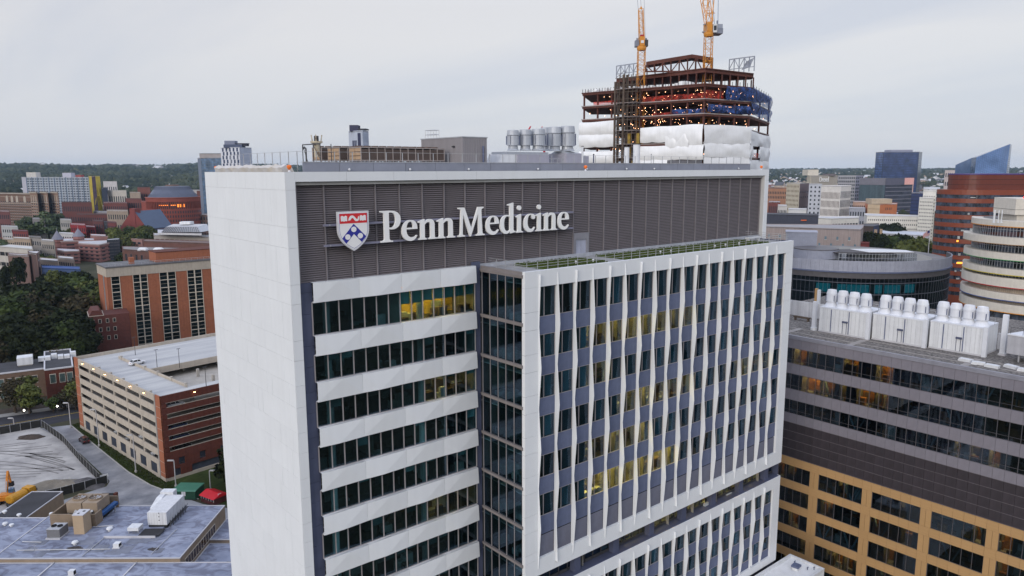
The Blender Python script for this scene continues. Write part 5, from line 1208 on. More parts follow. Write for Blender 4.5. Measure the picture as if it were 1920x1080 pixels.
# white air handler with stepped ducts
RT = lthing('air_handler', 'long white ribbed air handler with stepped hood on the grey roof', 'air handler', -65.4, 127.6, ZR+0.3)
w = MB(); w.box(-1.75, 1.75, 0, 7.6, 0.35, 2.75); w.obj('casing', WPAINT, RT)
rb_ = MB()
for k in range(13): rb_.box(-1.8, 1.8, 0.2+0.58*k, 0.27+0.58*k, 2.75, 2.80)
for k in range(7): rb_.box(-1.6+0.52*k, -1.56+0.52*k, -0.03, 0.02, 0.4, 2.7)
for k in range(12): rb_.box(1.74, 1.79, 0.3+0.62*k, 0.35+0.62*k, 0.4, 2.7)
rb_.obj('seam', EDGE, RT)
h = MB(); h.box(-2.9, -1.78, 3.4, 6.2, 0.35, 2.0); h.box(-2.9, -0.4, 7.65, 9.2, 0.35, 3.3); h.box(-2.9, -1.78, 6.21, 7.64, 0.35, 2.9); h.add([(-2.9, 3.4, 2.01), (-1.78, 3.4, 2.01), (-1.78, 6.2, 2.9), (-2.9, 6.2, 2.9), (-2.9, 6.2, 2.01), (-1.78, 6.2, 2.01)], [(0,1,2,3), (0,3,4), (1,5,2), (3,2,5,4)]); h.obj('intake_hood', WPAINT, RT)
fr = MB()
for k in range(7): fr.beam((2.3, 0.2+1.05*k, 0.4), (2.3, 1.2+1.05*k, 1.0), 0.09); fr.box(2.25, 2.35, 0.2+1.05*k, 0.3+1.05*k, -0.3, 1.2)
fr.box(2.2, 2.4, 0, 7.7, 0.30, 0.42); fr.obj('service_frame', FRAMED, RT); cu2 = MB(); cu2.box(-1.7, 1.7, 0.1, 7.5, -0.28, 0.35); cu2.obj('curb', DARK, RT)
for z in (1.2, 1.9, 2.6): MB().box(0.3, 0.45, -0.06, -0.02, z, z+0.15).obj('latch', DARK, RT)
sb = lthing('white_duct_box', 'low white duct box on legs left of the air handler', 'duct', -68.6, 125.9, ZR+0.3); MB().box(-1.0, 1.0, -0.9, 0.9, 0.5, 1.1).obj('duct', WPAINT, sb); l_ = MB(); l_.box(-0.9, -0.8, -0.8, -0.7, 0, 0.5); l_.box(0.8, 0.9, -0.8, -0.7, 0, 0.5); l_.box(0.8, 0.9, 0.7, 0.8, 0, 0.5); l_.obj('leg', STEELG, sb)
def small_unit(label, r, a, z, w, d, h):
    t = lthing('roof_unit', label, 'roof unit', r, a, z); MB().box(-w/2, w/2, -d/2, d/2, 0.15, h).obj('casing', WPAINT, t); MB().box(-w/2-.15, w/2+.15, -d/2-.15, d/2+.15, 0, 0.14).obj('base', EDGE, t); MB().box(w/2+0.001, w/2+0.03, -d/2+0.1, d/2-0.1, 0.25, h-0.1).obj('grille', DARK, t); return t
small_unit('small white box unit alone on the grey roof below the air handler', -69.2, 120.7, ZR, 1.0, 1.0, 0.85)
small_unit('small white louvred unit on the nearest grey roof at the bottom', -72.6, 112.9, ZR-0.75, 0.9, 0.8, 0.95)
al_ = thing('aerial', 'thin wire aerial standing on the edge of the grey roof', 'aerial', G(66, 1040, ZR-0.35), LROT); MB().tube((0,0,0), (0,0,2.0), 0.03, 5).obj('mast', STEELG, al_); a2 = MB(); a2.tube((-0.7,0,1.2), (0.7,0,1.2), 0.02, 4); a2.tube((-0.4,0,1.7), (0.4,0,1.7), 0.02, 4); a2.obj('crossbar', STEELG, al_)
pt = MB(); rg = random.Random(19); pp_ = MB()
for q in range(14):
    r_, a_ = rg.uniform(-87, -58), rg.uniform(118, 124); w_, d_ = rg.uniform(.5, 1.8), rg.uniform(.5, 1.4); pt.box(r_-w_, r_+w_, a_-d_, a_+d_, ZR+.001, ZR+.012+q*.0012)
for q in range(10):
    r_, a_ = rg.uniform(-95, -50), rg.uniform(96, 115); w_, d_ = rg.uniform(.5, 2.0), rg.uniform(.5, 1.4); pt.box(r_-w_, r_+w_, a_-d_, a_+d_, ZR-.749, ZR-.738+q*.0012)
pt.obj('membrane_patch', mat('membrane_patch_grey', (.20, .215, .27), var=.3, scale=.3), LW, kind='stuff')
for (x0, y0, x1, y1) in ((-86, 119.5, -70, 119.8), (-73.5, 117.5, -73.2, 124), (-62, 118, -61.6, 127), (-87, 122.5, -83.5, 122.3), (-77.5, 128, -74, 128.4)): pp_.tube((x0, y0, ZR+.16), (x1, y1, ZR+.16), .07, 6)
pp_.obj('conduit', STEELG, LW, kind='stuff')
# stain puddles of dirt with their own outline
pud = MB(); rg = random.Random(6)
for (r_, a_, rx, ry) in ((-76.5, 120.4, 1.4, 0.7), (-62.6, 120.0, 1.1, 0.6), (-49.5, 121.5, 1.9, 0.9), (-45.5, 109.5, 2.6, 1.0)):
    z = ZR if r_ < -57 and a_ > 117 else (ZR-3.6 if a_ > 117 else ZR-0.75)
    pud.sheet([(r_+rx*math.cos(t)*rg.uniform(.7, 1.2), a_+ry*math.sin(t)*rg.uniform(.7, 1.2), z+0.006) for t in np.linspace(0, 6.28, 22, endpoint=False)])
pud.obj('roof_stain', mat('wet_dirt', (0.045, 0.035, 0.033), rough=0.6, var=0.4, scale=2), LW)
dk = thing('roof_hatch', 'low dark sheeted shed with a stub chimney behind the grey roof', 'shed', G(203, 949, 0), LROT); MB().box(-1.9, 1.5, -1, 1.5, 0, 2.2).obj('wall', TANB, dk); MB().box(-2.0, 1.6, -1.1, 1.6, 2.205, 2.4).obj('roof', DARK, dk); MB().box(1.65, 2.3, -0.5, 0.3, 0, 3.2).obj('chimney', BRK, dk)
dk['label'] = 'low shed with black roof and stub brick chimney behind the grey roof'
# ================================================================== laboratory building on the right: grey panel bands above, tan bands below
LBX = 90.3
def LL(x, y, z=0): return Vector((LBX+y, 20-x, z))
LA = thing('laboratory_building', 'large building with grey panel bands and glass strips above tan striped floors', 'building', (LBX, 20, 0), -math.pi/2)
GPAN = mat('mauve_grey_panel', (0.20, 0.188, 0.220), rough=0.55, var=0.06, scale=0.8, streak=0.06)
SCRN = mat('dark_brown_screen', (0.042, 0.034, 0.041), rough=0.6, var=0.18, scale=0.5, streak=0.2)
TANP = mat('ochre_terracotta_panel', (0.43, 0.262, 0.118), rough=0.7, var=0.07, scale=2.0, stretch=(0.15, 0.15, 9))
LFR = mat('lab_frame', (0.10, 0.095, 0.105), rough=0.5)
GL_LAB = glass('lab_glass', (0.38, 0.45, 0.49), refl=0.075, grazing=0.5, rtint=(0.5, 0.58, 0.7), wave=0.05)
LEN, DEP, ZL = 66.0, 46.0, 45.7
PW = 1.5; i0, i1 = 7, 44
bands = [(45.05, 43.45), (40.75, 38.95), (36.2, 34.3), (31.85, 30.2)]
stripsL = [(43.45, 40.75), (38.95, 36.2), (34.3, 31.85)]
msh = {}
for (z1, z0) in bands:
    h = z1-z0
    me = MB().box(0.015, PW-0.015, 0, 0.25, 0.015, h-0.015).mesh('panel', GPAN)
    for i in range(i0, i1): put('panel', me, LA, (PW*i, 0.0 + (0.012 if i % 2 else 0), z0))
    MB().box(0, LEN, 0.12, 0.5, z0+0.02, z1-0.02).obj('wall', LFR, LA)
for (z1, z0) in stripsL:
    h = z1-z0; f = MB(); f.box(0, LEN, 0.06, 0.2, z0, z0+0.06); f.box(0, LEN, 0.06, 0.2, z1-0.06, z1); f.box(0, LEN, 0.08, 0.18, z0+0.62, z0+0.66)
    for i in range(i0, i1+1): f.box(PW*i-0.03, PW*i+0.03, -0.02, 0.2, z0+0.06, z1-0.06)
    fo = f.obj('strip_window', LFR, LA); me = MB().box(0.031, PW-0.031, 0, 0.012, 0.061, h-0.061).mesh('pane', GL_LAB)
    for i in range(i0, i1): put('pane', me, fo, (PW*i, 0.12, z0))
# dark ventilated screen storey
me = MB().box(0.02, PW-0.02, 0, 0.1, 0.02, 1.52).mesh('screen_panel', SCRN)
for i in range(i0, i1):
    for j in range(4): put('screen_panel', me, LA, (PW*i, 0.12+(0.01 if (i+j) % 2 else 0), 23.95+1.56*j))
sr = MB()
for j in range(5): sr.box(0, LEN, 0.04, 0.12, 23.95+1.56*j-0.04, 23.95+1.56*j+0.03)
sr.obj('screen_rail', mat('screen_rail_brown', (0.12, 0.105, 0.115), rough=0.5), LA); MB().box(0, LEN, 0.25, 0.4, 23.8, 30.2).obj('wall', DARK, LA)
# tan storeys
tb = []; z = 23.9
for j in range(6): tb.append((z, z-1.45)); z -= 4.24
me = MB().box(0.012, PW-0.012, 0, 0.3, 0.01, 1.44).mesh('tan_panel', TANP)
mod = 6*PW; off = 3.55*PW
winsh = {}
for j, (z1, z0) in enumerate(tb):
    for i in range(i0, i1): put('tan_panel', me, LA, (PW*i, -0.05, z0))
    MB().box(0, LEN, 0.2, 0.5, z0+0.02, z1-0.02).obj('wall', TANC, LA)
    if j == 5: break
    w1, w0 = z0, tb[j+1][0]; h = w1-w0
    for k in range(1, 8):
        xa = off+mod*k
        for q in (0, 1): MB().box(xa-0.78+0.80*q, xa-0.02+0.80*q, -0.045, 0.3, w0+0.01, w1-0.01).obj('tan_pier', TANP, LA)
        if 'w' not in winsh:
            ww = mod-1.58; f = MB(); f.box(0, ww, 0.1, 0.24, 0, 0.06); f.box(0, ww, 0.1, 0.24, h-0.06, h)
            for t_ in np.linspace(0.03, ww-0.03, 6): f.box(t_-0.03, t_+0.03, 0.06, 0.24, 0.06, h-0.06)
            g = MB()
            for t_ in range(5): g.box(0.06+(ww-0.06)/5*t_+0.01, 0.03+(ww-0.06)/5*(t_+1)-0.03, 0.15, 0.162, 0.062, h-0.062)
            winsh['w'] = (f.mesh('window', LFR), g.mesh('pane', GL_LAB))
        o = put('window', winsh['w'][0], LA, (xa+0.79, 0, w0)); put('pane', winsh['w'][1], o)
MB().box(0, LEN, 0, 0.4, 0, tb[5][1]).obj('wall', TANC, LA)
co = MB(); co.box(0, LEN, -0.10, 0.55, ZL-0.62, ZL-0.30); co.box(0, LEN, -0.02, 0.45, ZL-0.29, ZL-0.02); co.obj('coping', mat('coping_grey', (0.25, 0.25, 0.29), rough=0.5), LA)
shl = MB(); shl.box(0, 0.4, 0.5, DEP, 0, ZL-0.6); shl.box(LEN-0.4, LEN, 0.5, DEP, 0, ZL-0.6); shl.box(0, LEN, DEP, DEP+0.4, 0, ZL-0.6); shl.obj('wall', GPAN, LA)
# roof of stone ballast with paver walkways
GRVL = mat('roof_ballast_stone', (0.075, 0.070, 0.068), rough=0.95, col2=(0.24, 0.22, 0.205), var=0.05, scale=2.4, lo=0.40, hi=0.62, bump=0.6)
MB().box(0.4, LEN-0.4, 0.56, DEP, ZL-0.9, ZL-0.35).obj('roof', GRVL, LA)
pv = MB()
for x in (15.2, 27.0, 44.0): pv.box(x-0.5, x+0.5, 0.6, 7.6, ZL-0.349, ZL-0.30)
pv.box(0.5, LEN, 3.6, 3.85, ZL-0.349, ZL-0.29); pv.box(0.5, LEN, 6.9, 7.1, ZL-0.349, ZL-0.28)
pv.obj('walkway_paver', mat('paver_grey', (0.28, 0.26, 0.25), var=0.15, scale=1.0), LA)
# parapet wall behind, and inner structure
# rooms behind the glass
ri = random.Random(17)
sl = MB(); ib = MB(); fu = MB(); fo_ = MB(); cl_ = MB()
ORW = mat('orange_timber_joinery', (0.40, 0.17, 0.045), rough=0.7, var=0.4, scale=1.5)
BRACE = mat('pale_blue_brace', (0.38, 0.52, 0.58), rough=0.6)
levels = [(z1, z0) for z1, z0 in stripsL]+[(tb[j][1], tb[j+1][0]) for j in range(5)]
bmb = MB()
for n_, (z1, z0) in enumerate(levels):
    sl.box(0.4, LEN-0.4, 0.5, 14, z0-0.75, z0-0.35); sl.box(0.4, LEN-0.4, 0.52, 14, z1+0.15, z1+0.30)
    ib.box(0.4, LEN-0.4, 8.0, 8.2, z0-0.35, z1+0.15)
    for x in np.arange(3, LEN, 6.0):
        if ri.random() < 0.6: ib.box(x, x+0.12, 1.6, 8.0, z0-0.35, z1+0.15)
    for q in range(130):
        x = ri.uniform(9, LEN-3); y = ri.uniform(0.8, 6.5); s_ = ri.uniform(0.4, 1.0); (fu, cl_, fo_)[ri.choice((0, 0, 1, 2, 2))].box(x, x+1.5*s_, y, y+0.7*s_, z0-0.35, z0-0.35+ri.choice((0.75, 0.9, 1.3, 1.9, 0.5)))
    for q in range(3):
        x = ri.uniform(16, 52)
        for s_ in (-1, 1): bmb.beam((x+0.25*s_, 1.2, z0-0.3), (x+1.5*s_, 1.2, z1+0.1), 0.35, 0.2)
sl.obj('floor_slab', INT_CL, LA); ib.obj('interior_wall', INT_WL, LA); fu.obj('interior_furniture', INT_FU, LA, kind='stuff'); fo_.obj('interior_timber', ORW, LA, kind='stuff'); cl_.obj('interior_equipment', INT_FW, LA, kind='stuff'); bmb.obj('brace', BRACE, LA)
LITO = glow('lab_ceiling_light', (1.0, 0.52, 0.13), 24.0)
for (px0, px1, lv) in ((1484, 1508, 0), (1512, 1520, 0), (1526, 1532, 0), (1578, 1606, 0), (1640, 1672, 0), (1502, 1536, 1), (1538, 1564, 1), (1574, 1586, 1), (1606, 1640, 1), (1642, 1668, 1), (1690, 1696, 1), (1800, 1812, 2), (1830, 1850, 2), (1868, 1890, 2)):
    z1, z0 = levels[lv]; xa = 20-onX(px0, 700, LBX).y; xb = 20-onX(px1, 700, LBX).y
    MB().box(xa, xb, 1.4, 2.2, z1+0.08, z1+0.13).obj('ceiling_light', LITO, LA); MB().box(xa, xb, 2.9, 3.0, z0-0.34, z1+0.13).obj('lit_joinery', ORW, LA); MB().box(xa-.1, xa-.02, .5, 3, z0-.34, z1+.13).box(xb+.02, xb+.1, .5, 3, z0-.34, z1+.13).obj('interior_wall', INT_WL, LA)
for q in range(36):
    lv = ri.randint(3, 7); z1, z0 = levels[lv]; x = ri.uniform(15, 52); w_ = ri.uniform(0.6, 2.2); MB().box(x, x+w_, 1.3, 1.9, z1+0.08, z1+0.13).obj('ceiling_light', LITO, LA); MB().box(x, x+w_, 2.6, 2.7, z0-0.34, z1+.13).obj('lit_joinery', ORW, LA); MB().box(x-.1, x-.02, .5, 2.7, z0-.34, z1+.13).box(x+w_+.02, x+w_+.1, .5, 2.7, z0-.34, z1+.13).obj('interior_wall', INT_WL, LA)

# ---- white fan plant on its roof: three units, each with four exhaust stacks
FANW = mat('fan_stack_white', (0.66, 0.68, 0.73), rough=0.45, var=0.06, streak=0.08)
xyu = [(18.3, 26.9, 8.0, 'first white plant unit with four exhaust stacks, nearest the white tower'), (27.3, 35.6, 8.9, 'middle white plant unit with four exhaust stacks on the ballast roof'), (36.1, 44.0, 9.6, 'last white plant unit with four exhaust stacks, at the right')]
HU = 4.3
def stack_fan(parent, x, y, z, r=0.92):
    m = MB(); m.lathe(x, y, [(r*1.28, z), (r*0.92, z+0.55), (r*0.80, z+0.85)], 16); o = m.obj('fan_base', FANW, parent)
    MB().lathe(x, y, [(r*0.98, z+0.86), (r*1.02, z+0.95), (r*0.95, z+2.15), (r*0.90, z+2.16)], 18, 0).obj('fan_barrel', FANW, o, smooth=False)
    MB().lathe(x, y, [(r*0.99, z+2.17), (r*0.97, z+2.30), (r*0.78, z+2.95), (r*0.72, z+2.97), (r*0.66, z+2.6)], 18).obj('wind_band', FANW, o)
    MB().lathe(x, y, [(r*0.70, z+2.55), (r*0.70, z+2.58)], 16).obj('fan_throat', DARK, o)
    for a in (2.2, 3.9, 5.6, 0.6):
        MB().prism([(x+math.cos(a)*r*1.0-.05, y+math.sin(a)*r*1.0-.05), (x+math.cos(a)*r*1.12, y+math.sin(a)*r*1.12-.05), (x+math.cos(a)*r*1.12, y+math.sin(a)*r*1.12+.05), (x+math.cos(a)*r*1.0-.05, y+math.sin(a)*r*1.0+.05)], z+1.0, z+2.0).obj('fan_fin', GREYSP, o)
for (xa, xb, yy, lab) in xyu:
    U_ = thing('plant_unit', lab, 'plant unit', LL(xa, yy, ZL-0.35), -math.pi/2, 'white fan plant units on the ballast roof'); w = xb-xa
    MB().box(0, w-0.25, 0, 6.2, 0.25, HU).obj('casing', WPAINT, U_); MB().box(-0.05, w-0.2, -0.05, 6.25, 0, 0.24).obj('curb', EDGE, U_)
    sm = MB()
    for t_ in (0.25, 0.62): sm.box(w*t_-0.07, w*t_+0.07, -0.06, 0.02, 0.3, HU-0.1)
    sm.obj('seam_strip', GREYSP, U_)
    pn = MB()
    for k in range(12): pn.box(w*k/12-0.012, w*k/12+0.012, -0.02, 0.01, 0.3, HU)
    pn.obj('panel_seam', STEELG, U_)
    fl_ = MB(); fl_.box(-0.02, w-0.22, -0.06, 6.2, HU+0.005, HU+0.22); fl_.obj('roof_edge', FANW, U_)
    MB().box(w-0.24, w+0.35, -0.25, 0.35, 0, HU+0.4).obj('corner_post', FANW, U_)
    ld = MB(); ld.box(w*0.50, w*0.50+0.06, -0.16, -0.1, 0.3, 2.2); ld.box(w*0.58, w*0.58+0.06, -0.16, -0.1, 0.3, 2.2); ld.box(w*0.49, w*0.60, -0.2, -0.02, 2.2, 2.5); ld.obj('ladder', GREYDK, U_)
    for k in range(4): stack_fan(U_, w*(0.14+0.235*k), 1.7, HU+0.22)
    rl2 = MB()
    for k in range(6): rl2.box(w*k/5-.03, w*k/5+.03, 3.6, 3.66, HU+0.2, HU+1.3)
    rl2.box(0, w, 3.6, 3.66, HU+0.75, HU+0.8); rl2.box(0, w, 3.6, 3.66, HU+1.25, HU+1.3); rl2.obj('handrail', RAILM, U_)
po_ = thing('corner_column', 'tall pale steel column at the left end of the white plant units', 'column', LL(17.3, 8.2, ZL-0.35), -math.pi/2); MB().box(-0.3, 0.3, -0.3, 0.3, 0.5, HU+0.9).obj('post', FANW, po_); MB().lathe(0, 0, [(0.55, 0), (0.55, 0.5)], 10).obj('foot', WPAINT, po_)
pw_ = thing('roof_parapet_wall', 'low weathered white wall across the ballast roof behind the plant units', 'wall', LL(0, 18.5, ZL-0.35), -math.pi/2)
for k in range(8): MB().box(0.5+2.8*k, 3.25+2.8*k, 0, 0.3, 0, 2.9).obj('panel', mat('weathered_white_panel', (0.60, 0.60, 0.62), var=0.08, streak=0.4), pw_)
pw2 = thing('roof_parapet_wall', 'low weathered white wall right of the last plant unit', 'wall', LL(43, 17, ZL-0.35), -math.pi/2)
for k in range(4): MB().box(0.5+2.8*k, 3.25+2.8*k, 0, 0.3, 0, 2.6).obj('panel', MATS['weathered_white_panel'], pw2)
ps = thing('pipe_stack', 'tan and white pair of upright pipes behind the low white wall', 'pipe', LL(11.5, 20, ZL-0.35), -math.pi/2); MB().box(-0.5, -0.05, -0.25, 0.25, 0, 5.6).obj('pipe', TANP, ps); MB().box(0.0, 0.5, -0.25, 0.25, 0, 5.4).obj('pipe', WPAINT, ps)
pt_ = thing('timber_stack', 'brown timber trestle lying on the ballast roof by the low wall', 'trestle', LL(11.5, 14.5, ZL-0.35), -math.pi/2); MB().box(-1.6, 1.6, -0.3, 0.3, 0.5, 0.75).obj('beam', INT_FU, pt_); t2 = MB(); t2.box(-1.4, -1.2, -0.3, 0.3, 0, 0.5); t2.box(1.2, 1.4, -0.3, 0.3, 0, 0.5); t2.obj('leg', INT_FU, pt_)
gd = thing('air_duct', 'big grey air duct on legs at the right end of the ballast roof', 'duct', LL(47.0, 9.5, ZL-0.35), -math.pi/2); MB().prism([(0, 0), (9, -0.5), (9, 4.5), (1.2, 4.5)], 1.2, 4.0).obj('duct', mat('duct_grey', (0.40, 0.40, 0.43), var=0.1, streak=0.15), gd)
MB().prism([(-0.1, -0.1), (9.1, -0.6), (9.1, 4.6), (1.1, 4.6)], 4.005, 4.2).obj('duct_top', FANW, gd); l_ = MB()
for x in (1.5, 4.5, 7.5):
    for y in (0.6, 3.6): l_.box(x-0.1, x+0.1, y-0.1, y+0.1, 0, 1.2)
l_.obj('leg', STEELG, gd)
hr = MB()
for k in range(6): hr.box(0.2+1.6*k, 0.25+1.6*k, 0.2, 0.25, 4.2, 5.2)
hr.box(0.2, 8.5, 0.2, 0.25, 5.15, 5.2); hr.obj('handrail', FRAMED, gd)
rp2 = random.Random(9)
pl0 = None
for k in range(5):
    x, y = 43.2+1.9*k, 4.6+rp2.uniform(-0.8, 1.2)
    t = thing('insulation_board', ['white board stack lying left on the ballast roof corner', 'white board lying second from left on the ballast roof corner', 'white board lying in the middle of the ballast roof corner', 'white board lying fourth from left on the ballast roof corner', 'white board lying rightmost on the ballast roof corner'][k], 'board', LL(x, y, ZL-0.35), -math.pi/2+rp2.uniform(-.4, .4), 'loose white boards on the ballast roof')
    for j in range(2): MB().box(-0.9+0.1*j, 0.9, -0.45, 0.45, 0.22*j, 0.22*j+0.2).obj('board', WPAINT, t)
vp = thing('vent_pipe', 'tall white vent pipe rising past the right end of the plant units', 'pipe', LL(45.5, 13, ZL-0.35), -math.pi/2); MB().box(-0.35, 0.35, -0.3, 0.3, 0, 6.4).obj('pipe', FANW, vp); MB().box(-0.5, 0.5, -0.45, 0.45, 0, 0.3).obj('base', EDGE, vp)

# ================================================================== white-roofed podium at the foot of the white wing
PZ = 14.4
PD = thing('podium', 'low white-roofed podium at the foot of the white wing with a small roof unit', 'building', (76.0, -7.5, 0))
MB().box(-55, 0, -5.6, 0, 0, PZ-0.5).obj('wall', WHITE, PD); MB().box(-54.6, -0.4, -5.2, -0.4, PZ-0.49, PZ-0.35).obj('roof', mat('white_roof', (0.78, 0.79, 0.81), var=0.08, scale=0.5), PD)
pe = MB(); pe.box(-55, 0, -0.39, 0.02, PZ-0.49, PZ); pe.box(-55, 0, -5.62, -5.21, PZ-0.49, PZ); pe.box(-0.39, 0.02, -5.2, -0.4, PZ-0.49, PZ); pe.obj('parapet', WPAINT, PD)
pu = thing('roof_unit', 'small grey hooded roof unit on the white podium roof', 'roof unit', (73.0, -10.2, PZ-0.35), 0.1); MB().box(-0.45, 0.45, -0.4, 0.4, 0, 0.45).obj('curb', WPAINT, pu); MB().box(-0.6, 0.6, -0.55, 0.55, 0.46, 0.75).obj('hood', GREYSP, pu)
for i, (x, y) in enumerate(((74.4, -9.2), (74.2, -11.4), (75.0, -12.0))):
    t = thing('vent_stub', ['small stub vent near the far corner of the white podium roof', 'small stub vent at the right of the white podium roof', 'small stub vent nearest the right edge of the podium roof'][i], 'vent', (x, y, PZ-0.35)); MB().tube((0,0,0), (0,0,0.5), 0.06, 6).obj('pipe', GREYDK, t); MB().box(-0.25, 0.25, -0.04, 0.04, 0.35, 0.42).obj('bar', GREYDK, t)

# ================================================================== round glass building with grey parapet and roof terrace
RC = G(1574, 468, 40.0); RR = 41.5; RZ = 40.0
RB = thing('round_glass_building', 'broad round dark glass building with pale grey parapet and a roof canopy', 'building', (RC.x, RC.y, 0))
NAVY = glass('navy_curtain_glass', (0.10, 0.16, 0.19), refl=0.035, grazing=0.4, rtint=(0.35, 0.5, 0.62), wave=0.06)
RGP = mat('pale_blue_grey_panel', (0.33, 0.345, 0.42), rough=0.5, var=0.07, streak=0.06)
ac = math.atan2(CY-RC.y, CX-RC.x); NSEG = 88
A0, A1 = ac-1.75, ac+1.75
def arc_panel(r, a, b, z0, z1, th=0.25, out=0.0):
    r = r+out; return MB().prism([(r*math.cos(a), r*math.sin(a)), (r*math.cos(b), r*math.sin(b)), ((r-th)*math.cos(b), (r-th)*math.sin(b)), ((r-th)*math.cos(a), (r-th)*math.sin(a))], z0, z1)
def arc_ring(mb, r0, r1, z0, z1, a0, a1, n):
    for k in range(n):
        a, b = a0+(a1-a0)*k/n, a0+(a1-a0)*(k+1)/n; mb.prism([(r1*math.cos(a), r1*math.sin(a)), (r1*math.cos(b), r1*math.sin(b)), (r0*math.cos(b), r0*math.sin(b)), (r0*math.cos(a), r0*math.sin(a))], z0, z1)
    return mb
for k in range(NSEG):
    a, b = A0+(A1-A0)*k/NSEG, A0+(A1-A0)*(k+1)/NSEG; e_ = 0.0006
    me = arc_panel(RR, a+e_, b-e_, RZ-4.0, RZ).obj('parapet_panel', RGP, RB)
arc_ring(MB(), RR-0.5, RR-0.3, RZ-6.6, RZ-0.1, A0, A1, NSEG).obj('parapet_backing', LFR, RB)
lip = arc_ring(MB(), RR-0.25, RR+0.35, RZ-4.5, RZ-4.02, A0, A1, NSEG); lip.obj('cornice', GREYSP, RB)
MB().lathe(0, 0, [(RR-0.3, RZ-2.6), (RR-0.3, RZ-2.2)], 60).obj('roof', mat('round_roof_grey', (0.15, 0.145, 0.15), var=0.2, scale=0.2), RB)
rgl = 0.4
gls = MB(); fra = MB(); slb = MB()
for k in range(NSEG):
    a, b = A0+(A1-A0)*k/NSEG, A0+(A1-A0)*(k+1)/NSEG
    r = RR-rgl; gls.add([(r*math.cos(a), r*math.sin(a), 2), (r*math.cos(b), r*math.sin(b), 2), (r*math.cos(b), r*math.sin(b), RZ-4.5), (r*math.cos(a), r*math.sin(a), RZ-4.5)], [(0,1,2,3)])
    fra.tube((r*1.001*math.cos(a), r*1.001*math.sin(a), 2), (r*1.001*math.cos(a), r*1.001*math.sin(a), RZ-4.5), 0.06, 4)
gls.obj('curtain_wall_glass', NAVY, RB, kind='stuff')
for z in (RZ-8.3, RZ-12.6, RZ-16.9, RZ-21.2, RZ-25.5): arc_ring(fra, RR-0.45, RR-0.28, z-0.12, z+0.12, A0, A1, NSEG)
fra.obj('curtain_wall_frame', mat('blue_grey_frame', (0.10, 0.11, 0.14), rough=0.5), RB)
for z in (RZ-8.6, RZ-12.9, RZ-17.2, RZ-21.5, RZ-25.8): slb.lathe(0, 0, [(RR-1.0, z-0.3), (RR-1.0, z)], 50)
slb.lathe(0, 0, [(RR-7, 0), (RR-7, RZ-2)], 50); slb.obj('floor_slab', INT_WL, RB)
TEAL = glow('teal_lit_room', (0.03, 0.42, 0.50), 0.9)
te = []
for (px0, px1) in ((1512, 1540), (1530, 1552), (1570, 1590), (1592, 1640), (1652, 1668), (1674, 1710), (1722, 1750)):
    a0 = math.atan2(atD(px0, 540, 272).y-RC.y, atD(px0, 540, 272).x-RC.x); a1 = math.atan2(atD(px1, 540, 272).y-RC.y, atD(px1, 540, 272).x-RC.x)
    if a1 < a0: a0, a1 = a1, a0
    arc_ring(MB(), RR-2.6, RR-2.4, RZ-12.4, RZ-9.2, a0, a1, 5).obj('lit_blind', TEAL, RB)
# roof plant: ribbed drums, canopy, glass guard
DRM = mat('ribbed_blue_grey', (0.30, 0.32, 0.40), rough=0.5, var=0.06)
def ribdrum(name, label, c, r, z0, z1, sq=None):
    t = thing(name, label, 'roof plant room', (c.x, c.y, z0)); mb = MB()
    mb.lathe(0, 0, [(r, 0), (r, z1-z0)], 40); mb.obj('wall', DRM, t); rb = MB()
    for k in range(60): a = 2*math.pi*k/60; rb.box(r*math.cos(a)-0.07, r*math.cos(a)+0.07, r*math.sin(a)-0.07, r*math.sin(a)+0.07, 0, z1-z0)
    rb.obj('rib', DRM, t); MB().lathe(0, 0, [(r+0.15, z1-z0+0.005), (r+0.15, z1-z0+0.3)], 40).obj('coping', LFR, t)
c0 = atD(1530, 470, 296); ribdrum('round_plant_room', 'low pale ribbed drum on the roof of the round glass building', c0, 8.3, RZ-1.0, up_at(c0, 1530, 466))
c1 = atD(1505, 440, 306); t = thing('plant_room', 'tall pale blue panelled plant room behind the ribbed drum', 'roof plant room', (c1.x, c1.y, RZ-1.0), LROT-0.35); zt = up_at(c1, 1505, 436)-RZ+1
MB().box(-6.5, 5.6, -1, 9, 0, zt).obj('wall', DRM, t); rb = MB()
for k in range(13): rb.box(-6.5+1.0*k-.05, -6.5+1.0*k+.05, -1.07, -0.98, 0, zt)
rb.obj('rib', RGP, t); MB().box(-6.7, 5.8, -1.2, 9.2, zt+0.005, zt+0.35).obj('coping', RGP, t)
c2 = atD(1640, 470, 290); t = thing('roof_canopy', 'thin flat dark canopy with pale top over the round building roof', 'canopy', (c2.x, c2.y, RZ-1.0), LROT); zt = up_at(c2, 1640, 473)-RZ+1
MB().prism([(-17, -3), (13.5, -5), (14.5, 3), (4, 9), (-16, 8)], zt, zt+0.35, 0).obj('roof', mat('canopy_dark', (0.075, 0.07, 0.075), var=0.1), t); MB().prism([(-4, -3.6), (13, -4.7), (13.8, 2.7), (4, 8.4), (-6, 7.8)], zt+0.355, zt+0.5).obj('roof_sheet', WPAINT, t)
l_ = MB()
for x in (-14, -8, -2, 4, 10): l_.box(x-.15, x+.15, -2, -1.7, 0, zt); l_.box(x-.15, x+.15, 5, 5.3, 0, zt)
l_.obj('post', FRAMED, t); MB().box(-9, 9, 0, 4, 0, zt-0.8).obj('plant_enclosure', FRAMED, t)
t = thing('glass_guard', 'curved glazed guard wall along the roof terrace of the round building', 'guard rail', (RC.x, RC.y, RZ-1.0)); g_ = MB(); f_ = MB()
ga, gb = [math.atan2(atD(px, 490, 280).y-RC.y, atD(px, 490, 280).x-RC.x) for px in (1572, 1728)]
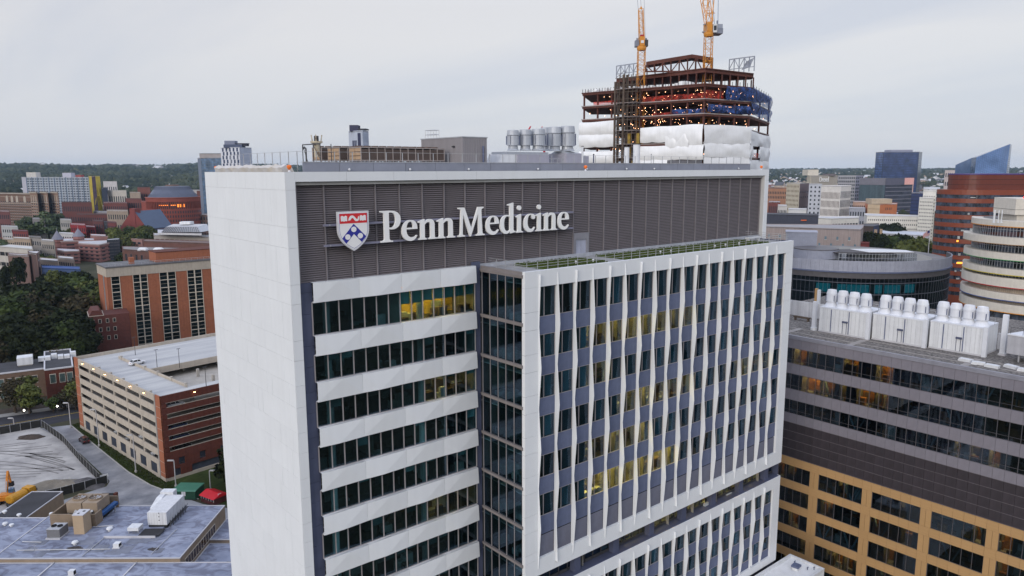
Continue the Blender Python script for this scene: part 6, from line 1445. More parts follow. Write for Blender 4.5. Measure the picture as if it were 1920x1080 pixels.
for k in range(26):
    a, b = ga+(gb-ga)*k/26, ga+(gb-ga)*(k+1)/26; r = 36.5; p0, p1 = (r*math.cos(a), r*math.sin(a)), (r*math.cos(b), r*math.sin(b))
    MB().add([(p0[0], p0[1], 0.2), (p1[0], p1[1], 0.2), (p1[0], p1[1], 3.1), (p0[0], p0[1], 3.1)], [(0,1,2,3)]).obj('glass_panel', glass('guard_glass', (0.62, 0.66, 0.72), refl=0.2, grazing=0.6) if k == 0 else bpy.data.materials['guard_glass'], t)
    f_.tube((*p0, 0), (*p0, 3.3), 0.07, 4)
    for z in (0.2, 1.6, 3.1): f_.tube((*p0, z), (*p1, z), 0.06, 4)
f_.obj('frame', RAILM, t)

# ================================================================== dark red-brown curved tower
p0 = atD(1780, 450, 368); BD = thing('red_brown_tower', 'red brown office tower with rounded corner and dark ribbon windows', 'building', (p0.x, p0.y, 0), LROT-0.10)
RBN = mat('red_brown_granite', (0.20, 0.046, 0.021), rough=0.4, var=0.08, scale=0.3, spec=0.5)
zT = up_at(p0, 1752, 356)
def rounded(r, w, d, n=12, o=0.0):        # rounded left-front corner, long front to the right
    pts = [(w, -o), (w, d), (-o, d)]; pts += [(r-(r+o)*math.cos(t), r-(r+o)*math.sin(t)) for t in np.linspace(0, math.pi/2, n)]
    return pts
BW, BDp, br = 95.0, 17.5, 16.0
fp = 4.05; pitchz = fp
poly = rounded(br, BW, BDp)
zz = zT; first = True
seg = [(br-br*math.cos(t), br-br*math.sin(t)) for t in np.linspace(0, math.pi/2, 13)]
perim = [(0, BDp)]+seg+[(x, 0) for x in np.arange(br+2.6, BW, 2.6)]
DGL = mat('ribbon_glass_blue', (0.018, 0.022, 0.032), rough=0.12, spec=0.9, col2=(0.075, 0.095, 0.14), scale=0.45, stretch=(1, 1, 0.5), lo=0.42, hi=0.62)
for lev in range(13):
    zb_ = zz-(2.45 if first else 2.15)
    MB().prism(rounded(br, BW, BDp), zb_, zz).obj('granite_band', RBN, BD); first = False
    zw = zb_-1.9
    gp_ = MB(); fp_ = MB()
    for k in range(len(perim)-1):
        (ax, ay), (bx_, by_) = perim[k], perim[k+1]; i_ = 0.12
        sh = lambda x, y: (x+(i_ if x < br else 0)*(1 if x < br*0.5 else 0.5), y+(i_ if y < br else 0)*(1 if y < br*0.5 else 0.5))
        a_, b_ = sh(ax, ay), sh(bx_, by_); gp_.add([(*a_, zw), (*b_, zw), (*b_, zb_), (*a_, zb_)], [(0,1,2,3)]); fp_.tube((a_[0]-.03, a_[1]-.03, zw), (a_[0]-.03, a_[1]-.03, zb_), 0.09, 4, cap=False)
    go = fp_.obj('ribbon_window', FRAMED, BD, kind='stuff'); gp_.obj('pane', DGL, go)
    zz = zw
core = MB(); core.prism(rounded(br-3.5, BW-3, BDp-3.5), 0, zT-1, 0); cr_ = core.obj('core', INT_FL, BD); cr_.location = (2.6, 2.6, 0)
MB().prism(rounded(br, BW, BDp), 0, zz).obj('granite_base', RBN, BD)
bl_ = MB()
rq = random.Random(3)
for q in range(160):
    lv = rq.randint(0, 12); z = zT-2.45-1.85-4.05*lv; x = rq.uniform(4, 70); bl_.box(x, x+rq.uniform(0.8, 2.4), 0.8, 1.0, z+rq.uniform(0, 0.5), z+rq.uniform(0.7, 1.8))
bl_.obj('window_blind', INT_FW, BD, kind='stuff')
for (px, py, w_) in ((1805, 494, 3.4), (1797, 452, 0.9), (1824, 452, 0.7)):
    q_ = atD(px, py, 368)-Vector((p0.x, p0.y, 0)); c_, s_ = math.cos(LROT-0.10), math.sin(LROT-0.10); lx = q_.x*c_+q_.y*s_
    MB().box(lx-w_/2, lx+w_/2, 1.2, 1.3, q_.z-0.5, q_.z+0.4).obj('lit_room', glow('orange_lit_room', (1.0, 0.36, 0.05), 2.2) if w_ == 3.4 else bpy.data.materials['orange_lit_room'], BD)
up_ = MB(); zu = up_at(p0, 1762, 328); rp3 = rounded(11, BW-3, BDp-5); up_.prism(rp3, zT+0.01, zu); uo = up_.obj('upper_storey', mat('dark_red_granite', (0.135, 0.036, 0.024), rough=0.35, var=0.08), BD); uo.location = (4.2, 3.5, 0)
MB().prism(rounded(11, BW-3, BDp-5, o=0.15), zu+0.01, zu+0.6).obj('coping', mat('violet_coping', (0.075, 0.05, 0.19), rough=0.4), BD).location = (4.2, 3.5, 0)
g3 = MB()
for k in range(2): g3.prism(rounded(11, BW-3, BDp-5, o=0.05), zT+2.4+2.6*k, zT+2.55+2.6*k)
g3.obj('shadow_joint', DARK, BD).location = (4.2, 3.5, 0)

# ================================================================== cream round building with coloured bands
CC = atD(1965, 415, 246); CR = 21.5
CB = thing('cream_round_building', 'cream round building ringed by thin orange green yellow red and blue bands', 'building', (CC.x, CC.y, 0))
CRM = mat('cream_band', (0.63, 0.59, 0.525), rough=0.6, var=0.06, streak=0.08)
a_c = math.atan2(CY-CC.y, CX-CC.x); ca0, ca1 = a_c-1.7, a_c+1.7
rings = [(413, 425, 'orange', (0.62, 0.25, 0.02)), (443, 457, 'brown', (0.25, 0.14, 0.06)), (472, 486, 'green', (0.03, 0.22, 0.06)), (501, 513, 'yellow', (0.50, 0.40, 0.03)), (518, 536, 'red', (0.45, 0.02, 0.02)), (546, 560, 'blue', (0.06, 0.10, 0.28)), (566, 582, 'orange', (0.62, 0.25, 0.02))]
front = CC+(CAM-CC).normalized()*0; frp = Vector((CC.x+math.cos(a_c+0.55)*CR, CC.y+math.sin(a_c+0.55)*CR, 0))
prevz = None
CGL = glass('pale_office_glass', (0.34, 0.38, 0.42), refl=0.10, grazing=0.5, rtint=(0.7, 0.8, 0.95), wave=0.05)
for n_, (ya, yb_, cname, col) in enumerate(rings):
    z1, z0 = up_at(frp, 1862, ya), up_at(frp, 1862, yb_); RO = CR+(2.2 if n_ in (1,) else (1.7 if n_ in (2, 3, 5, 4, 6) else 0.2))
    arc_ring(MB(), CR-3, RO, z0+0.25, z1, ca0, ca1, 48).obj('cream_ring', CRM, CB)
    arc_ring(MB(), CR-3, RO+0.08, z0+0.02, z0+0.24, ca0, ca1, 48).obj('colour_band', mat('band_'+cname, col, rough=0.5, var=0.05), CB)
    if n_+1 < len(rings):
        zn = up_at(frp, 1862, rings[n_+1][0])
        if n_ in (4, 5):
            arc_ring(MB(), CR-3, CR-0.6, zn, z0, ca0, ca1, 48).obj('screen_wall', mat('beige_slats', (0.36, 0.30, 0.24), var=0.1), CB); rb = MB()
            for k in range(110): a = ca0+(ca1-ca0)*k/110; rb.tube(((CR-0.5)*math.cos(a), (CR-0.5)*math.sin(a), zn), ((CR-0.5)*math.cos(a), (CR-0.5)*math.sin(a), z0), 0.09, 4, cap=False)
            rb.obj('slat', mat('beige_slat', (0.42, 0.36, 0.29)), CB, kind='stuff')
        else:
            g = MB(); f = MB()
            for k in range(72):
                a, b = ca0+(ca1-ca0)*k/72, ca0+(ca1-ca0)*(k+1)/72; r = CR-0.5
                g.add([(r*math.cos(a), r*math.sin(a), zn), (r*math.cos(b), r*math.sin(b), zn), (r*math.cos(b), r*math.sin(b), z0), (r*math.cos(a), r*math.sin(a), z0)], [(0,1,2,3)]); f.tube((r*math.cos(a), r*math.sin(a), zn), (r*math.cos(a), r*math.sin(a), z0), 0.09, 4, cap=False)
            zm = zn+(z0-zn)*0.72; arc_ring(f, CR-0.55, CR-0.42, zm-0.05, zm+0.05, ca0, ca1, 72)
            fo = f.obj('ribbon_window', RAILM, CB, kind='stuff'); g.obj('pane', CGL, fo)
MB().lathe(0, 0, [(CR-4.5, 0), (CR-4.5, z1+18)], 40).obj('core', INT_FL, CB)
zlow = up_at(frp, 1862, 582); arc_ring(MB(), CR-3, CR-0.6, 0, zlow-3.6, ca0, ca1, 48).obj('base_wall', CRM, CB)
g = arc_ring(MB(), CR-0.75, CR-0.6, zlow-3.6, zlow+0.1, ca0, ca1, 48).obj('ribbon_window', DGL, CB)
zr = up_at(frp, 1862, 414); MB().lathe(0, 0, [(CR-0.4, zr-0.4), (CR-0.4, zr-0.1)], 48).obj('roof', mat('cream_roof_grey', (0.16, 0.15, 0.15), var=0.3, scale=0.3), CB)
cq = atD(1928, 410, 243); tw_ = MB(); zt = up_at(cq, 1910, 371); tw_.prism([(-7, -5), (9, -5), (9, 8), (-7, 8)], zr+1.9-0, zt); tw_.prism([(-5.8, -4), (8, -4), (8, 7), (-5.8, 7)], zr-0.1, zr+1.89)
t = thing('roof_tower', 'plain cream box tower on the roof of the cream round building', 'roof plant room', (cq.x, cq.y, 0), LROT-0.1); tw_.obj('wall', CRM, t)
jn = MB(); jn.box(-7.03, 9.03, -5.03, 8.03, zt-3.6, zt-3.5); jn.obj('joint', DARK, t); MB().ball(-4.5, -4.6, zt+0.35, 0.3, 0, 6).obj('beacon', glow('red_beacon', (1.0, 0.02, 0.02), 4.0), t); MB().tube((-4.5,-4.6,zt-0.1), (-4.5,-4.6,zt+0.2), 0.1, 5).obj('beacon_stem', FRAMED, t)
for i, (px, lab) in enumerate(((1864, 'thickest of three white pipes on the rim of the cream round building'), (1872, 'middle one of three white pipes on the rim of the cream round building'), (1878, 'right one of three white pipes on the rim of the cream round building'))):
    q = atD(px, 410, 232); t = thing('flue_pipe', lab, 'pipe', (q.x, q.y, zr-0.1), 0, 'white pipes on the rim of the cream round building'); MB().tube((0,0,0), (0,0,4.0), 0.30 if i == 0 else 0.14, 8).obj('pipe', WPAINT, t); MB().lathe(0, 0, [(0.4, 0), (0.4, 0.3)], 8).obj('flange', WPAINT, t)
# ================================================================== the town beyond: each building a thing with walls, roof and windows
GLF = mat('far_window_glass', (0.035, 0.042, 0.055), rough=0.15, var=0.3, spec=0.6)
def far_building(name, label, pts, top, walls, wins=None, z0=0.0, depth=22.0, roof=None, group=None, cat='building', par=0.5, winmat=None):
    """pts: (pixel column, range) of the visible corners, left to right; wins per face: rows, cols, width share, height share, floors from top, margin"""
    P = [atD(px, 400, d) for px, d in pts]; P = [Vector((p.x, p.y)) for p in P]
    zt = top if top < 0 else up_at(P[0], pts[0][0], top)
    if top < 0: zt = -top
    o = P[0]; t = thing(name, label, cat, (o.x, o.y, z0), 0, group)
    away = Vector((math.cos(YAW), math.sin(YAW))); L = [p-o for p in P]
    def back(p): d = (p+o)-Vector((CX, CY)); d.normalize(); return p+d*depth
    poly = L+[back(L[-1]), back(L[0])]; h = zt-z0
    n = len(L)
    wl = walls if isinstance(walls, list) else [walls]*(n-1)
    for i in range(n-1):
        a, b = L[i], L[i+1]; d = (b-a).normalized(); nrm = Vector((-d.y, d.x)); th = 0.5
        nx = (L[i+2]-b).normalized() if i < n-2 else None
        MB().prism([tuple(a), tuple(b), tuple(b+nrm*th+(-d*0.0)), tuple(a+nrm*th+d*(th if i else 0))], 0, h).obj('wall', wl[i], t)
        if wins and wins[i]:
            W = wins[i]; Lm = (b-a).length; rows, cols = W['r'], W['c']; mz = W.get('m', 1.2); mx = W.get('mx', 0.02)*Lm; hh = W.get('span', h-mz-1.0); ph = hh/rows; pw_ = (Lm-2*mx)/cols; mb = MB(); fr = MB()
            ws, hs = W.get('w', .55), W.get('h', .5)
            for r in range(rows):
                for c in range(cols):
                    if W.get('skip') and (r*7+c*3) % W['skip'] == 0: continue
                    xo = W.get('alt', 0)*pw_*(r % 2)
                    x0 = mx+pw_*(c+0.5-ws/2)+xo; x1 = min(x0+pw_*ws, Lm-0.1); z1 = h-mz-ph*(r+0.5-hs/2); zb = z1-ph*hs
                    q = lambda x, off: a+d*x-nrm*off
                    pp = [q(x0, 0.10), q(x1, 0.10), q(x1, -0.15), q(x0, -0.15)]; mb.prism([tuple(v) for v in pp], zb, z1)
                    if W.get('sill'): pp = [q(x0-.2, 0.28), q(x1+.2, 0.28), q(x1+.2, -0.1), q(x0-.2, -0.1)]; fr.prism([tuple(v) for v in pp], zb-0.35, zb-0.02)
            mb.obj('window', W.get('mat', winmat or GLF), t, kind='stuff')
            if fr.v: fr.obj('window_sill', TOWNC[0], t, kind='stuff')
    MB().prism([tuple(x) for x in poly], max(0, h-0.9), h-0.35).obj('roof', roof or ROOFC[1], t)
    # rear walls
    a, b, c, d_ = L[-1], poly[n], poly[n+1], L[0]
    for u, v in ((a, b), (b, c), (c, d_)):
        if (v-u).length > 1: w = (v-u).normalized(); nn_ = Vector((-w.y, w.x))*0.4; MB().prism([tuple(u+w*0.5), tuple(v-w*0.0), tuple(v+nn_), tuple(u+nn_+w*0.5)], 0, h).obj('wall', wl[0], t)
    return t, P, zt
def add_box(t, px0, px1, d, py0, py1, dep, m, name='penthouse', push=3.0):
    """a block of its own on a building's roof, between two pixel rows at the given range"""
    a, b = atD(px0, 400, d+push), atD(px1, 400, d+push); o = Vector(t.location); L_ = (b-a).length; ang = math.atan2((b-a).y, (b-a).x); c, s = math.cos(ang), math.sin(ang)
    z1 = up_at(a, px0, py0)-o.z; z0_ = up_at(a, px0, py1)-o.z; A = Vector((a.x-o.x, a.y-o.y))
    f = lambda x, y: (A.x+c*x-s*y, A.y+s*x+c*y); return MB().prism([f(0, 0), f(L_, 0), f(L_, dep), f(0, dep)], z0_, z1).obj(name, m, t)
W_ = lambda r, c, **k: dict(r=r, c=c, **k)
M = lambda n, c, **k: mat(n, c, **dict(dict(rough=0.8, var=0.08, scale=0.2, streak=0.08), **k))
# ---------- right side
far_building('office_block', 'cream gridded office block with a mauve brown flank left of the white slab', [(1472, 905), (1496, 880), (1514, 900)], 343, [M('far_cream', (0.50, 0.45, 0.36)), M('far_mauve', (0.165, 0.125, 0.135))], [W_(10, 9, w=.45, h=.45, mat=M('far_tan_glass', (0.22, 0.18, 0.13))), W_(9, 5, w=.3, h=.3, skip=3)])
far_building('office_block', 'pale grey slab with column of dark balconies beside the mauve flank', [(1514, 872), (1538, 862)], 345, M('far_palegrey', (0.46, 0.48, 0.54)), [W_(11, 3, w=.38, h=.42)])
far_building('office_block', 'white office block with tall narrow window slits in alternating rows', [(1537, 850), (1573, 826), (1593, 846)], 348, [M('far_white', (0.66, 0.63, 0.60)), M('far_white', (0.66, 0.63, 0.60))], [W_(5, 15, w=.36, h=.74, m=6, mat=M('far_brown_glass', (0.10, 0.07, 0.065))), W_(5, 9, w=.42, h=.78, m=5)])
t, P_, zt = far_building('university_tower', 'cream tower with the word Drexel in white letters under its roof', [(1509, 985), (1516, 965), (1566, 985)], 329, [M('far_cream2', (0.50, 0.45, 0.36)), M('far_beige', (0.36, 0.33, 0.29))], [None, W_(2, 7, w=.4, h=.3, m=9)])
add_box(t, 1510, 1530, 975, 318, 329, 18, M('far_cream3', (0.55, 0.51, 0.44)))
add_box(t, 1545, 1562, 975, 326, 330, 12, M('far_mauve2', (0.16, 0.14, 0.15)))
fc = bpy.data.curves.new('lettering', 'FONT'); fc.body = 'Drexel'; fc.size = 11.2; fc.extrude = 0.25; fc.space_character = 0.98
tmp = bpy.data.objects.new('lettering', fc); COL.objects.link(tmp); bpy.context.view_layer.update()
me = bpy.data.meshes.new_from_object(tmp.evaluated_get(bpy.context.evaluated_depsgraph_get())); bpy.data.objects.remove(tmp)
me.materials.clear(); me.materials.append(SWHT); a_, b_ = P_[1], P_[2]; dd = (b_-a_).normalized(); wid = max(v.co.x for v in me.vertices); sp = (atD(1531, 400, 966)-atD(1552, 400, 970)).length
pos = a_.lerp(b_, (1531-1516)/50.0)-Vector((-dd.y, dd.x))*0.9
lt = put('letters', me, t, (pos.x-t.location.x, pos.y-t.location.y, up_at(pos, 1531, 341)-t.location.z)); lt.rotation_euler = (math.pi/2, 0, math.atan2(dd.y, dd.x)); lt.scale = (sp/wid, 0.85, 1)
far_building('apartment_slab', 'grey apartment slab with dark vertical stripes behind the white office block', [(1567, 1120), (1600, 1105), (1614, 1120)], 329, [M('far_grey1', (0.33, 0.33, 0.36)), M('far_grey2', (0.26, 0.26, 0.33))], [W_(12, 9, w=.6, h=.55), W_(12, 4, w=.6, h=.55)])
far_building('brick_hall', 'long orange brick hall with two rows of arched dark windows', [(1425, 1005), (1473, 985)], 352, M('far_orange_brick', (0.33, 0.17, 0.105)), [W_(2, 15, w=.45, h=.55, m=3.5, span=12)], roof=M('far_slate', (0.10, 0.10, 0.13)))
t, P_, zt = far_building('dark_flat_building', 'long flat navy building with a small orange mark on its wall', [(1425, 580), (1535, 560)], 401, M('navy_ribbed', (0.050, 0.054, 0.080), stretch=(3, 3, 0.1), scale=1.0), roof=ROOFC[0])
q = atD(1507, 413, 563.5); b = MB(); b.box(-2.1, 2.1, -0.25, 0.2, -0.35, 0.35); o = b.obj('wall_mark', M('orange_mark', (0.75, 0.16, 0.05)), t); o.location = (q.x-t.location.x, q.y-t.location.y, q.z); o.rotation_euler = (0, 0, LROT)
jr = MB(); a_, b_ = P_[0]-P_[0], P_[1]-P_[0]; dd = b_.normalized()
for k in range(1, 60): x = a_+b_*(k/60); jr.prism([tuple(x+dd*-.06-Vector((-dd.y, dd.x))*.12), tuple(x+dd*.06-Vector((-dd.y, dd.x))*.12), tuple(x+dd*.06), tuple(x-dd*.06)], 0, zt-1)
jr.obj('rib', M('navy_rib', (0.07, 0.075, 0.105)), t, kind='stuff')
t, P_, zt = far_building('concrete_hospital_block', 'pinkish concrete block with few square windows below the navy building', [(1425, 500), (1617, 470), (1621, 492)], 424, M('pink_concrete', (0.33, 0.275, 0.265), streak=0.2), [W_(3, 17, w=.32, h=.45, m=4, span=13.5, skip=2, mat=M('far_blue_glass', (0.12, 0.19, 0.24)), sill=1), None], roof=M('pink_roof', (0.30, 0.29, 0.30)))
far_building('office_block', 'low white block with thin ribbon windows between the navy building and trees', [(1532, 640), (1560, 628), (1611, 640)], 408, M('far_white2', (0.60, 0.58, 0.54)), [W_(2, 6, w=.7, h=.35), W_(3, 9, w=.7, h=.3)])
far_building('office_block', 'long white low wing dotted with small dark windows', [(1621, 742), (1626, 725), (1728, 708)], 402, M('far_white3', (0.66, 0.64, 0.60)), [None, W_(6, 26, w=.42, h=.36, m=2)])
t, P_, zt = far_building('dotted_tower', 'stepped white tower dotted with small dark windows beside the red tower', [(1722, 700), (1748, 690)], 371, M('far_white4', (0.68, 0.66, 0.61)), [W_(13, 8, w=.42, h=.34, m=2)])
far_building('dotted_tower', 'taller rear step of the white dotted tower beside the red tower', [(1728, 716), (1752, 708)], 357, M('far_white4', (0.68, 0.66, 0.61)), [W_(15, 7, w=.42, h=.34, m=4)])
t, P_, zt = far_building('orange_block', 'orange and beige block with a small beige penthouse', [(1621, 812), (1626, 800), (1649, 792), (1681, 800)], 381, [M('far_orange', (0.46, 0.155, 0.065)), M('far_beige2', (0.47, 0.36, 0.245)), M('far_orange', (0.46, 0.155, 0.065))], [None, W_(5, 3, w=.95, h=.10, m=2, mat=M('far_beige_line', (0.3, 0.23, 0.16))), W_(5, 4, w=.32, h=.4, m=2, mx=.3)])
add_box(t, 1633, 1671, 796, 373, 382, 14, M('far_beige3', (0.43, 0.35, 0.26)))
t, P_, zt = far_building('glass_office', 'dark glass office with grey top band and a pink screen at its right end', [(1608, 1060), (1656, 1030), (1708, 1062)], 334, [M('far_teal_glass', (0.050, 0.075, 0.095), rough=0.15, spec=0.8, stretch=(1, 1, .02), scale=0.4, var=0.5), M('far_dark_glass', (0.050, 0.055, 0.085), rough=0.15, spec=0.8, stretch=(.3, .3, 2), var=0.4)], [W_(1, 22, w=.16, h=1, m=9, mat=M('far_teal_fin', (0.20, 0.28, 0.32))), W_(9, 1, w=1.0, h=.2, m=10, mat=M('far_grey_line', (0.16, 0.16, 0.20)))])
for (i, a, b, m_) in ((0, 0, 1, M('far_band_grey', (0.17, 0.165, 0.20))), (1, 0, .66, M('far_band_navy', (0.115, 0.115, 0.16))), (1, .665, 1.0, mat('pink_screen', (0.80, 0.42, 0.38)))):
    A_, B_ = P_[i]-P_[0], P_[i+1]-P_[0]; d_ = (B_-A_).normalized(); n_ = Vector((-d_.y, d_.x)); u, v = A_.lerp(B_, a), A_.lerp(B_, b); MB().prism([tuple(u-n_*.6), tuple(v-n_*.6), tuple(v-n_*.12), tuple(u-n_*.12)], zt-9.2, zt+0.2).obj('top_band' if b < 1 or i == 0 else 'screen', m_, t)
u = (P_[1]-P_[0]).lerp(P_[2]-P_[0], .985); MB().prism([(u.x-.6, u.y-.6), (u.x+.6, u.y-.6), (u.x+.6, u.y+.6), (u.x-.6, u.y+.6)], 0, zt-9.3).obj('corner_strip', M('far_pink_strip', (0.66, 0.45, 0.40)), t)
BLT = M('blue_tower_glass', (0.022, 0.034, 0.085), rough=0.12, spec=0.9, var=0.35, scale=0.06)
t, P_, zt = far_building('dark_blue_tower', 'dark blue glass tower standing alone on the right skyline', [(1634, 1530), (1648, 1500), (1714, 1500), (1720, 1530)], 285.5, BLT, [W_(22, 5, w=.88, h=.80, mat=M('blue_pane', (0.050, 0.085, 0.21), rough=0.12, spec=0.9, var=0.6, scale=0.1)), W_(22, 24, w=.86, h=.78, mat=M('blue_pane2', (0.024, 0.042, 0.125), rough=0.12, spec=0.9, var=0.6, scale=0.08)), W_(22, 3, w=.86, h=.78)], depth=40)
add_box(t, 1661, 1702, 1505, 281, 285.6, 25, M('far_crown', (0.24, 0.25, 0.32)), 'crown')
far_building('dark_blue_block', 'low dark blue glass block beside the white dotted tower', [(1706, 980), (1729, 972)], 361, M('navy_glass', (0.028, 0.038, 0.10), rough=0.15, spec=0.8, var=0.4), [W_(9, 10, w=.8, h=.7, mat=M('navy_pane', (0.03, 0.045, 0.12), rough=0.15))])
# angular glass tower: its top slants up to the right
q = [atD(px, 400, d) for px, d in ((1809, 1530), (1819, 1500), (1877, 1500), (1884, 1535))]; o = q[0]; t = thing('angular_glass_tower', 'pale blue faceted glass tower with a slanting top on the right skyline', 'building', (o.x, o.y, 0))
zs_ = [up_at(q[0], 1817, 296), up_at(q[1], 1821, 295), up_at(q[2], 1882, 270), up_at(q[3], 1884, 272)]
bt = [Vector((p.x-o.x, p.y-o.y, 0)) for p in q]; tp = [Vector((b.x, b.y, z)) for b, z in zip(bt, zs_)]
sh = (bt[1]-bt[0])*0.35; tp[0] += sh; tp[1] += sh*0.5; tp[2] += (bt[2]-bt[1])*0.07
bk_ = [bt[3]+Vector((40, 40, 0)), bt[0]+Vector((40, 40, 0))]; tk = [bk_[0]+Vector((0, 0, zs_[3]-14)), bk_[1]+Vector((0, 0, zs_[0]-14))]
def skin(a, b, c, d, name, m_, rows, cols, pane):
    MB().add([tuple(a), tuple(b), tuple(c), tuple(d)], [(0,1,2,3)]).obj(name, m_, t); mb = MB(); nr = (b-a).cross(d-a).normalized()*0.25
    for r in range(rows):
        for cc in range(cols):
            f = lambda u, v: tuple((a.lerp(b, u)).lerp(d.lerp(c, u), v)+nr)
            mb.add([f((cc+.05)/cols, (r+.06)/rows), f((cc+.95)/cols, (r+.06)/rows), f((cc+.95)/cols, (r+.94)/rows), f((cc+.05)/cols, (r+.94)/rows)], [(0,1,2,3)])
    mb.obj('pane', pane, t, kind='stuff')
SKB = M('sky_glass', (0.10, 0.16, 0.30), rough=0.1, spec=1.0, var=0.25, scale=0.02); SKP = M('sky_pane', (0.13, 0.215, 0.42), rough=0.08, spec=1.0, var=0.35, scale=0.03); SKD = M('sky_pane_dark', (0.05, 0.085, 0.17), rough=0.08, spec=1.0, var=0.3)
skin(bt[0], bt[1], tp[1], tp[0], 'glass_skin', SKB, 30, 4, SKD); skin(bt[1], bt[2], tp[2], tp[1], 'glass_skin', SKB, 30, 16, SKP); skin(bt[2], bt[3], tp[3], tp[2], 'glass_skin', WPAINT, 30, 2, M('pale_pane', (0.45, 0.5, 0.6), rough=0.2))
MB().add([tuple(v) for v in (tp[0], tp[1], tp[2], tp[3], tk[0], tk[1])], [(0,1,2,3,4,5)]).obj('roof', SKB, t); MB().add([tuple(v) for v in (bt[3], bk_[0], tk[0], tp[3], bk_[1], tk[1], bt[0], tp[0])], [(0,1,2,3), (1,4,5,2), (4,6,7,5)]).obj('rear_skin', SKB, t)
far_building('dark_block', 'dark brown block between the pink concrete block and the trees', [(1617, 560), (1639, 552), (1650, 565)], 423, [M('far_darkbrown', (0.075, 0.055, 0.05)), M('far_navy2', (0.035, 0.045, 0.10))], [W_(4, 4, w=.3, h=.3), None], roof=ROOFC[0])
far_building('station_hall', 'wide pale hall with a thin white gull-wing roof edge beside the red tower', [(1655, 625), (1745, 600)], 437, M('far_palehall', (0.42, 0.42, 0.45)), [W_(1, 18, w=.6, h=.5)], roof=M('far_hall_roof', (0.48, 0.50, 0.55)), depth=40)
far_building('brick_house', 'low red brick building behind the trees right of the pink block', [(1672, 640), (1712, 632)], 447, M('far_redbrick', (0.19, 0.06, 0.05)), [W_(3, 9, w=.5, h=.5)], roof=ROOFC[1])
far_building('brick_house', 'red brick building with pale stripes near the flagpole', [(1700, 590), (1741, 584)], 456, M('far_redbrick2', (0.21, 0.07, 0.055)), [W_(2, 1, w=1.0, h=.35, mat=M('far_stripe', (0.45, 0.44, 0.46)))], roof=ROOFC[1])
far_building('tan_kiosk', 'small tan and orange twin towers in front of the dark brown block', [(1642, 530), (1647, 529)], 431, M('far_tan', (0.42, 0.30, 0.20)), None, depth=4); far_building('tan_kiosk', 'right one of the small tan twin towers in front of the dark brown block', [(1652, 530), (1657, 529)], 430, M('far_tan', (0.42, 0.30, 0.20)), None, depth=4)
far_building('red_house', 'small dark red house with steep roof at the corner of the pink block', [(1618, 455), (1634, 452)], 455, M('far_redhouse', (0.15, 0.03, 0.03)), None, roof=M('far_redroof', (0.12, 0.025, 0.025)), depth=8)
# low houses on the right, under the horizon
for i, (a, b, d, top, c, lab) in enumerate([(1440, 1462, 760, 378, (0.15, 0.045, 0.04), 'dark red brick row behind the navy building at the left'), (1458, 1475, 730, 385, (0.48, 0.46, 0.45), 'pale rooftop plant block behind the navy building'), (1478, 1512, 700, 392, (0.52, 0.52, 0.53), 'white low roof plant above the navy building'), (1598, 1622, 860, 378, (0.42, 0.28, 0.22), 'small salmon block right of the white slit windowed block'), (1592, 1622, 800, 390, (0.30, 0.31, 0.36), 'grey colonnaded block left of the orange block'), (1572, 1606, 660, 412, (0.55, 0.54, 0.53), 'white low block under the grey colonnaded block'), (1660, 1684, 900, 399, (0.20, 0.22, 0.27), 'grey low block below the glass office'), (1765, 1790, 1900, 319, (0.50, 0.42, 0.40), 'pale pink tower rising just above the red brown tower roof')]):
    far_building('town_building', lab, [(a, d), (b, d-6)], top, M('town_wall_%d' % i, c), [W_(3, 6, w=.5, h=.45)])
RT_ = random.Random(31)
for i in range(26):
    px = RT_.uniform(1622, 1700); d = RT_.uniform(545, 590); tree(RT_.choice(('green', 'green', 'dark')), polar(d, math.degrees(math.atan((px-960)/FPX)))+(0,), RT_.uniform(22, 29), 'leafy green tree in the clump right of the pink concrete block', 'green trees right of the pink block')
for i in range(8):
    px = RT_.uniform(1706, 1738); d = RT_.uniform(500, 540); tree('yellow', polar(d, math.degrees(math.atan((px-960)/FPX)))+(0,), RT_.uniform(25, 30), 'yellow green tree in the clump left of the red brown tower', 'yellow green trees by the red brown tower')
for i in range(5):
    px = RT_.uniform(1655, 1685); d = RT_.uniform(720, 750); tree('dark', polar(d, math.degrees(math.atan((px-960)/FPX)))+(0,), RT_.uniform(22, 26), 'dark green tree behind the low red brick building', 'dark trees behind the red brick building')
for i in range(22):
    px = RT_.uniform(1440, 1475) if i < 14 else RT_.uniform(1590, 1615); d = RT_.uniform(800, 940); tree(RT_.choice(('dark', 'green')), polar(d, math.degrees(math.atan((px-960)/FPX)))+(0,), RT_.uniform(10, 16), 'dark tree among the houses below the orange brick hall' if i < 14 else 'dark tree between the white office block and the glass office', 'trees among the far right blocks')
# flag on its pole
q = atD(1740, 480, 405); t = thing('flagpole', 'tall white flagpole left of the red brown tower', 'flagpole', (q.x, q.y, 0)); zf = up_at(q, 1740, 431); MB().tube((0,0,0), (0,0,zf), 0.28, 8, 0, 0.14).obj('pole', WPAINT, t); MB().ball(0, 0, zf+0.2, 0.35, 0, 6).obj('finial', MULL, t)
fl_ = thing('flag', 'red white and blue striped flag hanging at the top of the flagpole', 'flag', (q.x, q.y, zf-0.3)); nx_, nz_ = 14, 13; dR = Vector((-math.sin(YAW), math.cos(YAW), 0)); FM = [mat('flag_red', (0.50, 0.05, 0.07)), mat('flag_white', (0.72, 0.70, 0.70)), mat('flag_blue', (0.03, 0.04, 0.17))]; mb = MB()
def fp2(u, v): x = u*4.0; return dR*x*0.85+Vector((math.cos(YAW), math.sin(YAW), 0))*(0.35*math.sin(u*7+v*2))+Vector((0, 0, -v*2.6-u*u*1.9))
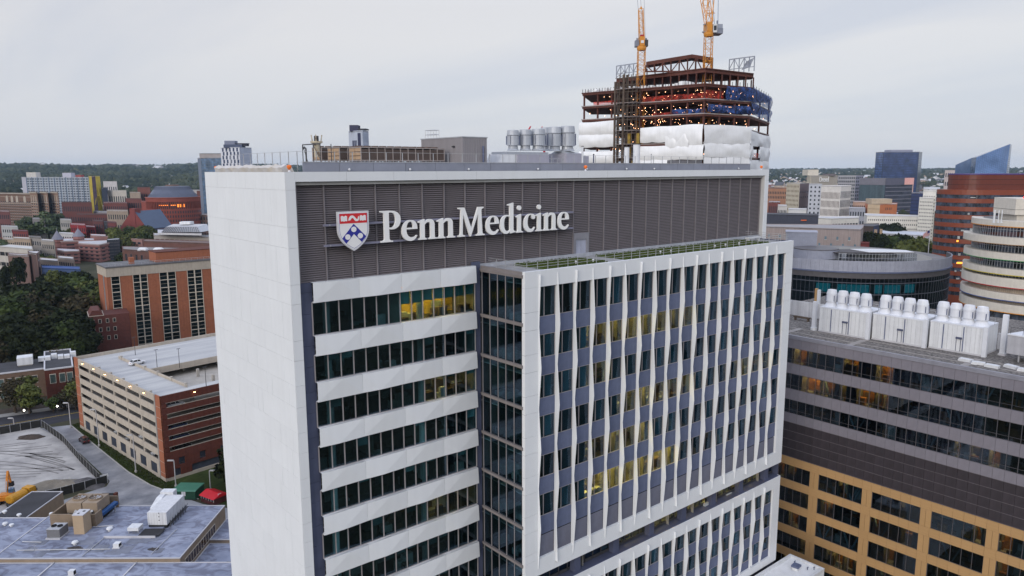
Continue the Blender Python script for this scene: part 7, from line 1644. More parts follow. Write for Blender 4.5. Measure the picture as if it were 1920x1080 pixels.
for i in range(nx_):
    for j in range(nz_):
        u0_, u1_, v0_, v1_ = i/nx_, (i+1)/nx_, j/nz_, (j+1)/nz_; mb.add([tuple(fp2(u0_, v1_)), tuple(fp2(u1_, v1_)), tuple(fp2(u1_, v0_)), tuple(fp2(u0_, v0_))], [(0,1,2,3)], 2 if (u1_ <= 0.43 and v1_ <= 0.55) else (0 if j % 2 == 0 else 1))
mb.obj('cloth', FM, fl_); MB().tube((0,0,-0.1), (0,0,-2.7), 0.05, 5).obj('hoist', RAILM, fl_)
# ---------- left side
t, P_, zt = far_building('slab_tower', 'long pale blue grey apartment slab with a gold panelled end on the left', [(48, 1065), (56, 1040), (172, 1010)], 332, [M('slab_end', (0.42, 0.42, 0.49)), M('slab_pale', (0.33, 0.37, 0.43))], [None, W_(14, 23, w=.62, h=.52, m=.8, mx=.005, span=47, mat=M('slab_glass', (0.055, 0.07, 0.10), var=0.5, scale=0.5))], depth=24)
fn = MB(); a_, b_ = P_[1]-P_[0], P_[2]-P_[0]
for k in range(12): x = a_.lerp(b_, k/11.0); fn.prism([(x.x-.35, x.y-.9), (x.x+.35, x.y-.9), (x.x+.35, x.y), (x.x-.35, x.y)], zt-50, zt)
fn.obj('balcony_fin', M('slab_fin', (0.16, 0.22, 0.32)), t); add_box(t, 57, 75, 1040, 323, 332, 10, TOWNC[0]); add_box(t, 124, 140, 1025, 324, 332, 10, M('slab_box', (0.42, 0.42, 0.50))); add_box(t, 148, 158, 1015, 328, 332, 8, M('slab_red', (0.30, 0.06, 0.06)))
GOLD = M('gold_panel', (0.46, 0.36, 0.045), rough=0.4, var=0.25, scale=0.08); t, P_, zt = far_building('gold_end_building', 'gold and dark purple painted end wall with a slanting gold frame', [(172.5, 1004), (178, 1000), (185, 1000), (193.5, 1006)], 330, [GOLD, M('mural_purple', (0.045, 0.03, 0.055), var=0.3), GOLD], None, depth=14)
ln = MB(); A_, B_ = P_[1]-P_[0], P_[2]-P_[0]; nn_ = Vector((math.cos(YAW), math.sin(YAW), 0))*-0.8
pt3 = lambda px, py: (lambda v: Vector((v.x-P_[0].x, v.y-P_[0].y, v.z)))(atD(px, py, 997))
for (x0, y0, x1, y1) in ((179, 384, 183.5, 350), (183.5, 350, 192, 385), (180, 351, 184, 347), (181.5, 366, 187, 366), (179, 332, 184, 338)): ln.beam(pt3(x0, y0), pt3(x1, y1), 0.8)
ln.obj('gold_frame', GOLD, t); far_building('blue_tower', 'narrow dark navy block right of the gold end wall', [(195, 990), (205, 992)], 352, M('far_navy3', (0.035, 0.045, 0.075)), None)
BRM = M('brown_brick_far', (0.155, 0.092, 0.068), var=0.12); BRP = M('brown_brick_lit', (0.24, 0.155, 0.115), var=0.1); CRF = M('far_cream_trim', (0.40, 0.35, 0.30))  # paler brick of the bays carries the light on them in its colour
t, P_, zt = far_building('brown_apartment_house', 'large brown brick apartment house with cream arched windows under the eaves', [(-30, 945), (62, 900)], 361, BRM, [W_(9, 22, w=.42, h=.42, m=9, span=30, sill=1)], depth=28, roof=M('green_eave', (0.09, 0.13, 0.11)))
tr_ = MB(); A_, B_ = P_[0]-P_[0], P_[1]-P_[0]; d_ = (B_-A_).normalized(); n_ = Vector((-d_.y, d_.x)); L_ = B_.length
def bandz(z0_, z1_, off=0.35): tr_.prism([tuple(A_-n_*off), tuple(B_-n_*off), tuple(B_-n_*.01), tuple(A_-n_*.01)], z0_, z1_)
bandz(zt-1.0, zt+0.0, 1.2); bandz(zt-13.2, zt-12.6); bandz(zt-4.6, zt-4.2)
for f in (.33, .52, .62, .72, .87): c = A_+d_*L_*f; tr_.prism([tuple(c-d_*2.4-n_*.5), tuple(c+d_*2.4-n_*.5), tuple(c+d_*2.4-n_*.05), tuple(c-d_*2.4-n_*.05)], zt-11, zt-5.5); tr_.prism([tuple(c-d_*2.4-n_*.5), tuple(c+d_*2.4-n_*.5), tuple(c+d_*2.4-n_*.05), tuple(c-d_*2.4-n_*.05)], zt-5.49, zt-3.2, 0, [tuple(c-d_*1.0-n_*.5), tuple(c+d_*1.0-n_*.5), tuple(c+d_*1.0-n_*.05), tuple(c-d_*1.0-n_*.05)])
tr_.obj('cream_trim', CRF, t)
for i, (a, b, lab) in enumerate(((60, 73, 'first projecting bay of the brown apartment house, with cream upper windows'), (80, 92.5, 'middle projecting bay of the brown apartment house, with cream upper windows'), (99.5, 112, 'end projecting bay of the brown apartment house, at its right corner'))):
    t2, P2, z2 = far_building('apartment_wing', lab, [(a, 885), (b, 872)], 360, BRP, [W_(8, 3, w=.5, h=.42, m=9, span=27, sill=1)], depth=30, roof=M('green_eave', (0.09, 0.13, 0.11)), group='projecting bays of the brown apartment house'); A_, B_ = P2[0]-P2[0], P2[1]-P2[0]; d_ = (B_-A_).normalized(); n_ = Vector((-d_.y, d_.x)); tr_ = MB()
    for (z0_, z1_, o_) in ((z2-1, z2, 1.0), (z2-12.6, z2-12, .35), (z2-4.4, z2-4, .35)): tr_.prism([tuple(A_-n_*o_), tuple(B_-n_*o_), tuple(B_-n_*.01), tuple(A_-n_*.01)], z0_, z1_)
    for k in range(3): c = A_+(B_-A_)*((k+.5)/3); tr_.prism([tuple(c-d_*1.0-n_*.4), tuple(c+d_*1.0-n_*.4), tuple(c+d_*1.0-n_*.05), tuple(c-d_*1.0-n_*.05)], z2-11, z2-5)
    tr_.obj('cream_trim', CRF, t2)
far_building('apartment_house', 'recessed dark link between the bays of the brown apartment house', [(70, 905), (105, 885)], 361, M('brown_brick_shaded', (0.085, 0.052, 0.042)), [W_(9, 8, w=.4, h=.4, m=8)], depth=10)  # shade of the recess put into a darker brick colour
# rotunda
RCn = atD(327, 400, 812); RRd = 27.5; t = thing('rotunda', 'big red brick rotunda with grey stepped dome and lit orange windows', 'building', (RCn.x, RCn.y, 0))
RBK = M('rotunda_brick', (0.23, 0.055, 0.040), var=0.1); zz = lambda py: up_at(RCn-Vector((math.cos(YAW), math.sin(YAW), 0))*RRd, 327, py)
ac2 = math.atan2(CY-RCn.y, CX-RCn.x); b0_, b1_ = ac2-1.7, ac2+1.7
z_e, z_w1, z_w0 = zz(371), zz(378.5), zz(392)
arc_ring(MB(), RRd-1, RRd, z_w1, z_e, b0_, b1_, 40).obj('wall', RBK, t); n = 44
for k in range(n): a = b0_+(b1_-b0_)*(k+.5)/n; MB().prism([(RRd*math.cos(a-.014), RRd*math.sin(a-.014)), (RRd*math.cos(a+.014), RRd*math.sin(a+.014)), ((RRd-1)*math.cos(a+.014), (RRd-1)*math.sin(a+.014)), ((RRd-1)*math.cos(a-.014), (RRd-1)*math.sin(a-.014))], z_w0, z_w1).obj('pier', RBK, t)
arc_ring(MB(), RRd-1.5, RRd-1.2, z_w0, z_w1, b0_, b1_, 44).obj('glazing', mat('rotunda_glass', (0.05, 0.045, 0.05), rough=0.15, spec=0.7), t)
ROG = glow('rotunda_orange_light', (1.0, 0.26, 0.03), 2.2); zl = zz(388.5); zl1 = zz(384)
for px0, px1 in ((333, 336.5), (339.5, 345), (348, 354), (300, 308), (310, 317), (319, 330)):
    a, b = [math.atan2(atD(px, 385, 786).y-RCn.y, atD(px, 385, 786).x-RCn.x) for px in (px0, px1)]
    if b < a: a, b = b, a
    arc_ring(MB(), RRd-1.19, RRd-1.05, zl if px0 > 332 else zl+(zl1-zl)*.7, zl1+(0 if px0 < 332 else 0.6), a, b, 4).obj('lit_window', ROG, t)
arc_ring(MB(), RRd-1, RRd, 0, z_w0, b0_, b1_, 44).obj('wall', RBK, t); wd = MB()
for lev, py in enumerate((395.5, 403.5, 411.5)):
    for k in range(36):
        a = b0_+(b1_-b0_)*(k+.5)/36; r = RRd+.06; z = zz(py); wd.prism([(r*math.cos(a-.022), r*math.sin(a-.022)), (r*math.cos(a+.022), r*math.sin(a+.022)), ((r-.3)*math.cos(a+.022), (r-.3)*math.sin(a+.022)), ((r-.3)*math.cos(a-.022), (r-.3)*math.sin(a-.022))], z-2.6, z)
wd.obj('window', GLF, t, kind='stuff')
DOME = M('dome_grey', (0.085, 0.10, 0.15), rough=0.45); z1, z2, z3, z4 = zz(371)+0.01, zz(364), zz(357.5), zz(350)
MB().lathe(0, 0, [(RRd*.93, z1-1), (RRd*.93, z1), (RRd*.83, z2)], 48).obj('roof_ring', DOME, t); MB().lathe(0, 0, [(RRd*.82, z2+.0), (RRd*.80, z2+.8), (RRd*.73, z3)], 48).obj('roof_ring', DOME, t); MB().lathe(0, 0, [(RRd*.72, z3), (RRd*.70, z3+.8), (RRd*.63, z4), (0.01, z4+.6)], 48).obj('roof_ring', DOME, t)
sm = MB()
for k in range(60): a = 2*math.pi*k/60; sm.beam((RRd*.925*math.cos(a), RRd*.925*math.sin(a), z1+.1), (RRd*.835*math.cos(a), RRd*.835*math.sin(a), z2), .25, .25); sm.beam((RRd*.70*math.cos(a), RRd*.70*math.sin(a), z3+.9), (RRd*.635*math.cos(a), RRd*.635*math.sin(a), z4), .25, .25)
sm.obj('roof_seam', DOME, t); arc_ring(MB(), RRd-2, RRd+.7, z_e+.01, z_e+.5, b0_, b1_, 40).obj('cornice', M('rotunda_cornice', (0.30, 0.10, 0.075)), t); MB().lathe(0, 0, [(7, z4+.3), (7, z4+1.3), (6, z4+1.6)], 20).obj('lantern', BRM, t)
far_building('brick_wing', 'red brick stair block attached left of the rotunda', [(267, 806), (281, 795)], 377, RBK, None, depth=14); far_building('brick_wing', 'brown brick block right of the rotunda behind the white tower', [(374, 815), (396, 812)], 402, M('brown_far', (0.16, 0.10, 0.085)), [W_(4, 4, w=.5, h=.6)], depth=20)
# wedge roofed hall
q = [atD(px, 400, d) for px, d in ((222, 745), (274, 725), (322, 760), (268, 790))]; o = q[0]; t = thing('wedge_roofed_hall', 'red brick hall with sloping blue grey metal roofs and a square chimney block', 'building', (o.x, o.y, 0))
b = [(p.x-o.x, p.y-o.y) for p in q]; zl_, zh_ = up_at(q[0], 222, 428), up_at(q[1], 252, 394)
WBK = M('wedge_brick', (0.19, 0.045, 0.042)); WRF = M('blue_metal_roof', (0.055, 0.085, 0.15), rough=0.4)
fA, fB = Vector(b[0]), Vector(b[1]); md = fA.lerp(fB, .52); bd_ = Vector(b[2])-fB
zq = up_at(q[1], 274, 430)
MB().add([(*fA, 0), (*fB, 0), (*fB, zq), (*(md+(fB-md)*.15), zh_-2), (*(md-(md-fA)*.15), zh_-3), (*fA, zl_)], [(0,1,2,3,4,5)]).obj('gable_wall', WBK, t)
d_ = (fB-fA).normalized(); n_ = Vector((-d_.y, d_.x)); MB().prism([tuple(md-d_*4-n_*.5), tuple(md+d_*4-n_*.5), tuple(md+d_*4+n_*6), tuple(md-d_*4+n_*6)], 0, zh_+1).obj('chimney_block', WBK, t)
for k in range(4):
    u0_, u1_ = k/4, (k+1)/4; f = lambda u: (fB+(md-fB)*(1-u)*.85, zq+(zh_-2-zq)*(1-u)); (pa_, za_), (pb2, zb2) = f(u0_), f(u1_); MB().add([(*pa_, za_+.4), (*pb2, zb2+.4), (*(pb2+bd_), zb2+.4), (*(pa_+bd_), za_+.4), (*pb2, zb2-.6), (*(pb2+bd_), zb2-.6)], [(0,1,2,3), (1,4,5,2)]).obj('roof_slope', WRF, t)
for k in range(4): p0_ = fB+bd_*.05; zA = zq-1.0-2.6*k; MB().prism([tuple(p0_+n_*(-1.5*k)+d_*(0)), tuple(p0_+bd_*1.05+n_*(-1.5*k)), tuple(p0_+bd_*1.05+n_*(2-1.5*k)), tuple(p0_+n_*(2-1.5*k))], zA-2.4, zA).obj('roof_step', WRF, t)
MB().prism([tuple(fB+bd_*0), tuple(fB+bd_), tuple(Vector(b[3])), tuple(fA+n_*2)], 0, zq-2).obj('wall', WBK, t)
# concrete block with glass skylight + brick blocks in front of it
t, P_, zt = far_building('concrete_pavilion', 'grey concrete pavilion with dark sloping skylight roof and a row of square windows', [(285, 640), (392, 618)], 441, M('pav_conc', (0.33, 0.30, 0.28)), [W_(1, 11, w=.72, h=.62, m=2.2, span=5.0)], depth=26)
o = Vector(t.location); f3 = lambda px, py, d: (lambda v: (v.x-o.x, v.y-o.y, v.z))(atD(px, py, d))
MB().add([f3(302, 435.5, 626), f3(375, 435.5, 618), f3(370, 425, 634), f3(312, 425, 640)], [(0,1,2,3)]).obj('skylight', mat('skylight_dark', (0.03, 0.035, 0.045), rough=0.15, spec=0.7), t); MB().add([f3(370, 425, 634), f3(375, 435.5, 618), f3(395, 432, 632), f3(388, 420, 650)], [(0,1,2,3)]).obj('skylight', mat('skylight_pale', (0.30, 0.32, 0.36), rough=0.2), t)
MB().add([f3(312, 425, 640), f3(370, 425, 634), f3(388, 420, 650), f3(325, 420, 656)], [(0,1,2,3)]).obj('skylight_top', ROOFC[1], t); MB().prism([f3(296, 437, 625)[:2], f3(378, 437, 616)[:2], f3(378, 437, 650)[:2], f3(296, 437, 660)[:2]], f3(296, 440, 625)[2], f3(296, 436.6, 625)[2]).obj('ledge', EDGE, t)
sb_ = MB()
for k in range(20): sb_.beam(f3(303+72*k/19, 435.3, 625-8*k/19), f3(313+57*k/19, 425, 639-5*k/19), .35)
sb_.obj('glazing_bar', MULL, t); add_box(t, 335, 355, 640, 416, 421, 8, WPAINT)
BRF = M('campus_brick', (0.135, 0.062, 0.050), var=0.15)
far_building('brick_hall', 'long low dark red brick hall under the concrete pavilion', [(265, 575), (392, 556)], 452, BRF, [W_(1, 9, w=.5, h=.4, m=2.5, span=5, mx=.35)], depth=20, roof=M('brick_hall_roof', (0.16, 0.12, 0.11)))
far_building('brick_hall', 'nearer dark brick hall with two white skylights just above the orange block', [(224, 520), (265, 508), (392, 500)], 467, M('campus_brick2', (0.12, 0.058, 0.048), var=0.15), [W_(2, 4, w=.3, h=.5), W_(1, 6, w=.35, h=.5, m=3, span=6)], depth=24, roof=M('brick_hall_roof2', (0.22, 0.21, 0.21)))
for i, (px, lab) in enumerate(((268, 'left of the two white skylights on the dark brick hall'), (297, 'right of the two white skylights on the dark brick hall'))):
    q_ = atD(px, 466, 516); tt = thing('roof_skylight', lab, 'skylight', (q_.x, q_.y, up_at(q_, px, 470)), LROT); MB().box(-3, 3, -2, 2, 0, 1).obj('curb', EDGE, tt); MB().prism([(-3, -2), (3, -2), (3, 2), (-3, 2)], 1.01, 2.2, 0, [(-2, -1), (2, -1), (2, 1), (-2, 1)]).obj('dome', WPAINT, tt)
# pink striped hall with turrets
PNK = M('pink_brick', (0.30, 0.145, 0.13), var=0.06); PST = M('dark_pink_stripe', (0.155, 0.065, 0.06)); PWS = M('pale_stripe', (0.42, 0.36, 0.34))
def striped(label, pts, top, depth, rows, cols, nst=6, ws=True):
    t, P_, zt = far_building('striped_hall', label, pts, top, PNK, [W_(rows, cols, w=.5, h=.38, m=2)]+[W_(rows, max(2, cols//2), w=.5, h=.38, m=2)]*(len(pts)-2), depth=depth); mb = MB(); mw = MB()
    for i in range(len(P_)-1):
        A_, B_ = P_[i]-P_[0], P_[i+1]-P_[0]; d_ = (B_-A_).normalized(); n_ = Vector((-d_.y, d_.x))
        for k in range(nst): z = zt-2.1-k*3.1; mb.prism([tuple(A_-n_*.06), tuple(B_-n_*.06), tuple(B_+n_*.05), tuple(A_+n_*.05)], z-1.0, z)
        mw.prism([tuple(A_-n_*.4), tuple(B_-n_*.4), tuple(B_), tuple(A_)], zt-.8, zt-.2)
    mb.obj('dark_course', PST, t); mw.obj('pale_coping', PWS, t); return t, P_, zt
striped('tall rear part of the pink striped hall behind the two turrets', [(96, 640), (110, 628), (172, 640)], 450, 20, 4, 3)
striped('right wing of the pink striped hall with four rows of paired windows', [(141, 612), (181, 600), (206, 622)], 456, 22, 4, 4)
striped('low front part of the pink striped hall with a pale curved wall', [(100, 606), (114, 592), (142, 596)], 468, 14, 3, 3, 4)
far_building('dark_glass_stair', 'dark glazed stair block at the right end of the pink striped hall', [(196, 615), (220, 622)], 450, M('stair_navy', (0.04, 0.045, 0.06)), [W_(6, 2, w=.9, h=.3, mat=M('stair_line', (0.10, 0.09, 0.1)))], depth=12)
far_building('striped_hall', 'flat-roofed far wing of the pink striped hall, upper right', [(166, 668), (212, 655)], 441, M('pink_brick2', (0.29, 0.15, 0.135)), None, depth=18); far_building('striped_hall', 'pale pink wing with white flat roof right of the dark stair block', [(208, 660), (262, 640), (270, 655)], 445, M('pink_brick3', (0.31, 0.17, 0.15)), [W_(3, 6, w=.6, h=.4, m=1.5), None], depth=18)
for i, (px, d, yb_, yt, lab) in enumerate(((107, 634, 449, 432, 'left grey cone turret of the pink striped hall'), (147, 646, 443, 428, 'right grey cone turret of the pink striped hall'))):
    q_ = atD(px, 440, d); zb2, zt2 = up_at(q_, px, yb_), up_at(q_, px, yt); tt = thing('turret', lab, 'turret', (q_.x, q_.y, 0)); MB().lathe(0, 0, [(4.3, 0), (4.3, zb2)], 10).obj('wall', PNK, tt); MB().lathe(0, 0, [(5.0, zb2+.01), (0.05, zt2)], 10).obj('cone_roof', M('turret_slate', (0.19, 0.19, 0.235)), tt); MB().tube((0,0,zt2-.2), (0,0,zt2+2), .12, 5).obj('finial', MULL, tt)
    rg_ = MB()
    for k in range(2): rg_.lathe(0, 0, [(4.36, zb2-3-4*k), (4.36, zb2-2-4*k)], 10)
    rg_.obj('dark_course', PST, tt)
# brown stone towers and things at the left margin
t, P_, zt = far_building('stone_tower', 'plain brown brick tower pair standing out of the woods at the left', [(7, 455), (45, 448)], 477, M('brown_tower', (0.165, 0.105, 0.095), var=0.08), None, depth=10); far_building('stone_tower', 'narrower dark brown brick tower beside the plain brown one in the woods', [(45, 452), (61, 444), (66, 452)], 473, [M('brown_tower2', (0.10, 0.062, 0.06)), M('brown_tower3', (0.17, 0.11, 0.10))], [None, W_(4, 1, w=.5, h=.3)], depth=10)
t, P_, zt = far_building('small_car_park', 'small pale open car park with a flat deck at the left edge', [(-20, 560), (54, 535)], 461, M('pale_carpark', (0.44, 0.41, 0.38)), [W_(2, 7, w=.86, h=.35, m=1.6, mat=DARK)], depth=26, roof=M('deck_pale', (0.50, 0.50, 0.49)))
for i, (a, b, d, top, c, rf, lab) in enumerate([
    (0, 22, 600, 447, (0.40, 0.32, 0.24), 1, 'tan house with pale gables behind the small car park, far left'), (20, 52, 590, 446, (0.42, 0.33, 0.25), 1, 'long tan terrace behind the small car park'), (50, 72, 585, 444, (0.30, 0.28, 0.27), 0, 'grey gabled house beside the tan terrace'), (72, 96, 560, 450, (0.33, 0.30, 0.27), 1, 'pale grey brick house left of the pink striped hall'), (66, 100, 470, 487, (0.44, 0.36, 0.30), 1, 'white-roofed tan house at the edge of the woods'), (100, 130, 480, 483, (0.30, 0.24, 0.21), 1, 'tan brick house with black roof plant below the striped hall'), (68, 140, 440, 502, (0.06, 0.10, 0.22), 2, 'long low building with bright blue roof among the trees'),
    (118, 173, 850, 379, (0.13, 0.042, 0.038), 0, 'dark red brick mansion block below the pale slab tower'), (143, 205, 800, 401, (0.15, 0.050, 0.046), 0, 'long dark red brick terrace with a hipped grey roof'), (130, 158, 700, 420, (0.28, 0.025, 0.030), 1, 'bright red house with white windows'), (157, 176, 712, 424, (0.26, 0.022, 0.028), 1, 'narrower bright red house stepping down to the right'), (173, 192, 720, 413, (0.12, 0.04, 0.04), 0, 'dark red brick house beside the bright red houses'), (190, 202, 715, 415, (0.05, 0.055, 0.07), 0, 'narrow black fronted house among the brick houses'), (200, 216, 705, 416, (0.17, 0.045, 0.045), 0, 'dark red house with curved bay next to the black one'),
    (196, 240, 860, 379, (0.16, 0.055, 0.05), 1, 'brick row with pale roof edge left of the rotunda'), (238, 268, 870, 372, (0.17, 0.06, 0.055), 0, 'dark brick block between the brick row and rotunda'), (201, 240, 760, 394, (0.33, 0.27, 0.22), 1, 'tan stone house below the brick row'), (262, 285, 930, 351, (0.19, 0.07, 0.06), 0, 'twin brick tower rising behind the rotunda'), (247, 266, 915, 360, (0.34, 0.28, 0.23), 1, 'tan block left of the twin brick tower'), (199, 224, 1250, 340, (0.60, 0.58, 0.60), 1, 'white hilltop house with several windows'), (206, 240, 1000, 357, (0.55, 0.52, 0.48), 1, 'pale cream row house group beyond the gold end wall'), (176, 202, 850, 396, (0.28, 0.28, 0.31), 1, 'grey flat block under the gold end wall'), (-10, 18, 800, 395, (0.16, 0.06, 0.06), 1, 'dark red block with horizontal lines at the left edge'), (0, 30, 720, 424, (0.45, 0.46, 0.47), 1, 'white flat-roofed store at the left edge'), (20, 48, 690, 432, (0.20, 0.04, 0.04), 0, 'low red shed below the white store'), (60, 82, 760, 409, (0.20, 0.19, 0.2), 1, 'grey house with white roof box below the brown apartment house'), (112, 132, 740, 411, (0.34, 0.33, 0.32), 1, 'pale house between the silver trees and red houses'), (108, 134, 665, 437, (0.52, 0.51, 0.52), 1, 'white-roofed low hall behind the turrets'), (348, 392, 1090, 356, (0.50, 0.49, 0.50), 1, 'pale roof group right of the rotunda dome'), (372, 392, 980, 358, (0.18, 0.07, 0.06), 0, 'dark brick block right of the rotunda dome')]):
    far_building('town_house', lab, [(a, d), (b, d-8)], top, M('left_wall_%d' % i, tuple(x*.8 for x in c)), [W_(3 if d < 900 else 2, max(3, int((b-a)/4)), w=.45, h=.45, m=1.5)], depth=14, roof=[ROOFC[0], ROOFC[1], M('blue_sheet_roof', (0.03, 0.075, 0.24))][rf])
# trees on the left
LT = random.Random(77)
def at_px(px, d):
    if d > 430: p = atD(px, 440, d); return (p.x, p.y, 0.0)
    return polar(d, math.degrees(math.atan((px-960)/FPX)))+(0.0,)
for i, (px, d, h, k, lab) in enumerate([(48, 775, 25, 'silver', 'big silver green tree left of the larger one'), (92, 765, 31, 'silver', 'largest silver green tree in front of the brown apartment house'), (110, 780, 28, 'silver', 'silver green tree on the right side of the largest one'), (66, 755, 21, 'green', 'olive tree between the silver green ones'), (75, 785, 26, 'silver', 'silver green tree behind the olive one'), (28, 431, 24, 'dark', 'tall dark conical tree in front of the brown towers'), (4, 432, 19, 'dark', 'dark tree at the left of the plain brown tower')]):
    tree(k, at_px(px, d), h, lab, 'big trees near the brown apartment house', 1.15 if k != 'dark' else .6)
def grove(n, px0, px1, d0, d1, h0, h1, kinds, label, group, wide=1.15):
    for i in range(n):
        px = LT.uniform(px0, px1); d = LT.uniform(d0, d1); tree(LT.choice(kinds), at_px(px, d), LT.uniform(h0, h1), label, group, wide)
grove(44, -10, 140, 318, 352, 14, 19, ('dark', 'dark', 'dark', 'brown', 'green'), 'dark leafy tree in the wood left of the orange block', 'trees of the dark wood')
grove(36, -10, 176, 350, 420, 17, 23, ('dark', 'dark', 'green', 'brown'), 'tall dark tree at the back of the wood', 'back trees of the dark wood')
grove(10, 150, 200, 365, 420, 19, 24, ('yellow', 'green'), 'yellow green spring tree behind the orange block corner', 'yellow green trees behind the orange block')
grove(9, 90, 148, 308, 318, 9, 13, ('green', 'brown', 'dark'), 'smaller tree at the near edge of the wood', 'edge trees of the wood')
grove(9, 62, 92, 520, 570, 9, 12, ('yellow', 'green'), 'bright green tree in front of the pink striped hall', 'bright trees before the striped hall')
grove(12, -8, 25, 560, 640, 13, 19, ('green', 'dark', 'silver'), 'round tree by the white store at the left edge', 'trees by the white store')
grove(12, 205, 285, 650, 690, 17, 23, ('yellow', 'green'), 'light green tree between the striped hall and the wedge hall', 'trees before the wedge roofed hall')
grove(9, 72, 150, 431, 436, 12.5, 15.5, ('green', 'dark', 'yellow'), 'rounded tree right before the long blue roof', 'trees before the blue roof')
grove(8, 245, 285, 820, 860, 20, 26, ('green', 'yellow'), 'green tree between the brick row and the rotunda', 'trees left of the rotunda')
grove(8, 112, 150, 690, 720, 15, 20, ('green', 'yellow'), 'green tree around the bright red house', 'trees around the red house')
grove(6, 220, 262, 560, 590, 10, 13, ('green', 'dark'), 'dark green tree in the court of the striped hall', 'court trees')
grove(12, 60, 124, 262, 270, 4, 6.5, ('brown', 'green', 'brown'), 'budding shrub-like tree along the dark street', 'budding trees along the street', 1.5)
grove(6, -12, 24, 262, 272, 7, 10, ('brown', 'green', 'yellow'), 'pale budding tree before the low brick building', 'budding trees at the far left', 1.3)
grove(4, 94, 122, 264, 272, 6, 8.5, ('brown', 'yellow'), 'budding tree covering the corner of the low brick building', 'budding trees by the low brick building', 1.3)
grove(8, -60, 140, 318, 330, 12, 17, ('dark', 'dark', 'brown'), 'dark tree behind the low brick building', 'trees behind the low brick building', 1.2)
grove(4, 401, 416, 168, 184, 9, 12, ('dark',), 'dark tree squeezed between the car park and the white tower', 'trees between car park and tower')
grove(40, -10, 380, 900, 1250, 12, 18, ('green', 'dark', 'yellow', 'brown'), 'street tree among the far left houses', 'street trees among the far left houses')
tn = (lambda i: None)
# ---------- high blocks seen over the tower roof
t, P_, zt = far_building('glass_tower', 'blue glass block with beige top storey behind the white tower corner', [(378, 960), (383, 940), (424, 930)], 296.5, [M('tower_edge', (0.16, 0.19, 0.26)), M('tower_blue', (0.11, 0.155, 0.22), rough=0.2, spec=0.7, var=0.2)], [None, W_(26, 9, w=.84, h=.72, m=.6, mat=M('tower_pane', (0.075, 0.13, 0.22), rough=0.12, spec=0.9, var=0.6, scale=0.2))], depth=20)
add_box(t, 381.5, 421, 936, 288.5, 296.6, 14, M('tower_beige', (0.34, 0.31, 0.31)), 'top_storey', 2); add_box(t, 381, 422, 936, 287.7, 288.4, 15, FRAMED, 'roof_plate', 1.5)
t, P_, zt = far_building('white_tower_block', 'white and navy striped tower block with stepped penthouse left of the roof plant', [(421.5, 900), (456, 880), (478.5, 902)], 277, [M('stripe_white', (0.60, 0.62, 0.68)), M('grid_pale', (0.46, 0.49, 0.58))], [W_(22, 5, w=.45, h=.92, m=.5, alt=.18, mat=M('stripe_navy', (0.04, 0.055, 0.11))), W_(20, 4, w=.88, h=.86, m=1, mat=M('grid_glass', (0.42, 0.46, 0.58), rough=0.2))], depth=18)
add_box(t, 427, 461, 888, 271, 277.2, 12, M('pent_navy', (0.07, 0.085, 0.14)), 'penthouse', 2); add_box(t, 429, 448, 888, 264, 271.1, 10, M('pent_grey', (0.20, 0.22, 0.30)), 'penthouse', 3); add_box(t, 448, 471, 888, 268.5, 270.3, 8, M('pent_black', (0.04, 0.04, 0.06)), 'canopy', 3); add_box(t, 461, 470, 888, 269, 274, 8, M('pent_black', (0.04, 0.04, 0.06)), 'canopy', 4)
t, P_, zt = far_building('white_tower_block', 'pale blue tower block with dark stair slots rising behind the brown cooling plant', [(659.5, 480), (684.5, 468), (696, 480)], 246, [M('pale_blue_tower', (0.42, 0.46, 0.55)), M('pale_blue_tower2', (0.46, 0.50, 0.60))], [None, W_(14, 3, w=.8, h=.8, m=1, mat=M('pale_blue_pane', (0.40, 0.45, 0.56)))], depth=16)
A_, B_ = P_[0]-P_[0], P_[1]-P_[0]; d_ = (B_-A_).normalized(); n_ = Vector((-d_.y, d_.x))
for (u, v, top) in ((.26, .36, 6), (.40, .50, 6), (.54, .58, 6), (.66, .88, 1.6)): a2, b2 = A_.lerp(B_, u), A_.lerp(B_, v); MB().prism([tuple(a2-n_*.1), tuple(b2-n_*.1), tuple(b2+n_*.1), tuple(a2+n_*.1)], zt-45, zt-top).obj('dark_slot', M('slot_navy', (0.035, 0.04, 0.085)), t)
add_box(t, 661, 676.5, 474, 234.5, 246.1, 8, M('pent_navy2', (0.05, 0.05, 0.09)), 'penthouse', 2); add_box(t, 676, 692, 474, 241, 243.4, 9, M('pent_black2', (0.05, 0.05, 0.06)), 'canopy', 2)
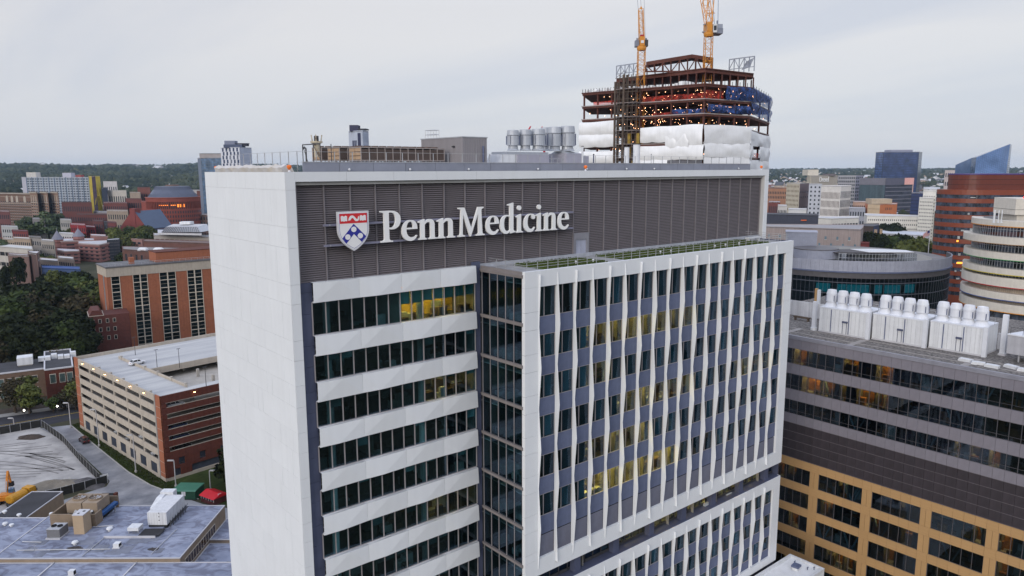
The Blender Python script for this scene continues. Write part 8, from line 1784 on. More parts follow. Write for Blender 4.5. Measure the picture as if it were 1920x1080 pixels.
# ================================================================== plant on the tower roof
RZT = H-0.55
BRL = mat('brown_coil_grille', (0.135, 0.100, 0.088), rough=0.7, var=0.15, scale=6, stretch=(1, 1, 4)); BRE = mat('lit_coil_grille', (0.36, 0.245, 0.155), rough=0.7, var=0.15, scale=6); BFR = mat('coil_frame', (0.30, 0.26, 0.245), rough=0.6)
bx0 = onY(677, 290, 9).x; bl = onY(833, 290, 9).x-bx0
yy = [9.0, onX(655, 290, bx0).y, onX(637, 290, bx0).y, onX(615, 290, bx0).y, onX(603, 290, bx0).y, onX(586, 290, bx0).y]
for i, lab in enumerate(('long brown cooling bank on legs at the front of the tower roof', 'second brown cooling bank behind the long front one', 'third brown cooling bank at the far left of the roof plant')):
    ya, yb_ = yy[2*i], yy[2*i+1]; t = thing('cooling_bank', lab, 'cooling unit', (bx0, ya, RZT), 0, 'brown cooling banks on the tower roof'); w = yb_-ya
    zt = up_at((bx0, ya), 677, 277)-RZT if i == 0 else up_at((bx0, ya), (637, 603)[i-1], 277.5)-RZT; zl = up_at((bx0, ya), 677, 299.5)-RZT; zl = max(0.45, zl)
    MB().box(0.06, bl-0.06, 0.06, w-0.06, zl+0.02, zt-0.08).obj('core', DARK, t)
    nb = 11; bw = bl/nb
    me = MB()
    for q in range(9): z = zl+0.05+(zt-zl-0.15)*q/9; me.box(0.05, bw-0.05, 0.0, 0.05, z, z+(zt-zl-0.15)/9*0.62)
    me = me.mesh('coil_panel', BRL)
    for k in range(nb): put('coil_panel', me, t, (bw*k, 0, 0))
    ee = MB()
    for a in range(2):
        for b in range(3):
            y0_, z0_ = w*a/2, zl+(zt-zl)*b/3
            ee.box(-0.02, 0.05, y0_+0.05, y0_+w/2-0.04, z0_+0.04, z0_+(zt-zl)/3-0.03)
    ee.obj('end_grille', BRE, t)  # light on the bank ends put into a lighter grille colour
    fr = MB()
    for k in range(nb+1): fr.box(bw*k-0.04, bw*k+0.04, -0.04, 0.06, zl, zt)
    fr.box(-0.05, bl, -0.06, w+0.05, zt, zt+0.10); fr.box(-0.05, bl, -0.06, w+0.05, zl-0.10, zl); fr.box(-0.04, 0.06, w-0.06, w, zl, zt); fr.obj('frame', BFR, t)
    lg = MB()
    for k in range(0, nb+1): lg.box(bw*k-0.05, bw*k+0.05, 0.05, 0.15, 0, zl-0.1); lg.box(bw*k-0.05, bw*k+0.05, w-0.15, w-0.05, 0, zl-0.1)
    lg.obj('leg', BFR, t); fn = MB()
    for k in range(nb): fn.lathe(bw*(k+.5), w/2, [(min(w, bw)*.40, zt+.1), (min(w, bw)*.42, zt+.26), (min(w, bw)*.36, zt+.26)], 12)
    fn.obj('fan_ring', BRL, t, kind='stuff')
    pp = MB()
    for k in range(nb): pp.tube((bw*k+.3, .3, 0), (bw*k+.6, .3, zl-.1), .07, 5); 
    pp.tube((0, w*.4, .25), (bl, w*.4, .25), .14, 6); pp.obj('pipework', WPAINT, t)
# ribbed penthouse
px_ = onY(867, 280, 7); pr = onY(913, 280, 7); yl = onX(790, 280, px_.x).y
PRB = mat('ribbed_taupe_metal', (0.285, 0.27, 0.285), rough=0.55, var=0.05, streak=0.05)
zt = up_at(px_, 867, 257.5)-RZT; t = thing('ribbed_plant_room', 'ribbed grey taupe plant room box on the tower roof', 'roof plant room', (px_.x, 7, RZT)); wX, wY = pr.x-px_.x, yl-7
MB().box(0, wX, 0, wY, 0, zt).obj('wall', PRB, t); rb = MB()
for k in range(int(wX/0.24)): rb.box(0.06+0.24*k, 0.16+0.24*k, -0.05, 0.02, 0.02, zt-0.02)
for k in range(int(wY/0.24)): rb.box(-0.05, 0.02, 0.06+0.24*k, 0.16+0.24*k, 0.02, zt-0.02)
rb.obj('rib', PRB, t, kind='stuff'); MB().box(-0.08, wX+0.08, -0.08, wY+0.08, zt+0.002, zt+0.12).obj('roof', STEELG, t)
for (x, y) in ((-0.25, wY*.18), (-0.25, wY*.93)): o = MB().box(x-0.05, -0.06, y-0.15, y+0.15, zt*.74, zt*.74+.18).obj('wall_lamp', FRAMED, t)
MB().tube((wX*.8, -0.2, 0), (wX*.8, -0.2, zt*.78), 0.10, 8).obj('flue', GREYSP, t)
t = thing('roof_ladder_frame', 'open steel cage frame standing on top of the ribbed plant room', 'frame', (px_.x+0.3, 7+wY-2.3, RZT+zt+0.12)); f = MB(); fh_ = up_at((px_.x, 7+wY-1), 805, 244)-(RZT+zt+.12)
for y in (0, .6, 1.2, 1.8): f.tube((0, y, 0), (0, y, fh_), .03, 4); f.tube((.8, y, 0), (.8, y, fh_), .03, 4)
for z in (fh_*.45, fh_*.97): f.tube((0, 0, z), (0, 1.8, z), .03, 4); f.tube((.8, 0, z), (.8, 1.8, z), .03, 4); f.tube((0, 0, z), (.8, 0, z), .03, 4); f.tube((0, 1.8, z), (.8, 1.8, z), .03, 4)
f.obj('frame', STEELG, t)
# exhaust fans, two groups
FST = mat('fan_grey_steel', (0.40, 0.425, 0.47), rough=0.4, metal=0.15, var=0.06, streak=0.08)
def roof_fan(label, px, yt, yb_, Y, wpx):
    c = onY(px, 290, Y); zt = up_at(c, px, yt)-RZT; zb = up_at(c, px, yb_)-RZT; r = (onY(px+wpx/2, 290, Y)-onY(px-wpx/2, 290, Y)).length/2*0.80; h = zt-zb
    t = thing('exhaust_fan', label, 'exhaust fan', (c.x, Y, RZT), 0, 'big grey exhaust fans on the tower roof')
    MB().lathe(0, 0, [(r*1.02, zb), (r*0.99, zb+h*.62), (r*0.96, zb+h*.63)], 20).obj('barrel', FST, t); MB().lathe(0, 0, [(r*1.0, zb+h*.645), (r*1.03, zb+h*.68), (r*0.93, zb+h*.97), (r*.88, zb+h), (r*.80, zb+h*.9)], 20).obj('wind_band', FST, t); MB().lathe(0, 0, [(r*.80, zb+h*.88), (r*.80, zb+h*.89)], 16).obj('throat', DARK, t)
    MB().lathe(0, 0, [(r*1.0, zb-.62), (r*.80, zb-.40), (r*.76, zb-.02)], 18).obj('neck', FST, t)
    for a in (2.5, 3.6, 5.6): MB().prism([(r*1.0*math.cos(a)-.04, r*1.0*math.sin(a)-.04), (r*1.14*math.cos(a)-.04, r*1.14*math.sin(a)-.04), (r*1.14*math.cos(a)+.04, r*1.14*math.sin(a)+.04), (r*1.0*math.cos(a)+.04, r*1.0*math.sin(a)+.04)], zb+.1, zb+h*.62).obj('fin', GREYSP, t)
for a in ((962, 244, 273, 9.5, 22, 'leftmost big grey exhaust fan in the roof row'), (985, 243, 273, 9.3, 22, 'second big grey exhaust fan from the left in the roof row'), (1009, 242, 273, 9.0, 25, 'third big grey exhaust fan, beside the red crane arm'), (1022, 239, 274, 12.5, 17, 'grey exhaust fan partly hidden behind the middle of the row'), (1040, 238, 274, 9.6, 23, 'big grey exhaust fan second from the right end of the row'), (1064, 236.5, 274, 9.0, 25, 'rightmost and tallest big grey exhaust fan of the row')): roof_fan(a[5], *a[:5])
LAV = mat('lavender_grey_casing', (0.36, 0.355, 0.42), rough=0.5, var=0.06, streak=0.08)
a_, b_ = onY(945, 300, 8), onY(1029, 300, 8); t = thing('fan_plenum', 'grey duct plenum under the left three exhaust fans', 'duct', (a_.x, 8.0, RZT)); L_ = b_.x-a_.x; hp = up_at(a_, 985, 284)-RZT-.3
MB().box(2.2, L_, 0, 3.4, 0.15, hp).obj('casing', LAV, t); MB().box(0.6, L_+0.2, 0.3, 3.2, hp+.01, hp+.3).obj('upper_duct', FST, t); MB().prism([(-0.6, 0.2), (2.19, 0.2), (2.19, 3.2), (-0.6, 3.2)], 0.55, hp, 0, [(0.2, 0.2), (2.19, 0.2), (2.19, 3.2), (0.2, 3.2)]).obj('cowl', WPAINT, t); MB().box(-0.2, 2.0, 0.5, 3.0, 0.0, 0.54).obj('intake', DARK, t)
a_, b_ = onY(1062, 300, 8), onY(1106, 300, 8); t = thing('fan_plenum', 'grey duct box under the rightmost exhaust fans', 'duct', (a_.x, 8.0, RZT)); L_ = b_.x-a_.x; MB().box(0, L_*.64, 0, 3.4, 0, hp+.2).obj('casing', LAV, t); MB().box(L_*.645, L_, 0.2, 3.0, 0, hp-.1).obj('casing', LAV, t); MB().prism([(0, 0), (L_*.64, 0), (L_*.64, 3), (0, 3)], hp+.205, hp+.5, 0, [(.1, .6), (L_*.3, .6), (L_*.3, 2.4), (.1, 2.4)]).obj('transition', FST, t)
a_, b_ = onY(1029, 300, 8.5), onY(1062, 300, 8.5); t = thing('access_platform', 'steel access platform with cross braces between the two fan groups', 'platform', (a_.x, 8.5, RZT)); L_ = b_.x-a_.x; f = MB()
for z in (0.9, 1.9): f.box(0, L_, 0, .08, z, z+.07)
for k in range(5): f.box(L_*k/4-.03, L_*k/4+.03, 0, .06, 0.9, 1.95)
f.beam((.2, .05, 0), (L_*.3, .05, .9), .07); f.beam((L_*.9, .05, 0), (L_*.6, .05, .9), .07); f.obj('frame', STEELG, t); MB().box(0, L_, .1, 2.5, .82, .89).obj('deck', STEELG, t); MB().box(.3, L_-.3, 2.2, 2.4, 0, .8).obj('back_panel', mat('dark_red_panel', (0.10, 0.02, 0.03)), t)
RDC = mat('crane_arm_red', (0.50, 0.02, 0.04), rough=0.45); t = thing('red_crane_arm', 'thin red folded crane arm among the exhaust fans', 'crane arm', (onY(1021, 290, 14).x, 14, RZT)); z1, z2 = up_at((t.location.x, 14), 1021, 248)-RZT, up_at((t.location.x, 14), 1021, 238)-RZT; MB().beam((0, 0, 0), (-.1, 0, z1), .22).obj('lower_arm', RDC, t); MB().beam((-.1, 0, z1), (-.5, 0, z2), .16).obj('upper_arm', RDC, t); xq = onY(995, 290, 14).x-t.location.x; MB().beam((xq-.4, .3, z1-.1), (xq+.25, .3, z2), .14).obj('jib_tip', RDC, t); MB().beam((xq-.4, .3, z1-.1), (-.1, 0, z1*.6), .1).obj('tie', RDC, t)
def roofpipe(label, px, yt, w, m=WPAINT):
    c = onY(px, 300, 8); t = thing('roof_stack', label, 'pipe', (c.x, 8, RZT), 0, 'upright stacks on the right half of the tower roof'); h = up_at(c, px, yt)-RZT; MB().lathe(0, 0, [(w, 0), (w, h)], 12).obj('pipe', m, t); MB().lathe(0, 0, [(w*1.15, h), (w*1.15, h+.1)], 12).obj('collar', FRAMED, t)
roofpipe('slimmer of two white stacks before the construction hoist', 1175, 276, .36); roofpipe('thicker of two white stacks before the construction hoist', 1193, 271, .50); roofpipe('thin white post right of the exhaust fans', 1092, 275, .14); roofpipe('thin dark hooked vent right of the grey duct box', 1113, 290, .09, GREYDK); roofpipe('thin pole before the white plastic wrapping', 1221, 290, .05, STEELG)
t = thing('roof_hut', 'small blue grey roof hut right of the hooked vent', 'roof unit', (onY(1121, 300, 8).x, 8, RZT)); MB().box(-.45, .45, 0, 1, 0, .9).obj('casing', GREYSP, t); MB().box(-.55, 1.0, -.1, 1.1, 1.0, 1.08).obj('canopy', STEELG, t); MB().box(-.04, .04, .4, .5, .9, 1.0).obj('prop', STEELG, t)
for i, (px, w_, h_, lab) in enumerate(((920, .5, .7, 'small white roof box right of the ribbed plant room'), (926, .22, 1.1, 'thin dark roof box beside the small white one'))):
    c = onY(px, 300, 9); t = thing('roof_box', lab, 'roof unit', (c.x, 9, RZT)); MB().box(-w_, w_, 0, .8, 0.1, h_).obj('casing', WPAINT if i == 0 else FRAMED, t); MB().box(-w_-.05, w_+.05, -.05, .85, 0, .1).obj('base', STEELG, t)
# steel stand with a pale steam separator at the left of the plant
c = onX(592, 290, 7.5); t = thing('steel_stand', 'thin steel stand carrying a rusty pale vent drum, left of the cooling banks', 'stand', (7.5, c.y, RZT)); zt = up_at(c, 585, 270)-RZT; f = MB()
yl_ = onX(568, 290, 7.5).y-c.y; yr_ = onX(601, 290, 7.5).y-c.y
for y in (yl_, yr_): f.tube((0, y, 0), (0, y, zt), .05, 5); f.tube((1.2, y, 0), (1.2, y, zt), .05, 5)
f.tube((0, yl_, zt), (0, yr_, zt), .06, 5); f.tube((0, yl_*.6, zt*.4), (0, yl_, zt), .04, 4); f.tube((0, yr_, zt*.5), (0, yl_*.2, zt), .04, 4); f.obj('frame', FRAMED, t)
RUS = mat('rusty_cream', (0.50, 0.44, 0.33), col2=(0.20, 0.13, 0.08), scale=3, lo=0.5, hi=0.65); ym = onX(586, 290, 7.5).y-c.y; zh = up_at(c, 585, 254)-RZT
MB().lathe(.5, ym, [(.28, zt-1.3), (.30, zt+.02), (.62, zt+.15), (.62, zh-.55)], 12).obj('drum', RUS, t); MB().lathe(.5, ym, [(.24, zh-.54), (.24, zh)], 10).obj('cap', FRAMED, t)
for a in (0, 2.1, 4.2): MB().beam((.5+.5*math.cos(a), ym+.5*math.sin(a), zh-.55), (.5+.62*math.cos(a), ym+.62*math.sin(a), zh+.1), .08).obj('prong', RUS, t)
c2 = onX(574, 290, 7.5); t = thing('vent_hook', 'dark hooked vent pipe at the left end of the roof plant', 'pipe', (7.5, c2.y, RZT)); h = up_at(c2, 574, 279)-RZT; mb = MB(); mb.tube((0,0,0), (0,0,h), .09, 6); mb.tube((0,0,h), (0,.35,h+.18), .09, 6); mb.tube((0,.35,h+.18), (0,.6,h), .09, 6); mb.obj('pipe', FRAMED, t); MB().lathe(0, 0, [(.2, 0), (.2, .08)], 8).obj('flange', FRAMED, t)
# roof edge railing
t = thing('roof_railing', 'thin grey railing along the top of the tower roof', 'railing', (2.2, 2.2, H-0.55)); zr = up_at((35, 2.2), 900, 291)-(H-.55); po = []; rl = MB(); me = MB().box(-.03, .03, -.03, .03, 0, zr).mesh('post', RAILM)
for k in range(39): put('post', me, t, (1.85*k, 0, 0))
for k in range(1, 10): put('post', me, t, (0, 1.9*k, 0))
for z in (zr*.55, zr): rl.box(0, 1.85*38, -.02, .02, z-.025, z); rl.box(-.02, .02, .03, 17.1, z-.025, z)
rl.obj('rail', RAILM, t)
# sheeting, markers, small lights on the roof edge
SHT = mat('beige_plastic_sheet', (0.46, 0.41, 0.34), col2=(0.52, 0.52, 0.54), rough=0.5, var=0.05, scale=0.5); mb = MB(); n = 30; vs = []
rg = random.Random(12)
for i in range(n+1):
    y = 1.6+17.8*i/n; hh = .62+rg.uniform(-.10, .12)
    for (x, z) in ((0.5, 0), (0.42+rg.uniform(-.05,.05), hh*.6), (0.85, hh), (1.35, hh*.85), (1.6, 0)): vs.append((x+rg.uniform(-.04,.04), y, z))
fs = [(5*i+j, 5*i+j+1, 5*i+j+6, 5*i+j+5) for i in range(n) for j in range(4)]+[(0,1,2,3,4), tuple(5*n+j for j in (4,3,2,1,0))]
o = MB().add(vs, fs).obj('plastic_sheeting', SHT); o.location = (0, 0, TOP); tag(o, 'long bundle of beige plastic sheeting lying along the left roof edge', 'sheeting')
ORM = mat('marker_orange', (0.90, 0.20, 0.03), rough=0.5)
for (p, lab) in ((onX(405, 311, 0.8), 'orange marker at the far left corner of the roof edge'), (onX(542, 311, 0.8), 'orange marker at the front left corner of the roof edge'), (onY(1098, 311, 0.9), 'orange marker on the roof edge below the exhaust fans'), (onY(1428, 305, 0.9), 'pale orange marker at the right end of the roof edge')):
    t = thing('orange_marker', lab, 'marker', (p.x, p.y, TOP), 0, 'orange markers on the roof edge'); MB().lathe(0, 0, [(.05, 0.18), (.18, .32), (.23, .48), (.14, .60), (.02, .62)], 10).obj('cone', ORM, t); MB().lathe(0, 0, [(.16, 0), (.06, .18)], 8).obj('foot', WPAINT, t)
for i, px in enumerate((656, 770, 880, 1010, 1102, 1176, 1228, 1386)):
    c = onY(px, 315, 1.3); t = thing('edge_light', 'small round white light in the row along the roof parapet', 'light', (c.x, 1.42, H-.05), 0, 'small lights along the roof parapet'); MB().ball(0, -.02, .12, .13, 0, 6).obj('lens', WPAINT, t); MB().box(-.08, .08, .0, .08, 0, .2).obj('bracket', GREYDK, t)

def sheer(name, col, op):      # woven net: partly open
    mt = bpy.data.materials.new(name); mt.use_nodes = True; t = mt.node_tree; b = t.nodes['Principled BSDF']; b.inputs['Roughness'].default_value = .7; n = N(t, 'ShaderNodeTexNoise'); n.inputs['Scale'].default_value = .7; n.inputs['Detail'].default_value = 6
    tc = N(t, 'ShaderNodeTexCoord'); t.links.new(tc.outputs['Object'], n.inputs[0]); r = N(t, 'ShaderNodeValToRGB'); r.color_ramp.elements[0].color = (*[c*.55 for c in col], 1); r.color_ramp.elements[1].color = (*[c*1.6 for c in col], 1); r.color_ramp.elements[0].position = .35; r.color_ramp.elements[1].position = .68
    t.links.new(n.outputs[0], r.inputs[0]); t.links.new(r.outputs[0], b.inputs['Base Color']); m = N(t, 'ShaderNodeMapRange'); m.inputs[1].default_value = .3; m.inputs[2].default_value = .7; m.inputs[3].default_value = op-.25; m.inputs[4].default_value = min(1, op+.25); t.links.new(n.outputs[0], m.inputs[0]); t.links.new(m.outputs[0], b.inputs['Alpha']); return mt
# ================================================================== building under construction behind the tower
CD = 215.0
pL, pC, pR1, pR2 = [atD(px, 300, d) for px, d in ((1089, CD*1.12), (1317, CD), (1403, CD*1.05), (1440, CD*1.215))]
zA = up_at(pC, 1317, 156); FL = 4.14
CO = Vector((pC.x, pC.y, 0)); CB_ = thing('construction_site_tower', 'steel framed tower under construction, wrapped in white plastic below and strung with work lights', 'building', CO)
Q = [Vector((p.x-CO.x, p.y-CO.y)) for p in (pL, pC, pR1, pR2)]
away = Vector((math.cos(YAW-0.22), math.sin(YAW-0.22))); back2 = [Q[3]+away*8, Q[0]+away*26]
poly = [tuple(q) for q in Q]+[tuple(b) for b in back2]
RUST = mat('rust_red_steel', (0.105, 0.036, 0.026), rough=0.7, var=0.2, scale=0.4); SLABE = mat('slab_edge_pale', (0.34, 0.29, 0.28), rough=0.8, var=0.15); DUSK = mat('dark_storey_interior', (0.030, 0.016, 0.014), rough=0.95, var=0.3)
WRAP = mat('white_plastic_wrap', (0.80, 0.81, 0.83), rough=0.35, var=0.04, scale=0.3, bump=0.3, streak=0.06); BLT_ = sheer('blue_tarpaulin', (0.018, 0.055, 0.20), .72); REDN = sheer('red_orange_netting', (0.40, 0.030, 0.016), .5)
REDX = 0
cen = sum((Vector(p) for p in poly), Vector((0, 0)))/len(poly)
def inset(p, k): return [tuple(cen+(Vector(q)-cen)*k) for q in p]
for i in range(9):
    z = zA-FL*i; s_ = MB(); s_.prism(poly, z-0.28, z); s_.obj('floor_slab', SLABE if i else RUST, CB_); e_ = MB(); e_.prism(inset(poly, .993), z-0.85, z-0.285); e_.obj('edge_beam', RUST, CB_)
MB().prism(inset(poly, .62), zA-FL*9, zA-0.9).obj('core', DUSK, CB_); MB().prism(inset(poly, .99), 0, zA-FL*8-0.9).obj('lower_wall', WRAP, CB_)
def along(i, u): return Q[i].lerp(Q[i+1], u)
cm = {}
for i, n in ((0, 8), (1, 3), (2, 2)):
    for k in range(n+(1 if i == 2 else 0)):
        c = cen+(along(i, k/n)-cen)*.975
        for f in range(6):
            if 'c' not in cm: cm['c'] = MB().box(-.22, .22, -.22, .22, 0, FL-.86).mesh('column', RUST)
            put('column', cm['c'], CB_, (c.x, c.y, zA-FL*(f+1)))
rg = random.Random(41)
bulbs = MB(); nb = 0
def bulb(p, r=.15): bulbs.add([(p[0]+r,p[1],p[2]),(p[0]-r,p[1],p[2]),(p[0],p[1]+r,p[2]),(p[0],p[1]-r,p[2]),(p[0],p[1],p[2]+r),(p[0],p[1],p[2]-r)], [(0,2,4),(2,1,4),(1,3,4),(3,0,4),(2,0,5),(1,2,5),(3,1,5),(0,3,5)])
for f in range(6):
    for q in range(72 if f < 3 else 40):
        i = 0 if rg.random() < .68 else (1 if rg.random() < .75 else 2); u = rg.random(); k = rg.uniform(.66, .985); c = cen+(along(i, u)-cen)*k; bulb((c.x, c.y, zA-FL*f-1.0-rg.choice((0.2, 0.5, 0.9, 1.4, 2.2))), rg.uniform(.05, .10))
bulbs.obj('work_light', glow('work_light_warm', (1.0, 0.50, 0.26), 16.0), CB_, kind='stuff')
def sheet_part(name, i, u0_, u1_, z0_, z1_, m, bul=0.5, off=0.35, seed=1, droop=0.25, nu=14, nv=8, rough_=.18):
    r = np.random.default_rng(seed); a, b = along(i, u0_), along(i, u1_); d = (b-a).normalized(); nrm = Vector((d.y, -d.x)); vs = []; ph = r.random(6)*6.28
    for j in range(nv+1):
        v = j/nv
        for k in range(nu+1):
            u = k/nu; tie = 1-.35*max(0, math.cos(u*math.pi*2*max(1, round((b-a).length/6)))**6)
            o = off+bul*math.sin(math.pi*v)**.7*tie+rough_*(math.sin(u*9+ph[0])*math.sin(v*5+ph[1])+.6*math.sin(u*23+v*7+ph[2])+.5*r.normal()*.5)
            p = a+(b-a)*u+nrm*o; z = z0_+(z1_-z0_)*v-(droop*abs(math.sin(u*7+ph[3])) if v < .2 else 0)+(droop*.5*math.sin(u*5+ph[4]) if v > .8 else 0); vs.append((p.x, p.y, z))
    fs = [(j*(nu+1)+k, j*(nu+1)+k+1, (j+1)*(nu+1)+k+1, (j+1)*(nu+1)+k) for j in range(nv) for k in range(nu)]
    o = MB().add(vs, fs).obj(name, m, CB_, smooth=True); return o
zl = lambda py: up_at(pC, 1317, py)     # heights read at the front corner
F_ = lambda f: zA-FL*f
# left end rolls (columns 1089-1168 of the photo), then the right part of the long face, then the short faces
ul = .32; ur = .52
for s_, (ztp, zbt) in enumerate(((F_(2)-1.0, F_(3)-.9), (F_(3)-.8, F_(4)-.6), (F_(4)-2.0, F_(5)-1.6), (F_(5)-1.5, F_(6)-2.2))): sheet_part('plastic_wrap', 0, -.01, ul, zbt, ztp, WRAP, .75 if s_ < 3 else .4, .3, 10+s_, rough_=.10)
for s_, (u0_, u1_, ztp, zbt) in enumerate(((ur, .78, F_(3)+.7, F_(4)+.4), (.74, 1.0, F_(3)+.9, F_(4)-.9), (ur+.2, .9, F_(3)-.9, F_(5)+2.0), (ur, 1.01, F_(4)-.7, F_(5)-.7), (ur, .74, F_(5)-.6, F_(6)-2.5))): sheet_part('plastic_wrap', 0, u0_, u1_, zbt, ztp, WRAP, .65, .35, 30+s_, rough_=.11)
GTP = mat('grey_tarpaulin', (0.10, 0.10, 0.115), rough=0.6, var=0.2, bump=0.4); sheet_part('grey_tarpaulin', 0, .74, 1.0, F_(6)-2.5, F_(5)-.9, GTP, .2, .2, 50)
for s_, (i, u0_, u1_, ztp, zbt) in enumerate(((1, -.01, 1.01, F_(3)+.8, F_(4)-.2), (1, 0, 1.0, F_(4)-.2, F_(5)-.1), (1, 0, 1.0, F_(5)-.1, F_(6)-2.5), (2, 0, 1.0, F_(3)-.6, F_(4)-.5), (2, .45, 1.0, F_(4)-.5, F_(5)-1.0), (2, 0, 1.0, F_(5)-.9, F_(6)-2.5), (2, 0, .1, F_(4)-.5, F_(5)-1.0))): sheet_part('plastic_wrap', i, u0_, u1_, zbt, ztp, WRAP, .35, .35, 60+s_, rough_=.14)
for s_, (i, u0_, u1_, f) in enumerate(((1, .42, 1.0, 0), (2, 0, 1.0, 0), (1, .05, 1.0, 1), (2, 0, 1.0, 1))): sheet_part('blue_tarpaulin', i, u0_, u1_, F_(f+1)+(.1 if f == 0 else .4), F_(f)-.3+(.5 if i == 2 and f == 0 else 0)-(1.3 if f == 1 and i == 1 else 0), BLT_, .25, .3, 80+s_)
for s_, (i, u0_, u1_, f, h) in enumerate(((0, .1, ul+.02, 0, 1.1), (0, ur, 1.0, 0, 1.5), (1, 0, .42, 0, 2.3), (0, .6, .8, 1, .7))): sheet_part('red_netting', i, u0_, u1_, F_(f+1)+.02, F_(f+1)+h, REDN, 0.0, -.5, 90+s_, .1, rough_=.08)
sheet_part('blue_tarpaulin', 0, .75, 1.0, F_(2)+.02, F_(2)+1.4, BLT_, 0, -.6, 97); sheet_part('red_netting', 2, .1, .95, F_(5)+.05, F_(5)+1.3, REDN, 0, .1, 98, rough_=.05)
# material lying on the top slab: white bags, small dark figures of posts
bg_ = MB()
for q in range(26): c = cen+(along(0, rg.uniform(.0, .95))-cen)*rg.uniform(.85, .97); w_ = rg.uniform(.5, 1.6); bg_.box(c.x-w_, c.x+w_, c.y-.6, c.y+.6, zA+.01, zA+rg.uniform(.3, 1.2))
bg_.obj('covered_material', WRAP, CB_, kind='stuff'); gp_ = MB()
for q in range(40): c = cen+(along(0, q/40)-cen)*.99; gp_.box(c.x-.06, c.x+.06, c.y-.06, c.y+.06, zA, zA+1.1)
for (i, n) in ((1, 12), (2, 8)):
    for q in range(n): c = cen+(along(i, q/n)-cen)*.99; gp_.box(c.x-.06, c.x+.06, c.y-.06, c.y+.06, zA, zA+1.1)
gp_.obj('guard_post', FRAMED, CB_, kind='stuff')
# upper deck on columns, and the truss roof on top
uL, uC, uR = [atD(px, 300, d) for px, d in ((1153, CD*1.13), (1317, CD*1.015), (1406, CD*1.075))]
U = [Vector((p.x-CO.x, p.y-CO.y)) for p in (uL, uC, uR)]; zB = up_at(uC, 1317, 127); ub_ = [U[2]+away*6, U[0]+away*14]
MB().prism([tuple(u) for u in U]+[tuple(b) for b in ub_], zB-.3, zB).obj('upper_deck', RUST, CB_); MB().prism([tuple(u+(Vector((0.3,0.3)))) for u in U]+[tuple(b) for b in ub_], zB-1.2, zB-.31).obj('deck_beam', RUST, CB_)
me = MB().box(-.16, .16, -.16, .16, 0, zB-1.2-zA).mesh('column', RUST)
for i, n in ((0, 11), (1, 6)):
    for k in range(n+(i == 1)): c = U[i].lerp(U[i+1], k/n)+away*.6; put('column', me, CB_, (c.x, c.y, zA)); c += away*7; put('column', me, CB_, (c.x, c.y, zA))
tL, tP, tR = [atD(px, 300, CD*1.06) for px in (1207, 1291, 1329)]; T = [Vector((p.x-CO.x, p.y-CO.y)) for p in (tL, tP, tR)]; zt_ = [up_at(p, px, py) for p, px, py in ((tL, 1207, 116), (tP, 1291, 102), (tR, 1329, 108))]
for i in range(2):
    a, b = T[i], T[i+1]; MB().add([(*a, zt_[i]), (*b, zt_[i+1]), (*(b+away*9), zt_[i+1]), (*(a+away*9), zt_[i]), (*a, zt_[i]-1.1), (*b, zt_[i+1]-1.1), (*(b+away*9), zt_[i+1]-.7), (*(a+away*9), zt_[i]-.7)], [(0,1,2,3), (4,7,6,5), (0,4,5,1), (1,5,6,2), (3,2,6,7), (0,3,7,4)]).obj('truss_roof', RUST, CB_)
tr = MB(); a = T[0]; b = T[2]
for k in range(9):
    c = a.lerp(b, k/8); zz_ = zt_[0]+(zt_[1]-zt_[0])*min(1, k/5.5)-1.0; tr.beam((*c, zB), (*c, zz_), .3); c2 = a.lerp(b, min(1, (k+(1 if k % 2 else .9))/8)); tr.beam((*c, zB if k % 2 else zz_), (*c2, zz_ if k % 2 else zB), .28)
    c3 = c+away*8; tr.beam((*c3, zB), (*c3, zz_), .25)
tr.beam((*a, zB+.2), (*b, zB+.2), .4); tr.obj('truss', RUST, CB_)
GST = mat('grey_blue_steel', (0.30, 0.33, 0.40), rough=0.5)
for (pxa, pxb, dd, py, pb_, lab) in ((1153, 1192, 1.12, 124, 150, 'grey steel lattice frame at the left end of the upper deck'), (1360, 1406, 1.08, 112, 138, 'grey steel lattice frame with sheeting at the right end of the upper deck')):
    a3, b3 = atD(pxa, 300, CD*dd), atD(pxb, 300, CD*(dd-.03)); t = thing('rooftop_lattice', lab, 'frame', (a3.x, a3.y, zB)); v = Vector((b3.x-a3.x, b3.y-a3.y, 0)); hh = up_at(a3, pxa, py)-zB; f = MB(); n = 5
    for k in range(n+1):
        p = v*(k/n); f.beam(p, p+Vector((0,0,hh)), .22)
        if k < n: q_ = v*((k+1)/n); f.beam(p+Vector((0,0,hh if k % 2 else hh*.3)), q_+Vector((0,0,hh*.3 if k % 2 else hh)), .16)
    f.beam(Vector((0,0,hh)), v+Vector((0,0,hh)), .28); f.beam(Vector((0,0,hh*.3)), v+Vector((0,0,hh*.3)), .2); f.obj('lattice', GST, t)
    if pxa > 1300: ck = MB(); ck.add([tuple(v*.5+Vector((0,0,hh*.15))), tuple(v*.85+Vector((0,0,hh*.3))), tuple(v*.95+Vector((.3,.3,hh*.9))), tuple(v*.7+Vector((-.3,0,hh*.7)))], [(0,1,2,3)]); ck.obj('hanging_sheet', GST, t)
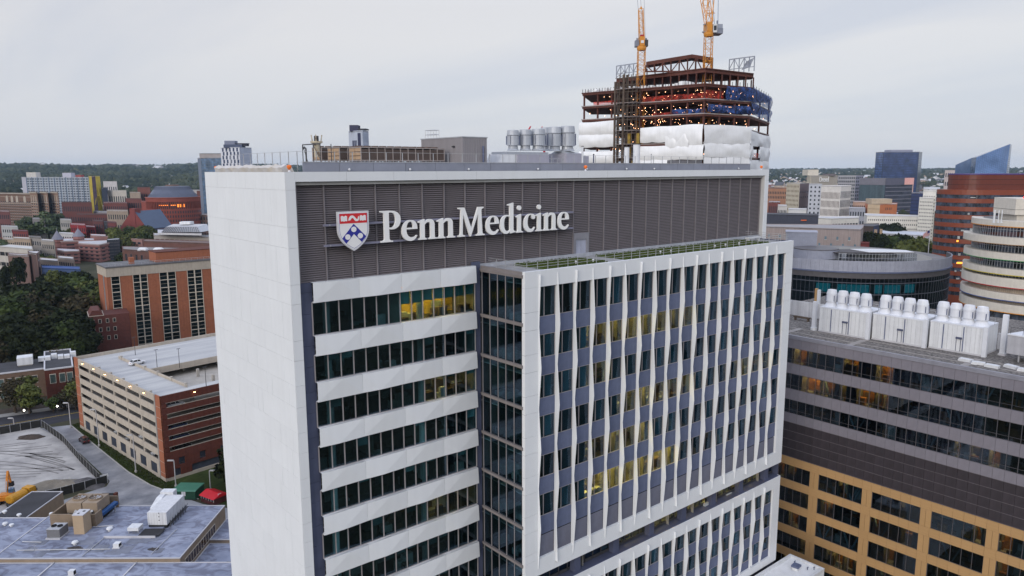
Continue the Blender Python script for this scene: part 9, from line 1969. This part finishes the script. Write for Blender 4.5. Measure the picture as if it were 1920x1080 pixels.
# material hoist on the long face
HS = thing('construction_hoist', 'dark scaffold hoist tower up the face of the unfinished building', 'hoist', (CO.x+along(0, .42).x, CO.y+along(0, .42).y, 0)); a, b = along(0, ul+.01)-along(0, .42), along(0, ur-.01)-along(0, .42); d = (b-a).normalized(); nrm = Vector((d.y, -d.x)); f = MB(); zlo, zhi = F_(6)-3, zB-.5
HSM = mat('scaffold_brown', (0.10, 0.075, 0.06), rough=0.7, var=0.3)
for off in (.6, 2.4):
    for k in range(6): c = a.lerp(b, k/5)+nrm*off; f.beam((*c, zlo), (*c, zhi-(2 if k in (0, 5) else 0)), .16 if k not in (0, 2) else .5)
    z = zlo
    while z < zhi-1: f.beam((*(a+nrm*off), z), (*(b+nrm*off), z), .12); c1, c2 = a.lerp(b, .0)+nrm*off, a.lerp(b, .4)+nrm*off; f.beam((*c1, z), (*c2, z+2.07), .09); z += 2.07
f.obj('scaffold', HSM, HS); dk = MB()
for k in range(7): c = zA-FL*k; dk.prism([tuple(a+nrm*.3), tuple(b+nrm*.3), tuple(b+nrm*2.5), tuple(a+nrm*2.5)], c-.12, c)
dk.obj('landing', SLABE, HS); MB().prism([tuple(a*.3+nrm*.5), tuple(b*.02+nrm*.5), tuple(b*.02+nrm*2.2), tuple(a*.3+nrm*2.2)], F_(6)-1, F_(6)+2.2).obj('hoist_cage', mat('hoist_yellow', (0.42, 0.28, 0.05), var=0.2), HS)
for k, (u, f0) in enumerate(((.55, 3), (.95, 3), (.55, 4), (.95, 4), (.75, 5))): c = a.lerp(b, u); MB().prism([tuple(c+nrm*.2-d*.5), tuple(c+nrm*.2+d*.5), tuple(c+nrm*1.0+d*.5), tuple(c+nrm*1.0-d*.5)], F_(f0+1)+.1, F_(f0)-1.0).obj('gate', MATS['hoist_yellow'], HS)
# tower cranes
CRO = mat('crane_orange', (0.60, 0.25, 0.035), rough=0.45, var=0.08); CGR = mat('crane_grey_blue', (0.20, 0.22, 0.28), rough=0.5)
def lattice(mb, p, q, w0, w1, nseg, r=.085):
    p, q = Vector(p), Vector(q); d = (q-p).normalized(); s_ = Vector((math.sin(YAW), -math.cos(YAW), 0)); s_ = (s_-d*s_.dot(d)).normalized(); t_ = d.cross(s_); C4 = []
    for j in range(nseg+1):
        c = p.lerp(q, j/nseg); w = (w0+(w1-w0)*j/nseg)/2; C4.append([c+s_*w+t_*w, c-s_*w+t_*w, c-s_*w-t_*w, c+s_*w-t_*w])
    for i in range(4): mb.beam(C4[0][i], C4[-1][i], r*1.9)
    for j in range(nseg):
        for i in range(4): mb.beam(C4[j][i], C4[j][(i+1) % 4], r); mb.beam(C4[j][i], C4[j+1][(i+1) % 4], r) if j % 2 else mb.beam(C4[j][(i+1) % 4], C4[j+1][i], r)
    return mb
def crane(label, pxm, pyb, pys, pyt, d, side):
    c = atD(pxm, 300, d); t = thing('tower_crane', label, 'crane', (c.x, c.y, 0)); zb, zs, zt = [up_at(c, pxm, y) for y in (pyb, pys, pyt)]; L = lambda x, y, z: Vector((x*math.sin(YAW)+y*math.cos(YAW), -x*math.cos(YAW)+y*math.sin(YAW), z))
    lattice(MB(), (0, 0, 30), (0, 0, zb), 2.1, 2.1, 20).obj('lower_mast', CRO, t); lattice(MB(), (0, 0, zb+.01), (0, 0, zs-1.4), 2.1, 2.1, max(5, int((zs-zb)/2.1))).obj('mast', CRO, t)
    MB().lathe(0, 0, [(1.3, zs-1.4), (1.45, zs-.9), (1.45, zs-.2), (1.1, zs)], 12).obj('slewing_ring', CRO, t); b = MB()
    b.prism([tuple(L(-.75, -1.2, 0)[:2]), tuple(L(.75, -1.2, 0)[:2]), tuple(L(.75, 3.5, 0)[:2]), tuple(L(-.75, 3.5, 0)[:2])], zs, zs+2.6); b.obj('turntable', CRO, t)
    def bx(x0, x1, y0, y1, z0, z1, m, name): MB().prism([tuple(L(x, y, 0)[:2]) for x, y in ((x0, y0), (x1, y0), (x1, y1), (x0, y1))], z0, z1).obj(name, m, t)
    if side == 0:
        bx(-1.95, -.85, -.6, 1.6, zs-.3, zs+1.6, CGR, 'machine_box'); bx(.85, 1.9, -.6, 1.6, zs-.2, zs+1.7, FRAMED, 'cab'); bx(-.45, .45, -1.35, -1.21, zs+.6, zs+1.4, WPAINT, 'name_plate'); bx(-1.6, -1.2, 0, .4, zs+1.61, zs+2.3, CGR, 'winch'); bx(1.2, 1.6, 0, .4, zs+1.71, zs+2.3, CGR, 'winch'); bx(-.5, .5, -.6, .4, zs+2.61, zs+3.2, mat('crane_red', (0.35, 0.02, 0.03)), 'head_block')
        lattice(MB(), L(0, .5, zs+2.6), L(-.1, 2.5, zt), 1.5, 1.3, 8, .08).obj('a_frame', CRO, t); MB().add([tuple(L(-.5, 2.5, zt)), tuple(L(.5, 2.5, zt)), tuple(L(0, 2.5, zt+1.0))], [(0,1,2)]).obj('apex', CRO, t)
        jib = MB()
        for x in (-.25, 1.2): jib.tube(L(x*.6, 1.5, zs+2.6), L(x, 30, zt+42), .06, 5)
        jib.tube(L(-.9, 0, zs+1.5), L(-.1, 6, zt+1), .05, 5); jib.tube(L(1.1, 0, zs+1.7), L(1.3, 10, zt+20), .05, 5); jib.obj('cable', CGR, t)
    else:
        bx(.9, 4.0, -.8, 3.5, zs-.6, zs+.9, CGR, 'machine_deck'); bx(.95, 2.1, -1.4, -.3, zs-.4, zs+2.0, WPAINT, 'cab'); bx(1.1, 1.9, -1.46, -1.41, zs+.2, zs+1.5, GLCAR, 'cab_window'); bx(2.5, 3.9, -.6, 1.4, zs+.91, zs+2.1, GST, 'winch_house'); bx(2.3, 2.7, 0, .5, zs+2.11, zs+3.2, CGR, 'winch'); bx(-1.9, -.9, -.4, .4, zs-.2, zs+.05, CGR, 'walkway'); bx(-1.7, -1.0, -.3, .3, zs+1.9, zs+2.1, CGR, 'walkway')
        jib = lattice(MB(), L(.1, .5, zs+2.4), L(-.6, 26, zt+34), 2.0, 2.6, 12, .09); jib.obj('jib', CRO, t); a = MB()
        for x in (-.8, .9): a.beam(L(x, .5, zs+2.5), L(x*1.1+1.4, 3.0, zt+8), .24)
        a.beam(L(-.9+.55, 1.2, zs+5.5), L(1.9, 1.2, zs+5.5), .2); a.obj('a_frame', CRO, t); cb = MB(); cb.tube(L(2.6, 0, zs+2.1), L(2.9, 4, zt+26), .07, 5); cb.tube(L(1.6, 0, zs+2.1), L(1.0, 12, zt+26), .07, 5); cb.obj('cable', mat('crane_cable_blue', (0.06, 0.14, 0.25)), t)
crane('slim orange tower crane with cabs both sides, left of the two cranes', 1198, 140, 86, 14, CD*1.08, 0)
crane('orange tower crane with a grey machine deck on one side, right of the two cranes', 1320, 126, 60, 0, CD*1.04, 1)

# ================================================================== air between
hz = MB(); hz.box(CX-9900, CX+9900, CY-9900, CY+9900, -1.2, 190)
HZ = bpy.data.materials.new('haze_air'); HZ.use_nodes = True; t = HZ.node_tree; t.nodes.clear(); o_ = N(t, 'ShaderNodeOutputMaterial'); v_ = N(t, 'ShaderNodeVolumePrincipled'); v_.inputs['Color'].default_value = (0.60, 0.79, 1.0, 1); v_.inputs['Density'].default_value = 0.00004; v_.inputs['Anisotropy'].default_value = 0.2
t.links.new(v_.outputs[0], o_.inputs['Volume']); hzo = hz.obj('haze', HZ, kind='stuff')
print('objects', len(bpy.data.objects))
